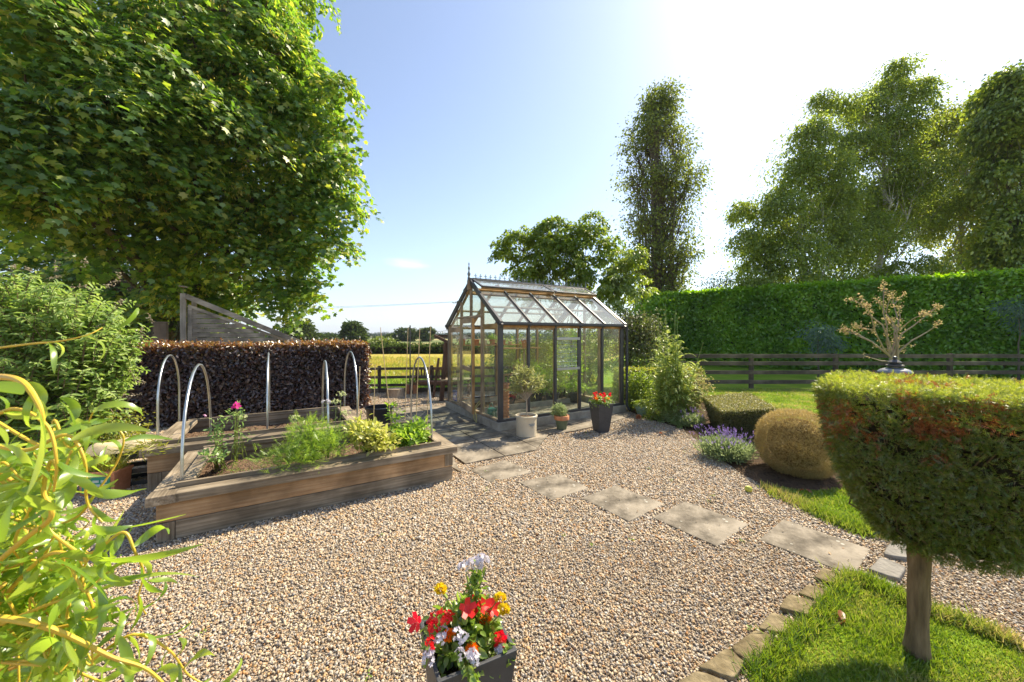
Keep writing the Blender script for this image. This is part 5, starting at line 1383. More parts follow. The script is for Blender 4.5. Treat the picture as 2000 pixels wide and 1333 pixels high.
blob('dead_box_ball', 'round clipped bush gone straw brown, beside the lavender', 'bush', (3.52, 4.55, .365), (.40, .42, .395), 52000, T_FEATH, .030, leafmat('straw_leaf', [(.22, .15, .045), (.36, .27, .09), (.50, .40, .17), (.28, .26, .08)], trans=.4, gloss=.03), expo=2.35, wob=.035, cmat=groundmat('straw_inside', [(.10, .06, .02), (.20, .13, .05)], 6, 40))
# clipped box with battered sides
def boxtop():
    top = [np.array(a) for a in ((3.25, 5.72, .5), (3.68, 7.12, .5), (4.88, 7.62, .5), (4.30, 5.95, .5))]
    cc = sum(top) / 4; bot = [cc + (t - cc) * np.array([.72, .72, 1]) - Zz * .49 for t in top]
    root = thing('box_topiary', cc * np.array([1, 1, 0]), 'flat topped clipped box block with sides tapering inwards to the ground', 'bush')
    P_, N_ = [], []
    for i in range(4):
        a, b, c2, d = top[i], top[(i + 1) % 4], bot[(i + 1) % 4], bot[i]
        nf = unit(np.cross(b - a, d - a)); nf = nf if np.dot(nf, a - cc) > 0 else -nf
        n = 7500; u = rng.random((n, 1)); v = rng.random((n, 1))
        P_.append((a * (1 - u) + b * u) * (1 - v) + (d * (1 - u) + c2 * u) * v + nf * rng.normal(size=(n, 1)) * .012 - nf * .015 * (v < .03)); N_.append(np.tile(nf, (n, 1)))
    p = np.concatenate(P_); nn = np.concatenate(N_); n = len(p)
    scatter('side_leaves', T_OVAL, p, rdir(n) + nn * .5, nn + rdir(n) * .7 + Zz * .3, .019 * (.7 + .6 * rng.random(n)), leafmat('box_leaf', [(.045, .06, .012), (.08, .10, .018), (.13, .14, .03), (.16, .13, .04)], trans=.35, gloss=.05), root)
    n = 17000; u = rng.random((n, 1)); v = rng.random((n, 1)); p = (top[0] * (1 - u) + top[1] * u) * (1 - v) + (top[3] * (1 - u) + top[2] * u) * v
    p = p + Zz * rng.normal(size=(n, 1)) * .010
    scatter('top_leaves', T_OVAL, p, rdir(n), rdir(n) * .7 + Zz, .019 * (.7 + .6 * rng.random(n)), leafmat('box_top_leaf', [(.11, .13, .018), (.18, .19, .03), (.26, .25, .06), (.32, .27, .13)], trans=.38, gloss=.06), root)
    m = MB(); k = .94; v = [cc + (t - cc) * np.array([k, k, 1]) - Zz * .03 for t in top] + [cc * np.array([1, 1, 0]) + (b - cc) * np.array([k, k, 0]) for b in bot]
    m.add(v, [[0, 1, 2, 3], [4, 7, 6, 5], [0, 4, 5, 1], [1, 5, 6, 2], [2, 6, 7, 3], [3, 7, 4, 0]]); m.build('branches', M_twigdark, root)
boxtop()

# ---- stemmy plants
M_lavl = leafmat('lavender_leaf', [(.20, .26, .12), (.28, .36, .16), (.34, .42, .20)], trans=.35, gloss=.03)
M_lavf = leafmat('lavender_flower', [(.16, .10, .30), (.26, .17, .44), (.38, .28, .55)], trans=.35, gloss=.02)
M_stem = leafmat('green_stem', [(.14, .22, .05), (.24, .30, .08)], trans=.2, gloss=.04)
def lavender(label, c, r, h, n, nf, tilt=.5):
    c = np.array(c); root = thing('lavender', c, label, 'lavender', 'lavender bushes in the border')
    D = rng.normal(size=(n, 3)) * tilt; D[:, 2] = .9; D = unit(D); s = c + rng.normal(size=(n, 3)) * np.array([r * .22, r * .22, 0])
    t = rng.random((n, 1)) * .9 + .1
    scatter('leaves', T_LONG, s + D * t * h * .75, D + rdir(n) * .55, rdir(n), .05 * (.6 + .8 * rng.random(n)), M_lavl, root)
    D = rng.normal(size=(nf, 3)) * tilt * .9; D[:, 2] = 1; D = unit(D); s = c + rng.normal(size=(nf, 3)) * np.array([r * .25, r * .25, 0]); l = h * (.85 + .3 * rng.random(nf))
    m = MB(); F_ = []
    for i in range(nf):
        m.tube([s[i], s[i] + D[i] * l[i]], .0014, 3, caps=False)
        k = 16; tt = rng.random(k)[:, None]; F_.append(s[i] + D[i] * (l[i] - .01 + tt * .05) + rng.normal(size=(k, 3)) * .0045)
    m.build('stems', M_stem, root); F_ = np.concatenate(F_)
    scatter('flowers', T_DIAM, F_, rdir(len(F_), 1.2), rdir(len(F_)), .014, M_lavf, root)
lavender('big lavender bush full of purple flower spikes, between the box block and the brown ball', (2.93, 5.05, 0), .42, .36, 9500, 130, .62)
lavender('small pale lavender at the left foot of the clipped box block', (3.30, 6.75, 0), .25, .30, 2600, 26)

def spiky(root_label):
    c = G(1312, 822); root = thing('cardoon', c, root_label, 'plant')
    stems = MB(); Lp, LD, LN, Ls = [], [], [], []
    for k in range(11):
        a = rng.normal(size=2) * .10; hgt = random.uniform(1.85, 2.35) if k % 2 else random.uniform(1.0, 1.6); lean = rng.normal(size=2) * (.10 if k % 2 else .25)
        b = c + np.array([a[0], a[1], 0]); t = b + np.array([lean[0], lean[1], hgt])
        stems.tube([b, (b + t) / 2 + np.append(rng.normal(size=2) * .03, 0), t], [.014, .010, .004], 6)
        for j in range(34):
            f = .06 + .94 * j / 46; p = b + (t - b) * f; ang = j * 2.4 + k; o_ = np.array([math.cos(ang), math.sin(ang), 0])
            L0 = (.46 if f < .55 else .26) * random.uniform(.7, 1.15) * (1.15 - .5 * f); prev = p; dcur = unit(o_ + Zz * 1.15)
            nseg = 6
            for s in range(nseg):   # a feathery arching leaf as a chain of leaflets
                d2 = unit(dcur - Zz * .11 * s); nxt = prev + d2 * L0 / nseg
                sd = unit(np.cross(d2, Zz)); w = L0 * .26 * (1 - s / nseg) + .012
                Lp.append(prev); LD.append(d2); LN.append(np.cross(sd, d2)); Ls.append((L0 / nseg * 1.25, .045, .03))
                for q in (-1, 1):
                    Lp.append(prev); LD.append(unit(sd * q + d2 * .8)); LN.append(np.cross(sd, d2) + rng.normal(size=3) * .3); Ls.append((w * 1.1, w * .55, w))
                prev = nxt; dcur = d2
    stems.build('stems', M_stem, root, smooth=True)
    scatter('leaves', T_OVAL, np.array(Lp), np.array(LD), np.array(LN), np.array(Ls), leafmat('cardoon_leaf', [(.20, .28, .06), (.30, .38, .08), (.42, .46, .13)], trans=.42, gloss=.05), root)
    for k in range(9):
        hd = MB()
        p = c + np.array([random.uniform(-.28, .28), random.uniform(-.2, .2), random.uniform(1.9, 2.2)]); hd.lathe(p, [(.004, -.03), (.02, -.012), (.022, .005), (.010, .02), (0, .022)], 10); hd.build('flower_bud', M_stem, root, smooth=True)
spiky('tall spiky silver green plant with arching toothed leaves, beside the greenhouse end')
def bushy(name, label, c, lobes, tips, per, sig, leaf, size, mat, cat='plant', group=None):
    c = np.array(c, float); root = thing(name, c * np.array([1, 1, 0]), label, cat, group)
    T, Pn, off = clusters(lobes, tips, per, sig, .1, .5); k = Pn[:, 2] > .01; Pn, off = Pn[k], off[k]
    D, N = leaf_axes(off, hang=.1); scatter('leaves', leaf, Pn, D, N, size * (.6 + .8 * rng.random(len(Pn))), mat, root)
    m = MB()
    for t in T[rng.random(len(T)) < .5]:
        if t[2] > .03: m.tube([c * np.array([1, 1, 0]) + rng.normal(size=3) * np.array([.03, .03, 0]), (c * np.array([1, 1, 0]) + t) / 2 + Zz * .05, t], [.004, .003, .0015], 4, caps=False)
    m.build('stems', M_stem, root)
    return root
g1 = G(1240, 812)
bushy('border_plant', 'leafy low green plant between the downpipe and the tall spiky plant', g1 + np.array([.05, .5, 0]), [(P(1260, 770, 8.2), (.35, .3, .3), 1.2), (P(1245, 740, 8.4), (.3, .3, .2), 1)], 120, 9, .06, T_OVAL, .05, M_eld, group='low plants in the border')
bushy('border_plant', 'bright green ferny clump at the foot of the tall spiky plant', G(1320, 830), [(P(1330, 800, 7.2), (.35, .3, .2), 1.2), (P(1290, 800, 7.4), (.3, .25, .22), 1)], 120, 9, .06, T_FEATH, .07, M_lime, group='low plants in the border')
bushy('border_plant', 'loose yellow leaved shrub at the left of the clipped box block', G(1352, 825), [(P(1345, 770, 7.3), (.30, .25, .28), 1), (P(1362, 750, 7.4), (.2, .2, .2), .8), (P(1330, 800, 7.2), (.25, .2, .18), .8)], 110, 7, .06, T_OVAL, .036, leafmat('cream_yellow_leaf', [(.20, .20, .06), (.34, .30, .10), (.44, .38, .16)], trans=.4, gloss=.04), group='low plants in the border')
bushy('border_plant', 'grey green low clump spilling on to the gravel before the yellow shrub', G(1330, 838), [(P(1325, 822, 7.0), (.28, .2, .12), 1)], 80, 9, .05, T_LONG, .05, M_lavl, group='low plants in the border')
bushy('border_plant', 'patch of low leafy weeds between the green pot and the ferny clump', G(1290, 826), [(P(1285, 815, 7.4), (.25, .2, .1), 1)], 80, 9, .05, T_OVAL, .035, M_eld, group='low plants in the border')
bushy('blue_climber', 'dark bluish leafy plant beside the green pot', G(1250, 800), [(P(1262, 790, 7.9), (.2, .2, .2), 1)], 120, 8, .05, T_OVAL, .045, M_bir)

# bare budding shrub with a lantern
c = P(1747, 700, 6.6) * np.array([1, 1, 0]); r_ = thing('budding_shrub', c, 'bare pale twigged shrub with tufts of tan buds above the clipped conifer', 'shrub')
m = MB(); budp = []
def grow(p, d, L0, r0, dep):
    q = p + d * L0; mid = (p + q) / 2 + rng.normal(size=3) * .03 * L0
    m.tube([p, mid, q], [r0, r0 * .8, r0 * .55], 6, caps=False)
    for t in (.5, .8):
        if dep < 3 and random.random() < .7: budp.append(p + d * L0 * t + rng.normal(size=3) * .02)
    if dep == 0: budp.append(q); budp.append(q); return
    for k in range(random.choice((1, 2, 2))):
        grow(q, unit(d + rng.normal(size=3) * np.array([.30, .30, .20]) + Zz * .06), L0 * random.uniform(.5, .75), r0 * .6, dep - 1)
for (x, y) in ((1672, 612), (1650, 640), (1700, 575), (1722, 568), (1748, 590), (1775, 570), (1768, 615), (1822, 632), (1735, 600), (1790, 600)):
    e_ = P(x, y, 6.6 + random.uniform(-.25, .25)); s_ = c + Zz * 1.25 + rng.normal(size=3) * .03
    d_ = e_ - s_; LL = np.linalg.norm(d_); grow(s_, unit(d_ + Zz * .12), LL * .50, .020, 2)
m.tube([c, c + Zz * .6 + np.array([.03, 0, 0]), c + Zz * 1.27], [.05, .045, .04], 9)
e_ = P(1690, 696, 6.5); m.tube([c + Zz * 1.22, P(1720, 705, 6.5), e_], [.014, .01, .005], 6); budp.append(e_)
m.build('branches', pmat('pale_bark', [(.24, .19, .13), (.38, .31, .22)], bump=0), r_, smooth=True)
b_ = np.repeat(np.array(budp), 13, 0); b_ = b_ + rng.normal(size=b_.shape) * .026
scatter('buds', T_OVAL, b_, rdir(len(b_), .4), rdir(len(b_)), .029, leafmat('tan_bud', [(.32, .23, .11), (.44, .34, .18), (.32, .31, .12)], trans=.35, gloss=.02), r_)
lc = P(1748, 722, 5.4) * np.array([1, 1, 0]); lz = P(1748, 722, 5.4)[2]
lt = thing('garden_lantern', lc, 'domed grey garden lantern whose top shows over the clipped conifer', 'lantern')
MB().lathe(lc, [(.10, 0), (.10, .02), (.03, .05), (.028, lz - .34), (.06, lz - .31), (.06, lz - .29)], 20).build('post', M_dark, lt, smooth=True)
MB().lathe(lc + Zz * (lz - .29), [(.09, 0), (.12, .02), (.12, .24), (.10, .26)], 20).build('lamp_glass', glassmat('lantern_glass', (.2, .4)), lt, smooth=True)
MB().lathe(lc + Zz * (lz - .04), [(.19, 0), (.187, .012), (.155, .04), (.10, .06), (.04, .066)], 28).build('dome', pmat('zinc', [(.20, .21, .22), (.30, .31, .33)], rough=.4, metallic=.4, bump=0), lt, smooth=True)
MB().lathe(lc + Zz * (lz + .038), [(.085, 0), (.10, .012), (.10, .03), (.075, .036), (.05, .05), (.055, .062), (.075, .07), (.05, .09), (.02, .11), (.028, .13), (.02, .15), (0, .158)], 20).build('cap', M_dark, lt, smooth=True)

# ---- apple, sleepers
a = MB(); a.lathe(G(1462, 962) + Zz * .0, [(0, .006), (.018, .002), (.032, .015), (.038, .034), (.034, .052), (.020, .064), (.006, .062), (0, .055)], 22)
ap = a.build('apple', pmat('apple_skin', [(.36, .38, .05), (.50, .50, .08), (.55, .46, .10)], rough=.4, bump=0), smooth=True); tag(ap, 'fallen yellow green apple on the gravel beside the lawn', 'apple')
s0 = G(1868, 1052); s1 = G(2140, 1118)
m = MB(); d_ = unit(s1 - s0); m.bar(s0 + Zz * .07, s1 + Zz * .07, .11, .13)
tag(m.build('timber_sleeper', MWx, bevel=.012), 'weathered timber sleeper edging the lawn at the right edge', 'sleeper')
dl = rng.random
for (x, y, lb) in ((1571, 962, 'curled brown dead leaf on the shaded lawn by the brown ball bush'), (1643, 1222, 'small dry curled leaf on the front lawn left of the conifer trunk'), (1288, 850, 'orange dead leaf on the gravel before the black tapered planter')):
    p = G(x, y) + Zz * .035
    o = scatter('dead_leaf', T_OVAL, np.array([p, p + np.array([.03, .01, 0])]), rdir(2) * np.array([1, 1, .2]), rdir(2, 1), .075, M_rust); tag(o, lb, 'leaf')

# ================================================================ POTTED PLANTS
def sprig(pts_from, pts_to, n): pass
c = G(1028, 853) + Zz * .024; t = thing('potted_olive', c, 'small olive tree with a rounded crown in a cream glazed pot', 'potted tree')
roundpot(t, c, .170, .175, .34, M_cream, rim=.012, rimh=.03)
# bee emblem lightly drawn on the pot
bee = MB(); ang0 = math.atan2(-c[1], -c[0]) + .55
def onpot(u, v, r=.1815): 
    a_ = ang0 + u / r; return c + np.array([math.cos(a_) * r, math.sin(a_) * r, v])
def dot(u0, v0, ru, rv, rot=0):
    pts = []
    for k in range(12):
        q = 2 * math.pi * k / 12; x, y = ru * math.cos(q), rv * math.sin(q); pts.append(onpot(u0 + x * math.cos(rot) - y * math.sin(rot), .19 + v0 + x * math.sin(rot) + y * math.cos(rot)))
    b0 = len(bee.v); bee.add(pts, [list(range(12))])
for s_ in (-1, 1): dot(s_ * .034, .022, .030, .010, s_ * .35); dot(s_ * .026, .002, .020, .008, s_ * -.1)
dot(0, .030, .010, .009); dot(0, .012, .012, .012); 
for k in range(3): dot(0, -.008 - k * .011, .011 - k * .002, .0042)
dot(0, -.042, .004, .006)
bee.build('bee_emblem', pmat('grey_print', [(.24, .27, .27), (.30, .33, .33)], bump=0), t)
ol = MB(); ol.tube([c + Zz * .29, c + Zz * .45 + np.array([.006, 0, 0]), c + Zz * .66 + np.array([.0, 0, 0])], [.014, .011, .010], 8)
OT, OP, OO = clusters([(c + Zz * .90, (.27, .26, .17), .7), (c + Zz * 1.04 + np.array([-.04, 0, 0]), (.14, .14, .10), .6), (c + Zz * .80 + np.array([-.14, 0, 0]), (.12, .14, .09), .5), (c + Zz * .83 + np.array([.15, 0, 0]), (.12, .14, .09), .5)], 70, 11, .030, .1, .5)
for p in OT:
    if random.random() < .5:
        s_ = c + Zz * random.uniform(.56, .70); ol.tube([s_, (s_ + p) / 2 + Zz * -.02, p], [.006, .004, .0015], 4, caps=False)
ol.build('trunk', pmat('olive_bark', [(.27, .23, .18), (.40, .35, .28)], bump=.3), t, smooth=True)
D_, N_ = leaf_axes(OO, hang=-.15); scatter('crown', T_LONG, OP, D_, N_, .060 * (.6 + .8 * rng.random(len(OP))) , leafmat('olive_leaf', [(.16, .20, .07), (.25, .28, .09), (.36, .36, .12), (.30, .33, .17)], trans=.4, gloss=.06), t)

c = G(1097, 841) + Zz * .024; t = thing('potted_herb', c, 'small grey leaved herb in a terracotta pot painted mossy green below the rim', 'potted plant')
roundpot(t, c, .085, .118, .245, M_mossgreen, rim=.012, rimh=.065, rimmat=M_terra)
T_, P_, O_ = clusters([(c + Zz * .30 + np.array([-.04, 0, 0]), (.11, .10, .07), 1), (c + Zz * .38 + np.array([-.05, 0, 0]), (.06, .06, .06), .5)], 90, 10, .022)
D_, N_ = leaf_axes(O_, hang=-.5); scatter('herb', T_LONG, P_, D_, N_, .045, M_lavl, t)

def squareplanter(t, c, ax, ht, wt, wb, mat, th=.018):
    ax = unit(ax); ay = np.array([-ax[1], ax[0], 0])
    def cr(w, z): return [c + ax * x * w / 2 + ay * y * w / 2 + Zz * z for x, y in ((-1, -1), (1, -1), (1, 1), (-1, 1))]
    A_, B_, C_, D2 = cr(wb, 0), cr(wt, ht), cr(wt - 2 * th, ht), cr(wt - 2 * th - .02, ht - .07)
    v = A_ + B_ + C_ + D2; f = [[3, 2, 1, 0]]
    for k in range(3):
        for i in range(4):
            j = (i + 1) % 4; f.append([k * 4 + i, k * 4 + j, (k + 1) * 4 + j, (k + 1) * 4 + i])
    m = MB(); m.add(v, f); m.build('planter_box', mat, t, bevel=.004)
    m = MB(); m.add(D2, [[0, 1, 2, 3]]); m.build('soil', M_soil, t)
M_red = leafmat('red_petal', [(.50, .010, .012), (.72, .02, .015), (.80, .06, .03)], trans=.35, gloss=.03)
M_white = leafmat('white_petal', [(.46, .43, .50), (.62, .60, .66)], trans=.25, gloss=.03)
M_yel = leafmat('yellow_petal', [(.80, .55, .01), (.85, .68, .03)], trans=.35, gloss=.02, tcols=[(.9, .7, .02), (.95, .8, .05)])
M_ora = leafmat('orange_petal', [(.75, .20, .01), (.85, .34, .02)], trans=.35, gloss=.03)
M_basil = leafmat('bedding_leaf', [(.11, .20, .025), (.19, .30, .04), (.28, .38, .07)], trans=.42, gloss=.06)
c = G(1174, 843) + Zz * .004; t = thing('flower_planter', c, 'tall tapered black planter of red flowers standing at the greenhouse front', 'planter', 'black tapered planters')
squareplanter(t, c, np.array([.80, .30, 0]), .50, .31, .20, M_planter)
T_, P_, O_ = clusters([(c + Zz * .53, (.15, .15, .07), 1)], 120, 9, .03); D_, N_ = leaf_axes(O_); scatter('foliage', T_OVAL, P_, D_, N_, .034, M_basil, t)
for k in range(16):
    p = c + np.array([random.uniform(-.14, .14), random.uniform(-.14, .14), random.uniform(.55, .67)])
    n = 7; scatter('flower', T_flower(5, .25), p + rng.normal(size=(n, 3)) * .012, rdir(n), rdir(n, 1) + np.array([0, -.6, 0]), .021, M_red if k % 7 else M_ora, t)
c = G(1254, 813); t = thing('potted_plant', c, 'leafy plant in a pale green glazed pot beside the downpipe', 'potted plant')
m = MB(); roundpot(t, c, .085, .135, .215, M_greenglaze, rim=.010, rimh=.045)
T_, P_, O_ = clusters([(c + Zz * .26, (.12, .12, .05), 1)], 60, 7, .03); D_, N_ = leaf_axes(O_); scatter('leaves', T_OVAL, P_, D_, N_, .06, M_lime, t)
c = G(1247, 819) + Zz * .045; t = thing('fallen_pot', c, 'small empty terracotta pot lying on its side on the gravel', 'flower pot')
MB().lathe(c + np.array([.02, .05, 0]), [(.030, -.0), (.044, .075), (.052, .075), (.052, .10), (.044, .10), (.028, .01), (0, .01)][::-1], 24, axis=(-.35, -1, .05)).build('pot', M_terra, t, smooth=True)

# ---- foreground planter
c = np.array([-.185, 1.476, 0]); t = thing('flower_planter', c, 'square black planter brimming with red, yellow and white flowers, nearest the camera', 'planter', 'black tapered planters')
squareplanter(t, c, np.array([.90, .436, 0]), .50, .31, .19, M_planter, th=.016)
T_, P_, O_ = clusters([(c + Zz * .495, (.10, .10, .028), 1.1), (c + Zz * .53 + np.array([.0, .03, 0]), (.08, .08, .04), .6)], 110, 6, .022)
D_, N_ = leaf_axes(O_, hang=-.1); scatter('foliage', T_OVAL, P_, D_, N_, .042 * (.6 + .8 * rng.random(len(P_))), M_basil, t)
sp_ = MB()
for (x, y, d) in ((862, 1155, 1.44), (972, 1172, 1.50), (985, 1192, 1.46), (925, 1105, 1.50), (940, 1098, 1.50), (910, 1112, 1.50), (950, 1110, 1.5)):
    e_ = P(x, y, d); s_ = c + np.array([random.uniform(-.05, .05), random.uniform(-.05, .05), .46]); sp_.tube([s_, (s_ + e_) / 2 + np.append(rng.normal(size=2) * .008, 0), e_], [.003, .0025, .0018], 5)
sp_.build('stems', M_stem, t)
n = 150; hh_ = rng.random(n)[:, None]; q_ = (c + Zz * .52 + np.array([.02, .02, 0])) * (1 - hh_) + P(930, 1120, 1.5) * hh_ + rng.normal(size=(n, 3)) * .016
scatter('foliage', T_OVAL, q_, rdir(n) + Zz * .3, rdir(n, 1), .034, M_basil, t)
def head(x, y, d, kind):
    p = P(x, y, d)
    if kind == 'marigold_yellow' or kind == 'marigold_orange':
        n = 90; dd_ = rdir(n); dd_[:, 2] = np.abs(dd_[:, 2]) * .8; scatter('marigold', T_DIAM, p + dd_ * .012, dd_ + rdir(n) * .3, rdir(n), np.array([.017, .03, .017]) * np.ones((n, 1)), M_yel if kind.endswith('yellow') else M_ora, t)
    elif kind == 'petunia':
        d_ = unit(np.array([random.uniform(-.8, .8), -.6, random.uniform(.2, .9)])); scatter('petunia', T_flower(5, .55), np.array([p]), unit(np.cross(d_, [.2, .5, .7]))[None], d_[None], np.array([[.036, .036, .036]]), M_red, t)
    else:
        mt = {'verbena_red': M_red, 'verbena_white': M_white, 'alyssum': M_white}[kind]; n = 15; r_ = .020
        q = rdir(n); q[:, 2] = np.abs(q[:, 2]); scatter(kind.split('_')[0], T_flower(5, .1), p + q * r_, rdir(n), q + rdir(n) * .25, .0085, mt, t)
for a in [(860, 1153, 1.44, 'marigold_yellow'), (977, 1170, 1.50, 'marigold_yellow'), (984, 1192, 1.46, 'marigold_yellow'), (915, 1196, 1.46, 'marigold_orange'), (948, 1212, 1.5, 'marigold_orange'), (877, 1243, 1.40, 'marigold_orange'), (922, 1270, 1.38, 'marigold_orange'),
          (815, 1215, 1.46, 'petunia'), (912, 1190, 1.44, 'petunia'), (943, 1184, 1.50, 'petunia'), (962, 1190, 1.52, 'petunia'), (922, 1183, 1.5, 'petunia'),
          (850, 1208, 1.42, 'verbena_red'), (862, 1203, 1.46, 'verbena_red'), (843, 1222, 1.40, 'verbena_red'), (848, 1234, 1.39, 'verbena_red'), (878, 1206, 1.44, 'verbena_red'), (972, 1248, 1.42, 'verbena_red'), (982, 1246, 1.43, 'verbena_red'), (975, 1262, 1.42, 'verbena_red'), (841, 1260, 1.34, 'verbena_red'), (868, 1214, 1.4, 'verbena_red'),
          (893, 1240, 1.37, 'verbena_white'), (903, 1248, 1.37, 'verbena_white'), (860, 1250, 1.36, 'verbena_white'), (864, 1236, 1.38, 'verbena_white'), (838, 1282, 1.32, 'verbena_white'), (836, 1292, 1.31, 'verbena_white'), (924, 1282, 1.34, 'verbena_white'), (930, 1292, 1.33, 'verbena_white'), (918, 1290, 1.33, 'verbena_white'), (898, 1280, 1.34, 'verbena_white'), (978, 1270, 1.41, 'verbena_white'),
          (912, 1104, 1.50, 'alyssum'), (925, 1100, 1.50, 'alyssum'), (940, 1094, 1.50, 'alyssum'), (947, 1098, 1.5, 'alyssum'), (904, 1110, 1.50, 'alyssum'), (932, 1106, 1.5, 'alyssum')]:
    head(*a)
# trailing sprigs over the rim
n = 60; tt = rng.random((n, 1)); q_ = np.concatenate([P(985, 1255, 1.42) * (1 - tt[:30]) + P(1000, 1285, 1.40) * tt[:30], P(905, 1300, 1.31) * (1 - tt[30:]) + P(930, 1330, 1.29) * tt[30:]]) + rng.normal(size=(n, 3)) * .008
scatter('foliage', T_OVAL, q_, rdir(n) - Zz * .7, rdir(n, 1), .032, M_basil, t)
# ================================================================ BED PLANTS
M_fea = leafmat('carrot_leaf', [(.15, .27, .03), (.24, .38, .045), (.34, .45, .07)], trans=.45, gloss=.03)
M_pea = leafmat('pea_leaf', [(.12, .22, .06), (.20, .32, .09), (.30, .40, .14)], trans=.42, gloss=.04)
M_pale = leafmat('bolting_leaf', [(.30, .36, .05), (.44, .46, .10), (.52, .50, .20)], trans=.45, gloss=.04)
def gb(px, py, z=.25): return Gz(px, py, z)
def bedplant(name, label, cat, c, lobes, tips, per, sig, leaf, size, mat, group=None):
    root = thing(name, c, label, cat, group)
    T, Pn, off = clusters(lobes, tips, per, sig, .1, .4); k = Pn[:, 2] > .24; Pn, off = Pn[k], off[k]
    D, N = leaf_axes(off, hang=-.3); scatter('leaves', leaf, Pn, D, N, size * (.6 + .8 * rng.random(len(Pn))), mat, root)
    m = MB()
    for t_ in T[rng.random(len(T)) < .6]:
        s = c + rng.normal(size=3) * np.array([.04, .04, 0]); m.tube([s, (s + t_) / 2 + Zz * .03, t_], [.0035, .0025, .0015], 4, caps=False)
    m.build('stems', M_stem, root); return root
d0 = 3.75
bedplant('carrot_plant', 'dense feathery green mass in the middle of the front bed', 'vegetable', gb(610, 905), [(P(600, 880, d0), (.26, .2, .12), 1.2), (P(560, 895, d0 - .1), (.25, .16, .05), .8), (P(640, 860, d0 + .1), (.18, .18, .12), 1), (P(600, 840, d0), (.12, .14, .10), .6)], 90, 5, .05, T_FEATH, .085, M_fea)
for i, (x, y, lb) in enumerate([(578, 822, 'flowering carrot stem with a dome of greenish white, left of the feathery mass'), (637, 790, 'tall flowering carrot stem with a flat white flower head beside the middle hoop'), (666, 775, 'tallest nodding seed head stem against the purple hedge'), (656, 790, 'small green flower head just right of the middle hoop'), (676, 812, 'small green flower head low at the right of the middle hoop'), (475, 820, 'feathery stem with a small green head over the rear bed front')]):
    e_ = P(x, y, d0 + .25); s_ = np.array([e_[0] + random.uniform(-.08, .02), e_[1] - .15, .27])
    r_ = thing('carrot_flower', s_, lb, 'flower', 'flowering carrot stems'); m = MB(); m.tube([s_, (s_ + e_) / 2 + np.array([.02, 0, .0]), e_], [.004, .003, .002], 5)
    hd = []
    for k in range(14):
        q = unit(rng.normal(size=3) * np.array([1, 1, .25]) + Zz * 1.1) * .05; m.tube([e_, e_ + q], .001, 3, caps=False); hd.append(np.repeat((e_ + q)[None], 9, 0) + rng.normal(size=(9, 3)) * .006)
    m.build('stem', M_stem, r_); hd = np.concatenate(hd)
    scatter('umbel', T_flower(5, .1), hd, rdir(len(hd)), rdir(len(hd), 1.5), .006, M_white if i in (1,) else leafmat('umbel%d' % i, [(.42, .46, .22), (.60, .62, .40)], trans=.35, gloss=.02), r_)
    n = 40; t_ = rng.random((n, 1)); scatter('leaves', T_FEATH, s_ * (1 - t_) + e_ * t_ * 1.0 + rng.normal(size=(n, 3)) * .035 - Zz * .0, rdir(n, .3), rdir(n), .07 * (1.2 - t_[:, 0]), M_fea, r_)
bedplant('pea_plant', 'pea like climbing plant with small mauve flower beside the left hoop in the front bed', 'vegetable', gb(428, 915), [(P(425, 850, 3.5), (.04, .05, .15), .6), (P(415, 890, 3.4), (.07, .07, .05), .5)], 36, 4, .022, T_OVAL, .038, M_pea)
bedplant('poppy_plant', 'thin leggy plant with one bright pink flower on top, left end of the front bed', 'flower', gb(462, 900), [(P(455, 810, 3.6), (.06, .06, .09), .7), (P(470, 850, 3.6), (.08, .08, .10), .4)], 20, 3, .03, T_LONG, .05, M_pea)
def bloom(x, y, d, par, mat, sz, n=3):
    p = P(x, y, d); scatter('flower', T_flower(5, .25), p + rng.normal(size=(n, 3)) * sz * .25, rdir(n), rdir(n) + np.array([0, -1, .5]), sz, mat, par)
M_pink = leafmat('pink_petal', [(.60, .04, .26), (.78, .12, .40)], trans=.4, gloss=.02); M_mauve = leafmat('mauve_petal', [(.60, .32, .52), (.72, .48, .62)], trans=.4, gloss=.02)
pp = bpy.data.objects['poppy_plant']; bloom(461, 793, 3.6, pp, M_pink, .034, 4); bloom(400, 812, 3.55, bpy.data.objects['pea_plant'], M_mauve, .014); bloom(418, 892, 3.4, bpy.data.objects['pea_plant'], M_mauve, .024)
m = MB(); m.tube([gb(462, 900), P(458, 840, 3.6), P(461, 796, 3.6)], .0025, 5); m.build('stems', M_stem, pp)
bedplant('lettuce', 'bolting pale yellow green salad plant in front of the short cane', 'vegetable', gb(722, 880), [(P(722, 850, 4.05), (.14, .12, .11), 1.1), (P(745, 862, 4.0), (.10, .10, .07), .6), (P(705, 838, 4.2), (.1, .1, .08), .7)], 90, 6, .035, T_OVAL, .055, M_pale)
bedplant('bean_plant', 'low bean plants climbing the string netting at the right end of the front bed', 'vegetable', gb(800, 865), [(P(805, 852, 4.35), (.18, .15, .08), 1.1), (P(785, 858, 4.3), (.1, .1, .07), .6), (P(820, 838, 4.5), (.1, .1, .09), .6)], 60, 5, .03, T_OVAL, .065, M_fea)
bedplant('bean_plant', 'thin bean shoot twining up the leaning cane', 'vegetable', gb(770, 866), [(P(768, 800, 4.5), (.05, .05, .13), .6), (P(777, 835, 4.5), (.06, .05, .08), .5)], 24, 4, .02, T_OVAL, .05, M_fea)
n = 500; q = rng.random((n, 2)); q_ = np.array([bp1(.25 + 2.0 * a, .2 + 1.0 * b, .262) for a, b in q]); tag(scatter('ground_weeds', T_OVAL, q_, rdir(n, .5), rdir(n, 1), .022, M_pea), kind='stuff')
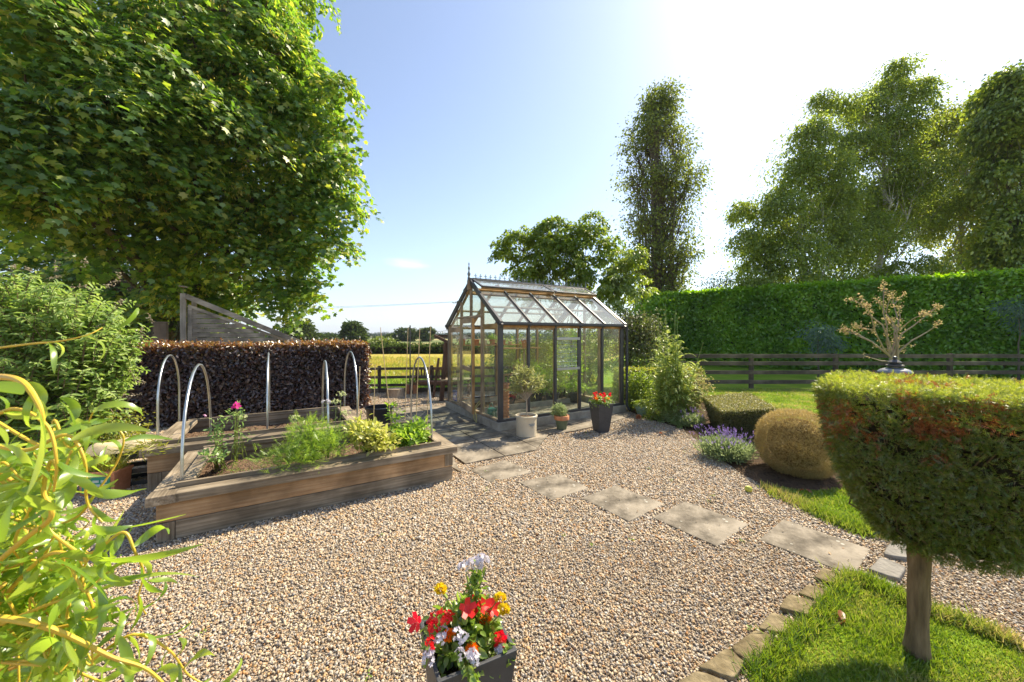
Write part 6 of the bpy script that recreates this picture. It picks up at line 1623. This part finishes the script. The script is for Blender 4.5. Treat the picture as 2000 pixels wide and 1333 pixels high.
n = 260; q = rng.random((n, 2)); q_ = np.array([bp2(.25 + 1.6 * a, .2 + .9 * b, .332) for a, b in q]); tag(scatter('ground_weeds', T_OVAL, q_, rdir(n, .5), rdir(n, 1), .018, M_pea), kind='stuff')

# sack on the rear bed corner
def sack(name, label, c, ax, l, w, h, mat, seed=1):
    r = np.random.default_rng(seed); nx, ny = 34, 20; ax = unit(ax); ay = np.array([-ax[1], ax[0], 0]); V = []; Fs = []
    for sgn in (1, -1):
        for j in range(ny + 1):
            for i in range(nx + 1):
                u = i / nx * 2 - 1; v = j / ny * 2 - 1; k = max(0, (1 - abs(u) ** 3.2)) ** .5 * max(0, (1 - abs(v) ** 2.6)) ** .5
                z = k * h * (1 if sgn > 0 else .12) * sgn * (1 + .16 * math.sin(u * 6 + v * 3) + .12 * math.sin(v * 9 - u * 4)) + (.02 * math.sin(u * 14 + v * 5) * k * h if sgn > 0 else 0)
                V.append(c + ax * u * l / 2 * (1 - .08 * abs(v)) + ay * v * w / 2 * (1 - .12 * abs(u)) + Zz * (z + h * .13))
    n1_ = (nx + 1) * (ny + 1)
    for s in (0, 1):
        for j in range(ny):
            for i in range(nx):
                a = s * n1_ + j * (nx + 1) + i; f = [a, a + 1, a + nx + 2, a + nx + 1]; Fs.append(f if s == 0 else f[::-1])
    m = MB(); m.add(V, Fs); me = m.mesh(); me.polygons.foreach_set('use_smooth', [True] * len(me.polygons)); o = link(name, me, mat)
    return tag(o, label, 'sack')
M_mesh = pmat('mesh_sack', [(.42, .33, .17), (.58, .47, .27), (.66, .55, .34)], scale=6, rough=.6, bump=.5, stretch=(1, .1, 1), bscale=60)
sk_c = Gz(248, 880, .40); sk_c = sk_c * np.array([1, 1, 0]) + Zz * .38
sack('mesh_sack', 'pale straw coloured mesh sack lying by the corner of the rear bed', sk_c + np.array([-.10, .05, 0]), np.array([.93, .50, 0]), .62, .34, .10, M_mesh)
# low stand under the sack: stacked crate of dark plastic
m = MB(); cc = sk_c * np.array([1, 1, 0]) + np.array([-.10, .05, 0])
for z in (.03, .17, .33):
    for s in (-1, 1):
        m.box(cc + Vv * s * .15 + Zz * z, (.56, .015, .05), TH); m.box(cc + U * s * .28 + Zz * z, (.015, .30, .05), TH)
for a in (-.27, .27):
    for b in (-.14, .14): m.box(cc + U * a + Vv * b + Zz * .185, (.03, .03, .37), TH)
m.box(cc + Zz * .36, (.55, .30, .012), TH)
tag(m.build('plastic_crate', pmat('dark_plastic', [(.02, .02, .02), (.035, .035, .035)], rough=.4, bump=0), bevel=.003), 'dark slatted crate under the straw coloured sack', 'crate')
# grass dribbling from sack
n = 260; q_ = Gz(300, 872, .46) + rng.normal(size=(n, 3)) * np.array([.13, .10, .012]); tag(scatter('trailing_grass', T_LONG, q_, rdir(n) * np.array([1, 1, .3]), rdir(n), np.array([.12, .05, .05]) * np.ones((n, 1)), M_yg), 'wispy yellow grass trailing over the rear bed corner by the sack', 'grass')
# picture planter box
c = G(207, 962); t = thing('trough_planter', c, 'terracotta edged trough with a green panel of pale bricks, grass growing in it', 'planter')
th_ = R(8); m = MB(); a1 = np.array([math.cos(th_), math.sin(th_), 0]); a2 = np.array([-a1[1], a1[0], 0])
m.box(c + Zz * .115, (.31, .20, .23), th_, taper=1.08); m.box(c + Zz * .235, (.35, .24, .03), th_); m.build('trough', M_terra, t, bevel=.006)
m = MB(); m.box(c - a2 * .106 + Zz * .12, (.255, .012, .165), th_, rx=R(-2)); pn = m.build('green_panel', pmat('green_paint', [(.02, .22, .14), (.03, .30, .19)], rough=.5, bump=0), t)
m = MB()
for r_i in range(3):
    for k in range(3): m.box(c - a2 * .1135 + a1 * (-.075 + k * .075 + (r_i % 2) * .012) + Zz * (.075 + r_i * .042), (.055, .004, .024), th_)
m.build('bricks', pmat('pale_paint', [(.45, .55, .48), (.58, .66, .60)], bump=0), pn)
n = 420; q_ = c + Zz * .24 + np.outer(rng.uniform(-.15, .15, n), a1) + np.outer(rng.uniform(-.09, .09, n), a2); D_ = rng.normal(size=(n, 3)) * .55; D_[:, 2] = 1
scatter('grass_tuft', T_BLADE, q_, D_, rdir(n), np.stack([rng.uniform(.08, .26, n), np.full(n, .10), np.full(n, .2)], 1), M_yg, t)
c = G(318, 938); t = thing('small_pot', c, 'little terracotta pot with a sprouting weed at the foot of the front bed', 'flower pot')
roundpot(t, c, .04, .055, .085, M_terra, rim=.006, rimh=.022, soil=.012); n = 60
scatter('leaves', T_OVAL, c + Zz * .10 + rng.normal(size=(n, 3)) * np.array([.035, .035, .015]), rdir(n, .5), rdir(n, 1), .03, M_lime, t)
# black tub
c = np.array([-2.42, 6.72, .02]); t = thing('black_tub', c, 'round black plastic tub behind the right end of the beds', 'tub')
roundpot(t, c, .19, .235, .37, bpy.data.materials['black_plastic'], rim=.014, rimh=.03, soil=.10)

# ---- back corner: stump, square pot, bench, timber frame, compost bag
c = G(772, 775); t = thing('tree_stump', c, 'short pale tree stump on the gravel by the field fence', 'stump')
m = MB(); n = 40; prof = []
for z, k in ((0, 1.15), (.05, 1.05), (.14, .98), (.22, .96)):
    for i in range(n):
        a_ = 2 * math.pi * i / n; r_ = .21 * k * (1 + .07 * math.sin(a_ * 5) + .04 * math.sin(a_ * 11 + 1)); prof.append(c + np.array([r_ * math.cos(a_) * 1.15, r_ * math.sin(a_), z]))
m.add(prof, [[j * n + i, j * n + (i + 1) % n, (j + 1) * n + (i + 1) % n, (j + 1) * n + i] for j in range(3) for i in range(n)]); m.add(prof[-n:], [list(range(n))]); m.build('wood', wood('stump_wood', [(.20, .15, .10), (.38, .29, .20), (.48, .38, .27)], 'z'), t)
c = G(805, 769); t = thing('square_pot', c, 'brown square pot beside the stump', 'flower pot'); m = MB(); m.box(c + Zz * .125, (.27, .27, .25), R(10), taper=1.15); m.box(c + Zz * .245, (.33, .33, .03), R(10)); m.build('pot', M_terra, t, bevel=.008)
n = 120; scatter('weeds', T_OVAL, c + Zz * .3 + rng.normal(size=(n, 3)) * np.array([.09, .09, .04]), rdir(n, .6), rdir(n), .06, M_fea, t)
bw = wood('bench_wood', [(.13, .06, .035), (.23, .115, .065), (.28, .15, .09)], 'x')
c = np.array([-2.17, 10.75, 0]); t = thing('garden_bench', c, 'brown slatted wooden garden bench facing the camera by the field fence', 'bench')
k_ = .80; bl = 1.40
def bx(x, y, z, sx, sy, sz, **kw): return MB().box(c + np.array([x, y, z]), (sx, sy, sz), **kw)
for x in (-bl / 2 + .03, bl / 2 - .03):
    bx(x, -.22, .19, .05, .05, .38).build('leg', bw, t); bx(x, .20, .35, .05, .05, .70).build('leg', bw, t); bx(x, 0, .47, .045, .46, .03).build('armrest', bw, t); bx(x, -.22, .42, .04, .04, .09).build('arm_post', bw, t)
m = MB()
for q in range(5): m.box(c + np.array([0, -.20 + q * .09, .345]), (bl - .04, .07, .018))
m.build('seat', bw, t); bx(0, -.24, .31, bl - .1, .02, .06).build('apron', bw, t)
m = MB(); m.box(c + np.array([0, .215, .69]), (bl, .03, .07)); m.box(c + np.array([0, .215, .42]), (bl, .025, .05))
for q in range(15): m.box(c + np.array([-bl / 2 + .09 + q * (bl - .18) / 14, .215, .555]), (.042, .014, .23))
m.build('backrest', bw, t)
# rough timber frame left of the greenhouse
c = G(862, 784); t = thing('timber_shelter', c, 'rough dark timber shelter frame with a sloping top rail left of the greenhouse', 'shelter'); mf = wood('frame_wood', [(.07, .04, .028), (.14, .085, .06), (.20, .13, .09)], 'z')
MB().bar(c, P(872, 668, 9.4), .10, .09, up=Vv).build('post', mf, t, bevel=.01)
MB().bar(G(846, 778), P(857, 700, 9.8), .05, .05, up=Vv).build('brace', mf, t)
MB().bar(P(880, 775, 9.9), P(868, 672, 9.9), .08, .08, up=Vv).build('post', mf, t)
MB().bar(P(848, 656, 9.2), P(888, 675, 9.2), .07, .07).build('top_rail', mf, t)
MB().bar(P(850, 657, 9.7), P(925, 657, 9.9), .06, .08).build('top_rail', mf, t)
m = MB(); m.box(P(890, 741, 9.6), (.8, .45, .035), R(15)); m.build('shelf', MWx, t, bevel=.005)
MB().box(P(915, 760, 9.7) * np.array([1, 1, 0]) + Zz * .25, (.06, .06, .5), 0).build('leg', mf, t)
c = G(884, 796); bag = []
m = MB(); rings = []; N0 = 24
for z, rx, ry in ((0, .11, .06), (.03, .135, .085), (.12, .14, .095), (.22, .13, .085), (.31, .10, .05), (.37, .085, .012), (.40, .088, .008)):
    for i in range(N0):
        a_ = 2 * math.pi * i / N0; wb_ = 1 + .05 * math.sin(a_ * 4 + z * 20); rings.append(c + U * 0 + np.array([math.cos(a_) * rx * wb_ + z * .12, math.sin(a_) * ry * wb_, z]))
m.add(rings, [[j * N0 + i, j * N0 + (i + 1) % N0, (j + 1) * N0 + (i + 1) % N0, (j + 1) * N0 + i] for j in range(6) for i in range(N0)] + [list(range(N0))[::-1], [6 * N0 + i for i in range(N0)]])
t = thing('compost_bag', c, 'blue plastic compost bag with a yellow panel slumped against the greenhouse plinth', 'bag')
m.build('bag', pmat('blue_plastic', [(.015, .09, .36), (.02, .13, .46)], rough=.35, bump=.3), t, smooth=True)
m = MB(); m.lathe(c + np.array([-.055, -.083, .11]), [(.050, 0), (.042, .008), (0, .010)], 16, axis=(-.45, -1, .1)); m.build('yellow_panel', pmat('bag_yellow', [(.70, .60, .14), (.75, .68, .3)], bump=0), t)
m = MB(); m.box(c + np.array([.04, -.083, .27]), (.10, .012, .05), R(-5), rx=R(-22)); m.build('white_panel', pmat('bag_white', [(.6, .65, .68), (.7, .75, .78)], bump=0), t)

# inside the greenhouse
def gpot(a, b, z, r, h, label, mat=None, plant=None, psz=.05, ph=.1, grp='pots on the greenhouse shelves'):
    c = gh(a, b, z); t = thing('terracotta_pot' if mat is None else 'pot', c, label, 'flower pot', grp); roundpot(t, c, r * .75, r, h, mat or M_terra, rim=.008, rimh=h * .2, soil=.015)
    if plant is not None:
        T, Pn, off = clusters([(c + Zz * (h + ph * .6), (r * 1.2, r * 1.2, ph), 1)], 40, 7, .03); D, N = leaf_axes(off); scatter('plant', T_OVAL, Pn, D, N, psz, plant, t)
gpot(.25, GW - .22, 1.46, .085, .15, 'terracotta pot with a white dome of flowers on the high shelf, at its left end', plant=M_white, psz=.03, ph=.05)
gpot(.62, GW - .2, 1.46, .075, .13, 'bright orange terracotta pot on the high shelf, seen through the door')
gpot(.85, GW - .2, 1.46, .05, .11, 'small pale pot between the terracotta pots on the high shelf', mat=M_cream)
gpot(.62, .12, 1.46, .075, .14, 'terracotta pot on the near corner shelf', plant=M_white, psz=.02, ph=.03)
gpot(1.75, GW - .25, .735, .15, .21, 'wide tan pot on the lower shelf with a leafy seedling', mat=pmat('tan_pot', [(.36, .25, .13), (.45, .33, .18)], bump=0), plant=M_lime, ph=.06)
gpot(1.55, GW - .2, 1.46, .05, .07, 'small round tan pot in the middle of the high shelf', mat=M_cane)
gpot(2.5, 1.75, .09, .10, .24, 'tall terracotta pot standing among the tomato plants')
gpot(2.5, 1.75, .33, .085, .16, 'terracotta pot stacked upon the tall one among the tomato plants')
gpot(1.2, 1.6, .09, .10, .2, 'dark pot with a small red flower at the back of the greenhouse floor', mat=M_planter, plant=M_red, psz=.02, ph=.03)
gpot(1.05, GW - .2, 1.46, .07, .12, 'terracotta pot on the high shelf between two mullions, holding a trailing plant', plant=M_fea, psz=.04, ph=.08)
gpot(1.35, GW - .2, 1.46, .06, .11, 'small terracotta pot on the high shelf, right of the trailing plant')
gpot(2.15, GW - .25, .735, .09, .14, 'terracotta pot at the right end of the lower shelf', plant=M_fea, psz=.04, ph=.08)
for i, (a, b, lb) in enumerate([(1.9, 1.6, 'black bucket with a low tomato plant, in the middle of the greenhouse'), (2.2, 1.35, 'black bucket of climbing tomato, right of the louvre window'), (2.75, 1.2, 'black bucket of tall tomato at the far right end of the greenhouse'), (2.85, 1.9, 'black bucket of tomato in the back right corner of the greenhouse')]):
    c = gh(a, b, .07); t = thing('tomato_plant', c, lb, 'potted plant', 'tomato plants in the greenhouse'); roundpot(t, c, .13, .17, .26, bpy.data.materials['black_plastic'], rim=.01, rimh=.03)
    hh = (.7, 1.35, 1.5, 1.2)[i]; T, Pn, off = clusters([(c + Zz * (.3 + hh * .5), (.17, .17, hh * .5), 1.3), (c + Zz * .4, (.24, .24, .15), .5)], 90, 6, .05); D, N = leaf_axes(off, hang=.3)
    scatter('leaves', T_PINN, Pn, D, N, .085, M_lime if i % 2 else M_fea, t)
    m = MB(); m.tube([c + Zz * .2, c + Zz * (.3 + hh) + U * .05], .006, 6); m.build('stake', M_cane if i != 1 else bpy.data.materials['pale_paint'], t)
# bundle of canes and brick pile and watering can near the door
c = gh(.25, 1.0, .07); t = thing('cane_bundle', c + Vv * 1.2, 'bundle of thin canes leaning inside the left gable', 'garden canes'); m = MB()
for k in range(8):
    b = gh(.12 + random.random() * .1, 1.95 + random.random() * .2, .1); m.tube([b, b + Zz * random.uniform(1.1, 1.5) + Vv * random.uniform(-.05, .25) + U * random.uniform(0, .1)], .005, 6)
m.build('canes', M_cane, t)
t = thing('terracotta_stack', gh(.35, .42, .07), 'tall stack of terracotta flower pots in the near corner of the greenhouse', 'flower pots'); m = MB()
for k in range(11): m.lathe(gh(.35, .42, .07 + k * .062), [(.062, 0), (.078, .055), (.088, .055), (.088, .085), (.078, .085), (.06, .01)], 22)
m.build('pots', M_terra, t, smooth=True)
t = thing('watering_can', gh(.28, .62, .07), 'green watering can just inside the greenhouse door', 'watering can'); cc = gh(.18, .62, .09)
m = MB(); m.lathe(cc, [(.085, 0), (.09, .01), (.09, .15), (.075, .19), (.05, .20)], 24); m.build('body', pmat('can_green', [(.02, .16, .10), (.03, .24, .15)], rough=.35, bump=0), t, smooth=True)
m = MB(); m.tube([cc + Zz * .06 - Vv * .08, cc + Zz * .2 - Vv * .18, cc + Zz * .27 - Vv * .24], [.016, .012, .012], 8); m.lathe(cc + Zz * .27 - Vv * .24, [(.01, 0), (.03, .03)], 12, axis=tuple(-Vv + Zz * .5)); m.build('spout', bpy.data.materials['can_green'], t, smooth=True)
m = MB(); m.tube([cc + Zz * .17 + Vv * .08, cc + Zz * .25 + Vv * .10, cc + Zz * .30, cc + Zz * .24 - Vv * .06], .008, 8); m.build('handle', bpy.data.materials['can_green'], t, smooth=True)
# hose hanging over the plinth by the door
m = MB(); hb = gh(-.10, .78)
pts = [hb + Zz * .42 + U * .1, hb + Zz * .30, hb + Zz * .12 - U * .02 + Vv * .01, hb + Zz * .035 - Vv * .04, hb + Zz * .05 - Vv * .09 - U * .01, hb + Zz * .14 - Vv * .06, hb + Zz * .26 - Vv * .01, hb + Zz * .38 + U * .12]
def smoothp(pts, k=5):
    pts = [np.array(p, float) for p in pts]; out = []
    for i in range(len(pts) - 1):
        p0 = pts[max(i - 1, 0)]; p1 = pts[i]; p2 = pts[i + 1]; p3 = pts[min(i + 2, len(pts) - 1)]
        for t in np.linspace(0, 1, k, endpoint=False):
            out.append(.5 * ((2 * p1) + (-p0 + p2) * t + (2 * p0 - 5 * p1 + 4 * p2 - p3) * t * t + (-p0 + 3 * p1 - 3 * p2 + p3) * t ** 3))
    out.append(pts[-1]); return out
m.tube(smoothp(pts), .009, 8); tag(m.build('garden_hose', pmat('hose', [(.42, .36, .12), (.5, .44, .18)], rough=.45, bump=0), smooth=True), 'yellowish hose looped over the plinth at the greenhouse door', 'hose')

# ---- string lights, power line
pole = P(801, 654, 10.4) * np.array([1, 1, 0]); m = MB(); m.tube([pole, P(801, 636, 10.4)], .018, 8); tag(m.build('light_pole', M_dark), 'slim dark upright pole by the field fence, carrying the string lights', 'pole')
s0_ = P(557, 657, 10.4); s1_ = P(801, 641, 10.4); s2_ = P(905, 640, 9.6)
t = thing('string_lights', s0_, 'string of small bulbs slung between the log store, the dark pole and the greenhouse', 'string lights'); m = MB(); bl_ = MB()
for (a, b, sag, nb_) in ((s0_, P(716, 656, 10.4), .04, 6), (P(716, 656, 10.4), s1_, .16, 5), (s1_, s2_, .10, 4)):
    pts = [a + (b - a) * t_ - Zz * sag * 4 * t_ * (1 - t_) for t_ in np.linspace(0, 1, 14)]; m.tube(pts, .005, 5)
    for k in range(nb_): p = a + (b - a) * (k + .5) / nb_ - Zz * sag * 4 * ((k + .5) / nb_) * (1 - (k + .5) / nb_); bl_.lathe(p - Zz * .06, [(0, 0), (.018, .012), (.022, .03), (.012, .05), (.012, .065)], 10)
m.build('cable', M_dark, t); bl_.build('bulbs', glassmat('bulb_glass', (.3, .5)), t, smooth=True)
uc = P(893, 654, 85) * np.array([1, 1, 0]); uz = P(893, 588, 85)[2]; t = thing('utility_pole', uc, 'distant wooden electricity pole beside the left gable of the greenhouse', 'utility pole')
MB().tube([uc, uc + Zz * uz], [.16, .12], 10).build('pole', M_bark, t); m = MB(); m.box(uc + Zz * (uz - .5), (2.2, .12, .14)); m.build('crossarm', M_bark, t); m = MB()
for k in (-1, -.4, .4, 1): m.lathe(uc + np.array([k, 0, uz - .43]), [(.05, 0), (.10, .08), (.05, .15), (.09, .2), (.03, .3)], 8)
m.build('insulators', M_dark, t)
t2 = MB()
for (ya, yb, k) in ((605, 590, -1), (609, 596, 1)):
    a = P(425, ya, 74); b = uc + np.array([k, 0, uz - .2]); pts = [a + (b - a) * q - Zz * 1.0 * 4 * q * (1 - q) * .25 for q in np.linspace(0, 1, 24)]; t2.tube(pts, .025, 5)
tag(t2.build('power_lines', M_dark), 'pair of thin power lines running left from the distant electricity pole', 'power line')

# ================================================================ FOREGROUND WILLOW
root = thing('curly_willow', (-1.55, .75, 0), 'contorted willow with twisted yellow shoots and glossy lime leaves, close at the left edge', 'shrub')
M_wt = pmat('yellow_shoot', [(.50, .36, .04), (.66, .46, .05), (.58, .32, .06)], scale=9, rough=.45, bump=0)
M_wl = leafmat('willow_leaf', [(.13, .26, .02), (.21, .35, .03), (.30, .42, .05)], trans=.58, gloss=.055, rough=.3, tcols=[(.32, .52, .03), (.48, .66, .05), (.64, .74, .10)])
tw = MB(); lp_, lf_ = [], []
def wleaf(p, d, L0, w, curl, twist):
    """a curved ribbon leaf with a midrib fold"""
    n = 9; p = np.array(p, float); d = unit(d); side = unit(np.cross(d, rng.normal(size=3))); b0 = len(lp_)
    ax_ = unit(np.cross(side, d)); 
    for i in range(n + 1):
        t_ = i / n; wd = w * math.sin(math.pi * min(1, t_ * .92 + .06)) ** .8 * (1 - .25 * t_)
        nn_ = unit(np.cross(side, d)); 
        lp_.append(p - side * wd + nn_ * wd * .25); lp_.append(p.copy()); lp_.append(p + side * wd + nn_ * wd * .25)
        if i < n:
            k = b0 + i * 3; lf_.append([k, k + 1, k + 4, k + 3]); lf_.append([k + 1, k + 2, k + 5, k + 4])
        p = p + d * L0 / n; d = unit(d + nn_ * curl / n + side * twist / n * .5 - Zz * .5 / n)
        c_, s_ = math.cos(twist / n), math.sin(twist / n); side = unit(side * c_ + nn_ * s_); side = unit(side - d * np.dot(side, d))
def shoot(pts, r, nleaf, Lr=(.06, .12), wr=(.0052, .0105), side=None):
    q = smoothp(pts, 7); n = len(q); tw.tube(q, [r * (1 - .65 * i / n) for i in range(n)], 8)
    for k in range(nleaf):
        i = min(n - 2, int((k + random.random()) / nleaf * n)); d = unit(q[i + 1] - q[i]); o_ = unit(rng.normal(size=3) + (0 if side is None else np.array(side)))
        wleaf(q[i], d * .5 + o_, random.uniform(*Lr), random.uniform(*wr), random.uniform(-4.2, 4.2), random.uniform(-3, 3))
def px(*l): return [P(x, y, d) for (x, y, d) in l]
shoot(px((-120, 760, .62), (-20, 738, .60), (40, 745, .58), (75, 790, .57), (85, 830, .57)), .0065, 3)
shoot(px((-150, 1000, .62), (-60, 860, .60), (20, 800, .60), (90, 830, .6), (110, 900, .6), (105, 960, .62)), .004, 6)
shoot(px((-80, 690, .9), (60, 672, .9), (110, 668, .9), (170, 655, .92), (200, 640, .95)), .0028, 5, (.08, .13))
shoot(px((-100, 1180, .7), (40, 1060, .68), (100, 1010, .66), (85, 960, .66), (100, 900, .66), (120, 925, .66), (140, 880, .67)), .005, 9)
shoot(px((-60, 1250, .72), (40, 1130, .72), (105, 1080, .70), (170, 1095, .70), (100, 1040, .7), (85, 1000, .7), (105, 930, .7)), .0045, 9)
shoot(px((-40, 860, .66), (50, 880, .66), (130, 850, .68), (165, 900, .68), (170, 980, .70), (200, 1020, .70)), .004, 9)
shoot(px((120, 1090, .72), (180, 1080, .74), (240, 1040, .76), (262, 1075, .76), (280, 1120, .78), (270, 1170, .78), (285, 1200, .8)), .0035, 9, (.06, .11))
shoot(px((-80, 1200, .66), (20, 1210, .66), (90, 1225, .66), (150, 1250, .68), (220, 1285, .70), (290, 1310, .72), (350, 1370, .74)), .006, 12, (.05, .10))
shoot(px((100, 1230, .74), (180, 1200, .74), (160, 1120, .74), (200, 1060, .75)), .0035, 7)
shoot(px((180, 1290, .78), (260, 1240, .80), (330, 1270, .82), (370, 1320, .84), (430, 1350, .86)), .0035, 12, (.05, .10))
shoot(px((-40, 1330, .8), (60, 1290, .8), (140, 1310, .8), (210, 1340, .8), (300, 1400, .8)), .004, 12, (.05, .10))
shoot(px((-60, 900, .75), (10, 930, .75), (60, 985, .75), (30, 1060, .75), (80, 1120, .76), (60, 1180, .76)), .004, 11)
shoot(px((-60, 1020, .8), (10, 1010, .8), (80, 1030, .8), (150, 1010, .82), (190, 960, .82), (230, 900, .84), (240, 850, .84), (200, 830, .84), (150, 850, .84)), .0035, 13, (.05, .1))
for k in range(56):
    x0, y0 = random.uniform(-60, 110 if k % 3 else 30), random.uniform(850, 1330); d0_ = random.uniform(.7, 1.0); q = [(x0 - 120, y0 + random.uniform(-60, 60), d0_)]
    for j in range(5): q.append((x0 + j * 26 + random.uniform(-20, 20), y0 + random.uniform(-50, 50), d0_ + random.uniform(-.03, .03)))
    shoot(px(*q), .0032, 13, (.06, .12))
# a few named big leaves close to the lens
def bigleaf(a, b, d, w, curl=1.2, tw_=.6):
    p = P(a[0], a[1], d); e = P(b[0], b[1], d); wleaf(p, e - p, np.linalg.norm(e - p) * 1.08, w, curl, tw_)
bigleaf((75, 800), (140, 935), .55, .017, .8, .5); bigleaf((140, 860), (255, 800), .60, .010, -.5, .4); bigleaf((-10, 830), (45, 840), .55, .022, 1.0, .4); bigleaf((-20, 750), (50, 770), .55, .016, .6, .2)
bigleaf((180, 1040), (330, 1020), .72, .009, -.6, .4); bigleaf((190, 1095), (350, 1110), .72, .009, 1.0, .8); bigleaf((100, 1090), (235, 1120), .62, .012, .4, .3); bigleaf((180, 1160), (330, 1080), .76, .008, 1.0, .9); bigleaf((60, 1290), (120, 1190), .62, .013, .8, .5)
bigleaf((0, 1060), (-10, 980), .5, .014, .8, .5); bigleaf((10, 1180), (90, 1130), .66, .010, .8, .8); bigleaf((230, 1240), (290, 1330), .74, .010, .8, .8); bigleaf((20, 900), (120, 890), .64, .010, 1.5, .8); bigleaf((30, 960), (90, 1010), .64, .012, .8, .8)
# rooted stems out of frame
for k in range(4):
    b = np.array([-1.55 + random.uniform(-.05, .05), .75 + random.uniform(-.05, .05), 0]); tw.tube(smoothp([b, b + np.array([.06, -.02, .5]), b + np.array([.2 + k * .05, .0, .9]), P(-90, 760 + k * 160, .68)]), [.014] * 15 + [.007], 8)
tw.build('shoots', M_wt, root, smooth=True)
m = MB(); m.v = [tuple(map(float, p)) for p in lp_]; m.f = lf_; me = m.mesh(); me.polygons.foreach_set('use_smooth', [True] * len(me.polygons)); link('leaves', me, M_wl, root)
for j in range(1): pass

# ---------------------------------------------------------------- air
hm_, nt, out = newmat('haze')
vp = nt.nodes.new('ShaderNodeVolumePrincipled'); vp.inputs['Color'].default_value = (.80, .88, 1, 1); vp.inputs['Density'].default_value = .00028; vp.inputs['Anisotropy'].default_value = 0
nt.links.new(vp.outputs[0], out.inputs['Volume'])
hb_ = MB(); hb_.box((0, 3000, 44), (9400, 6900, 92)); o = hb_.build('haze', hm_); tag(o, kind='stuff')
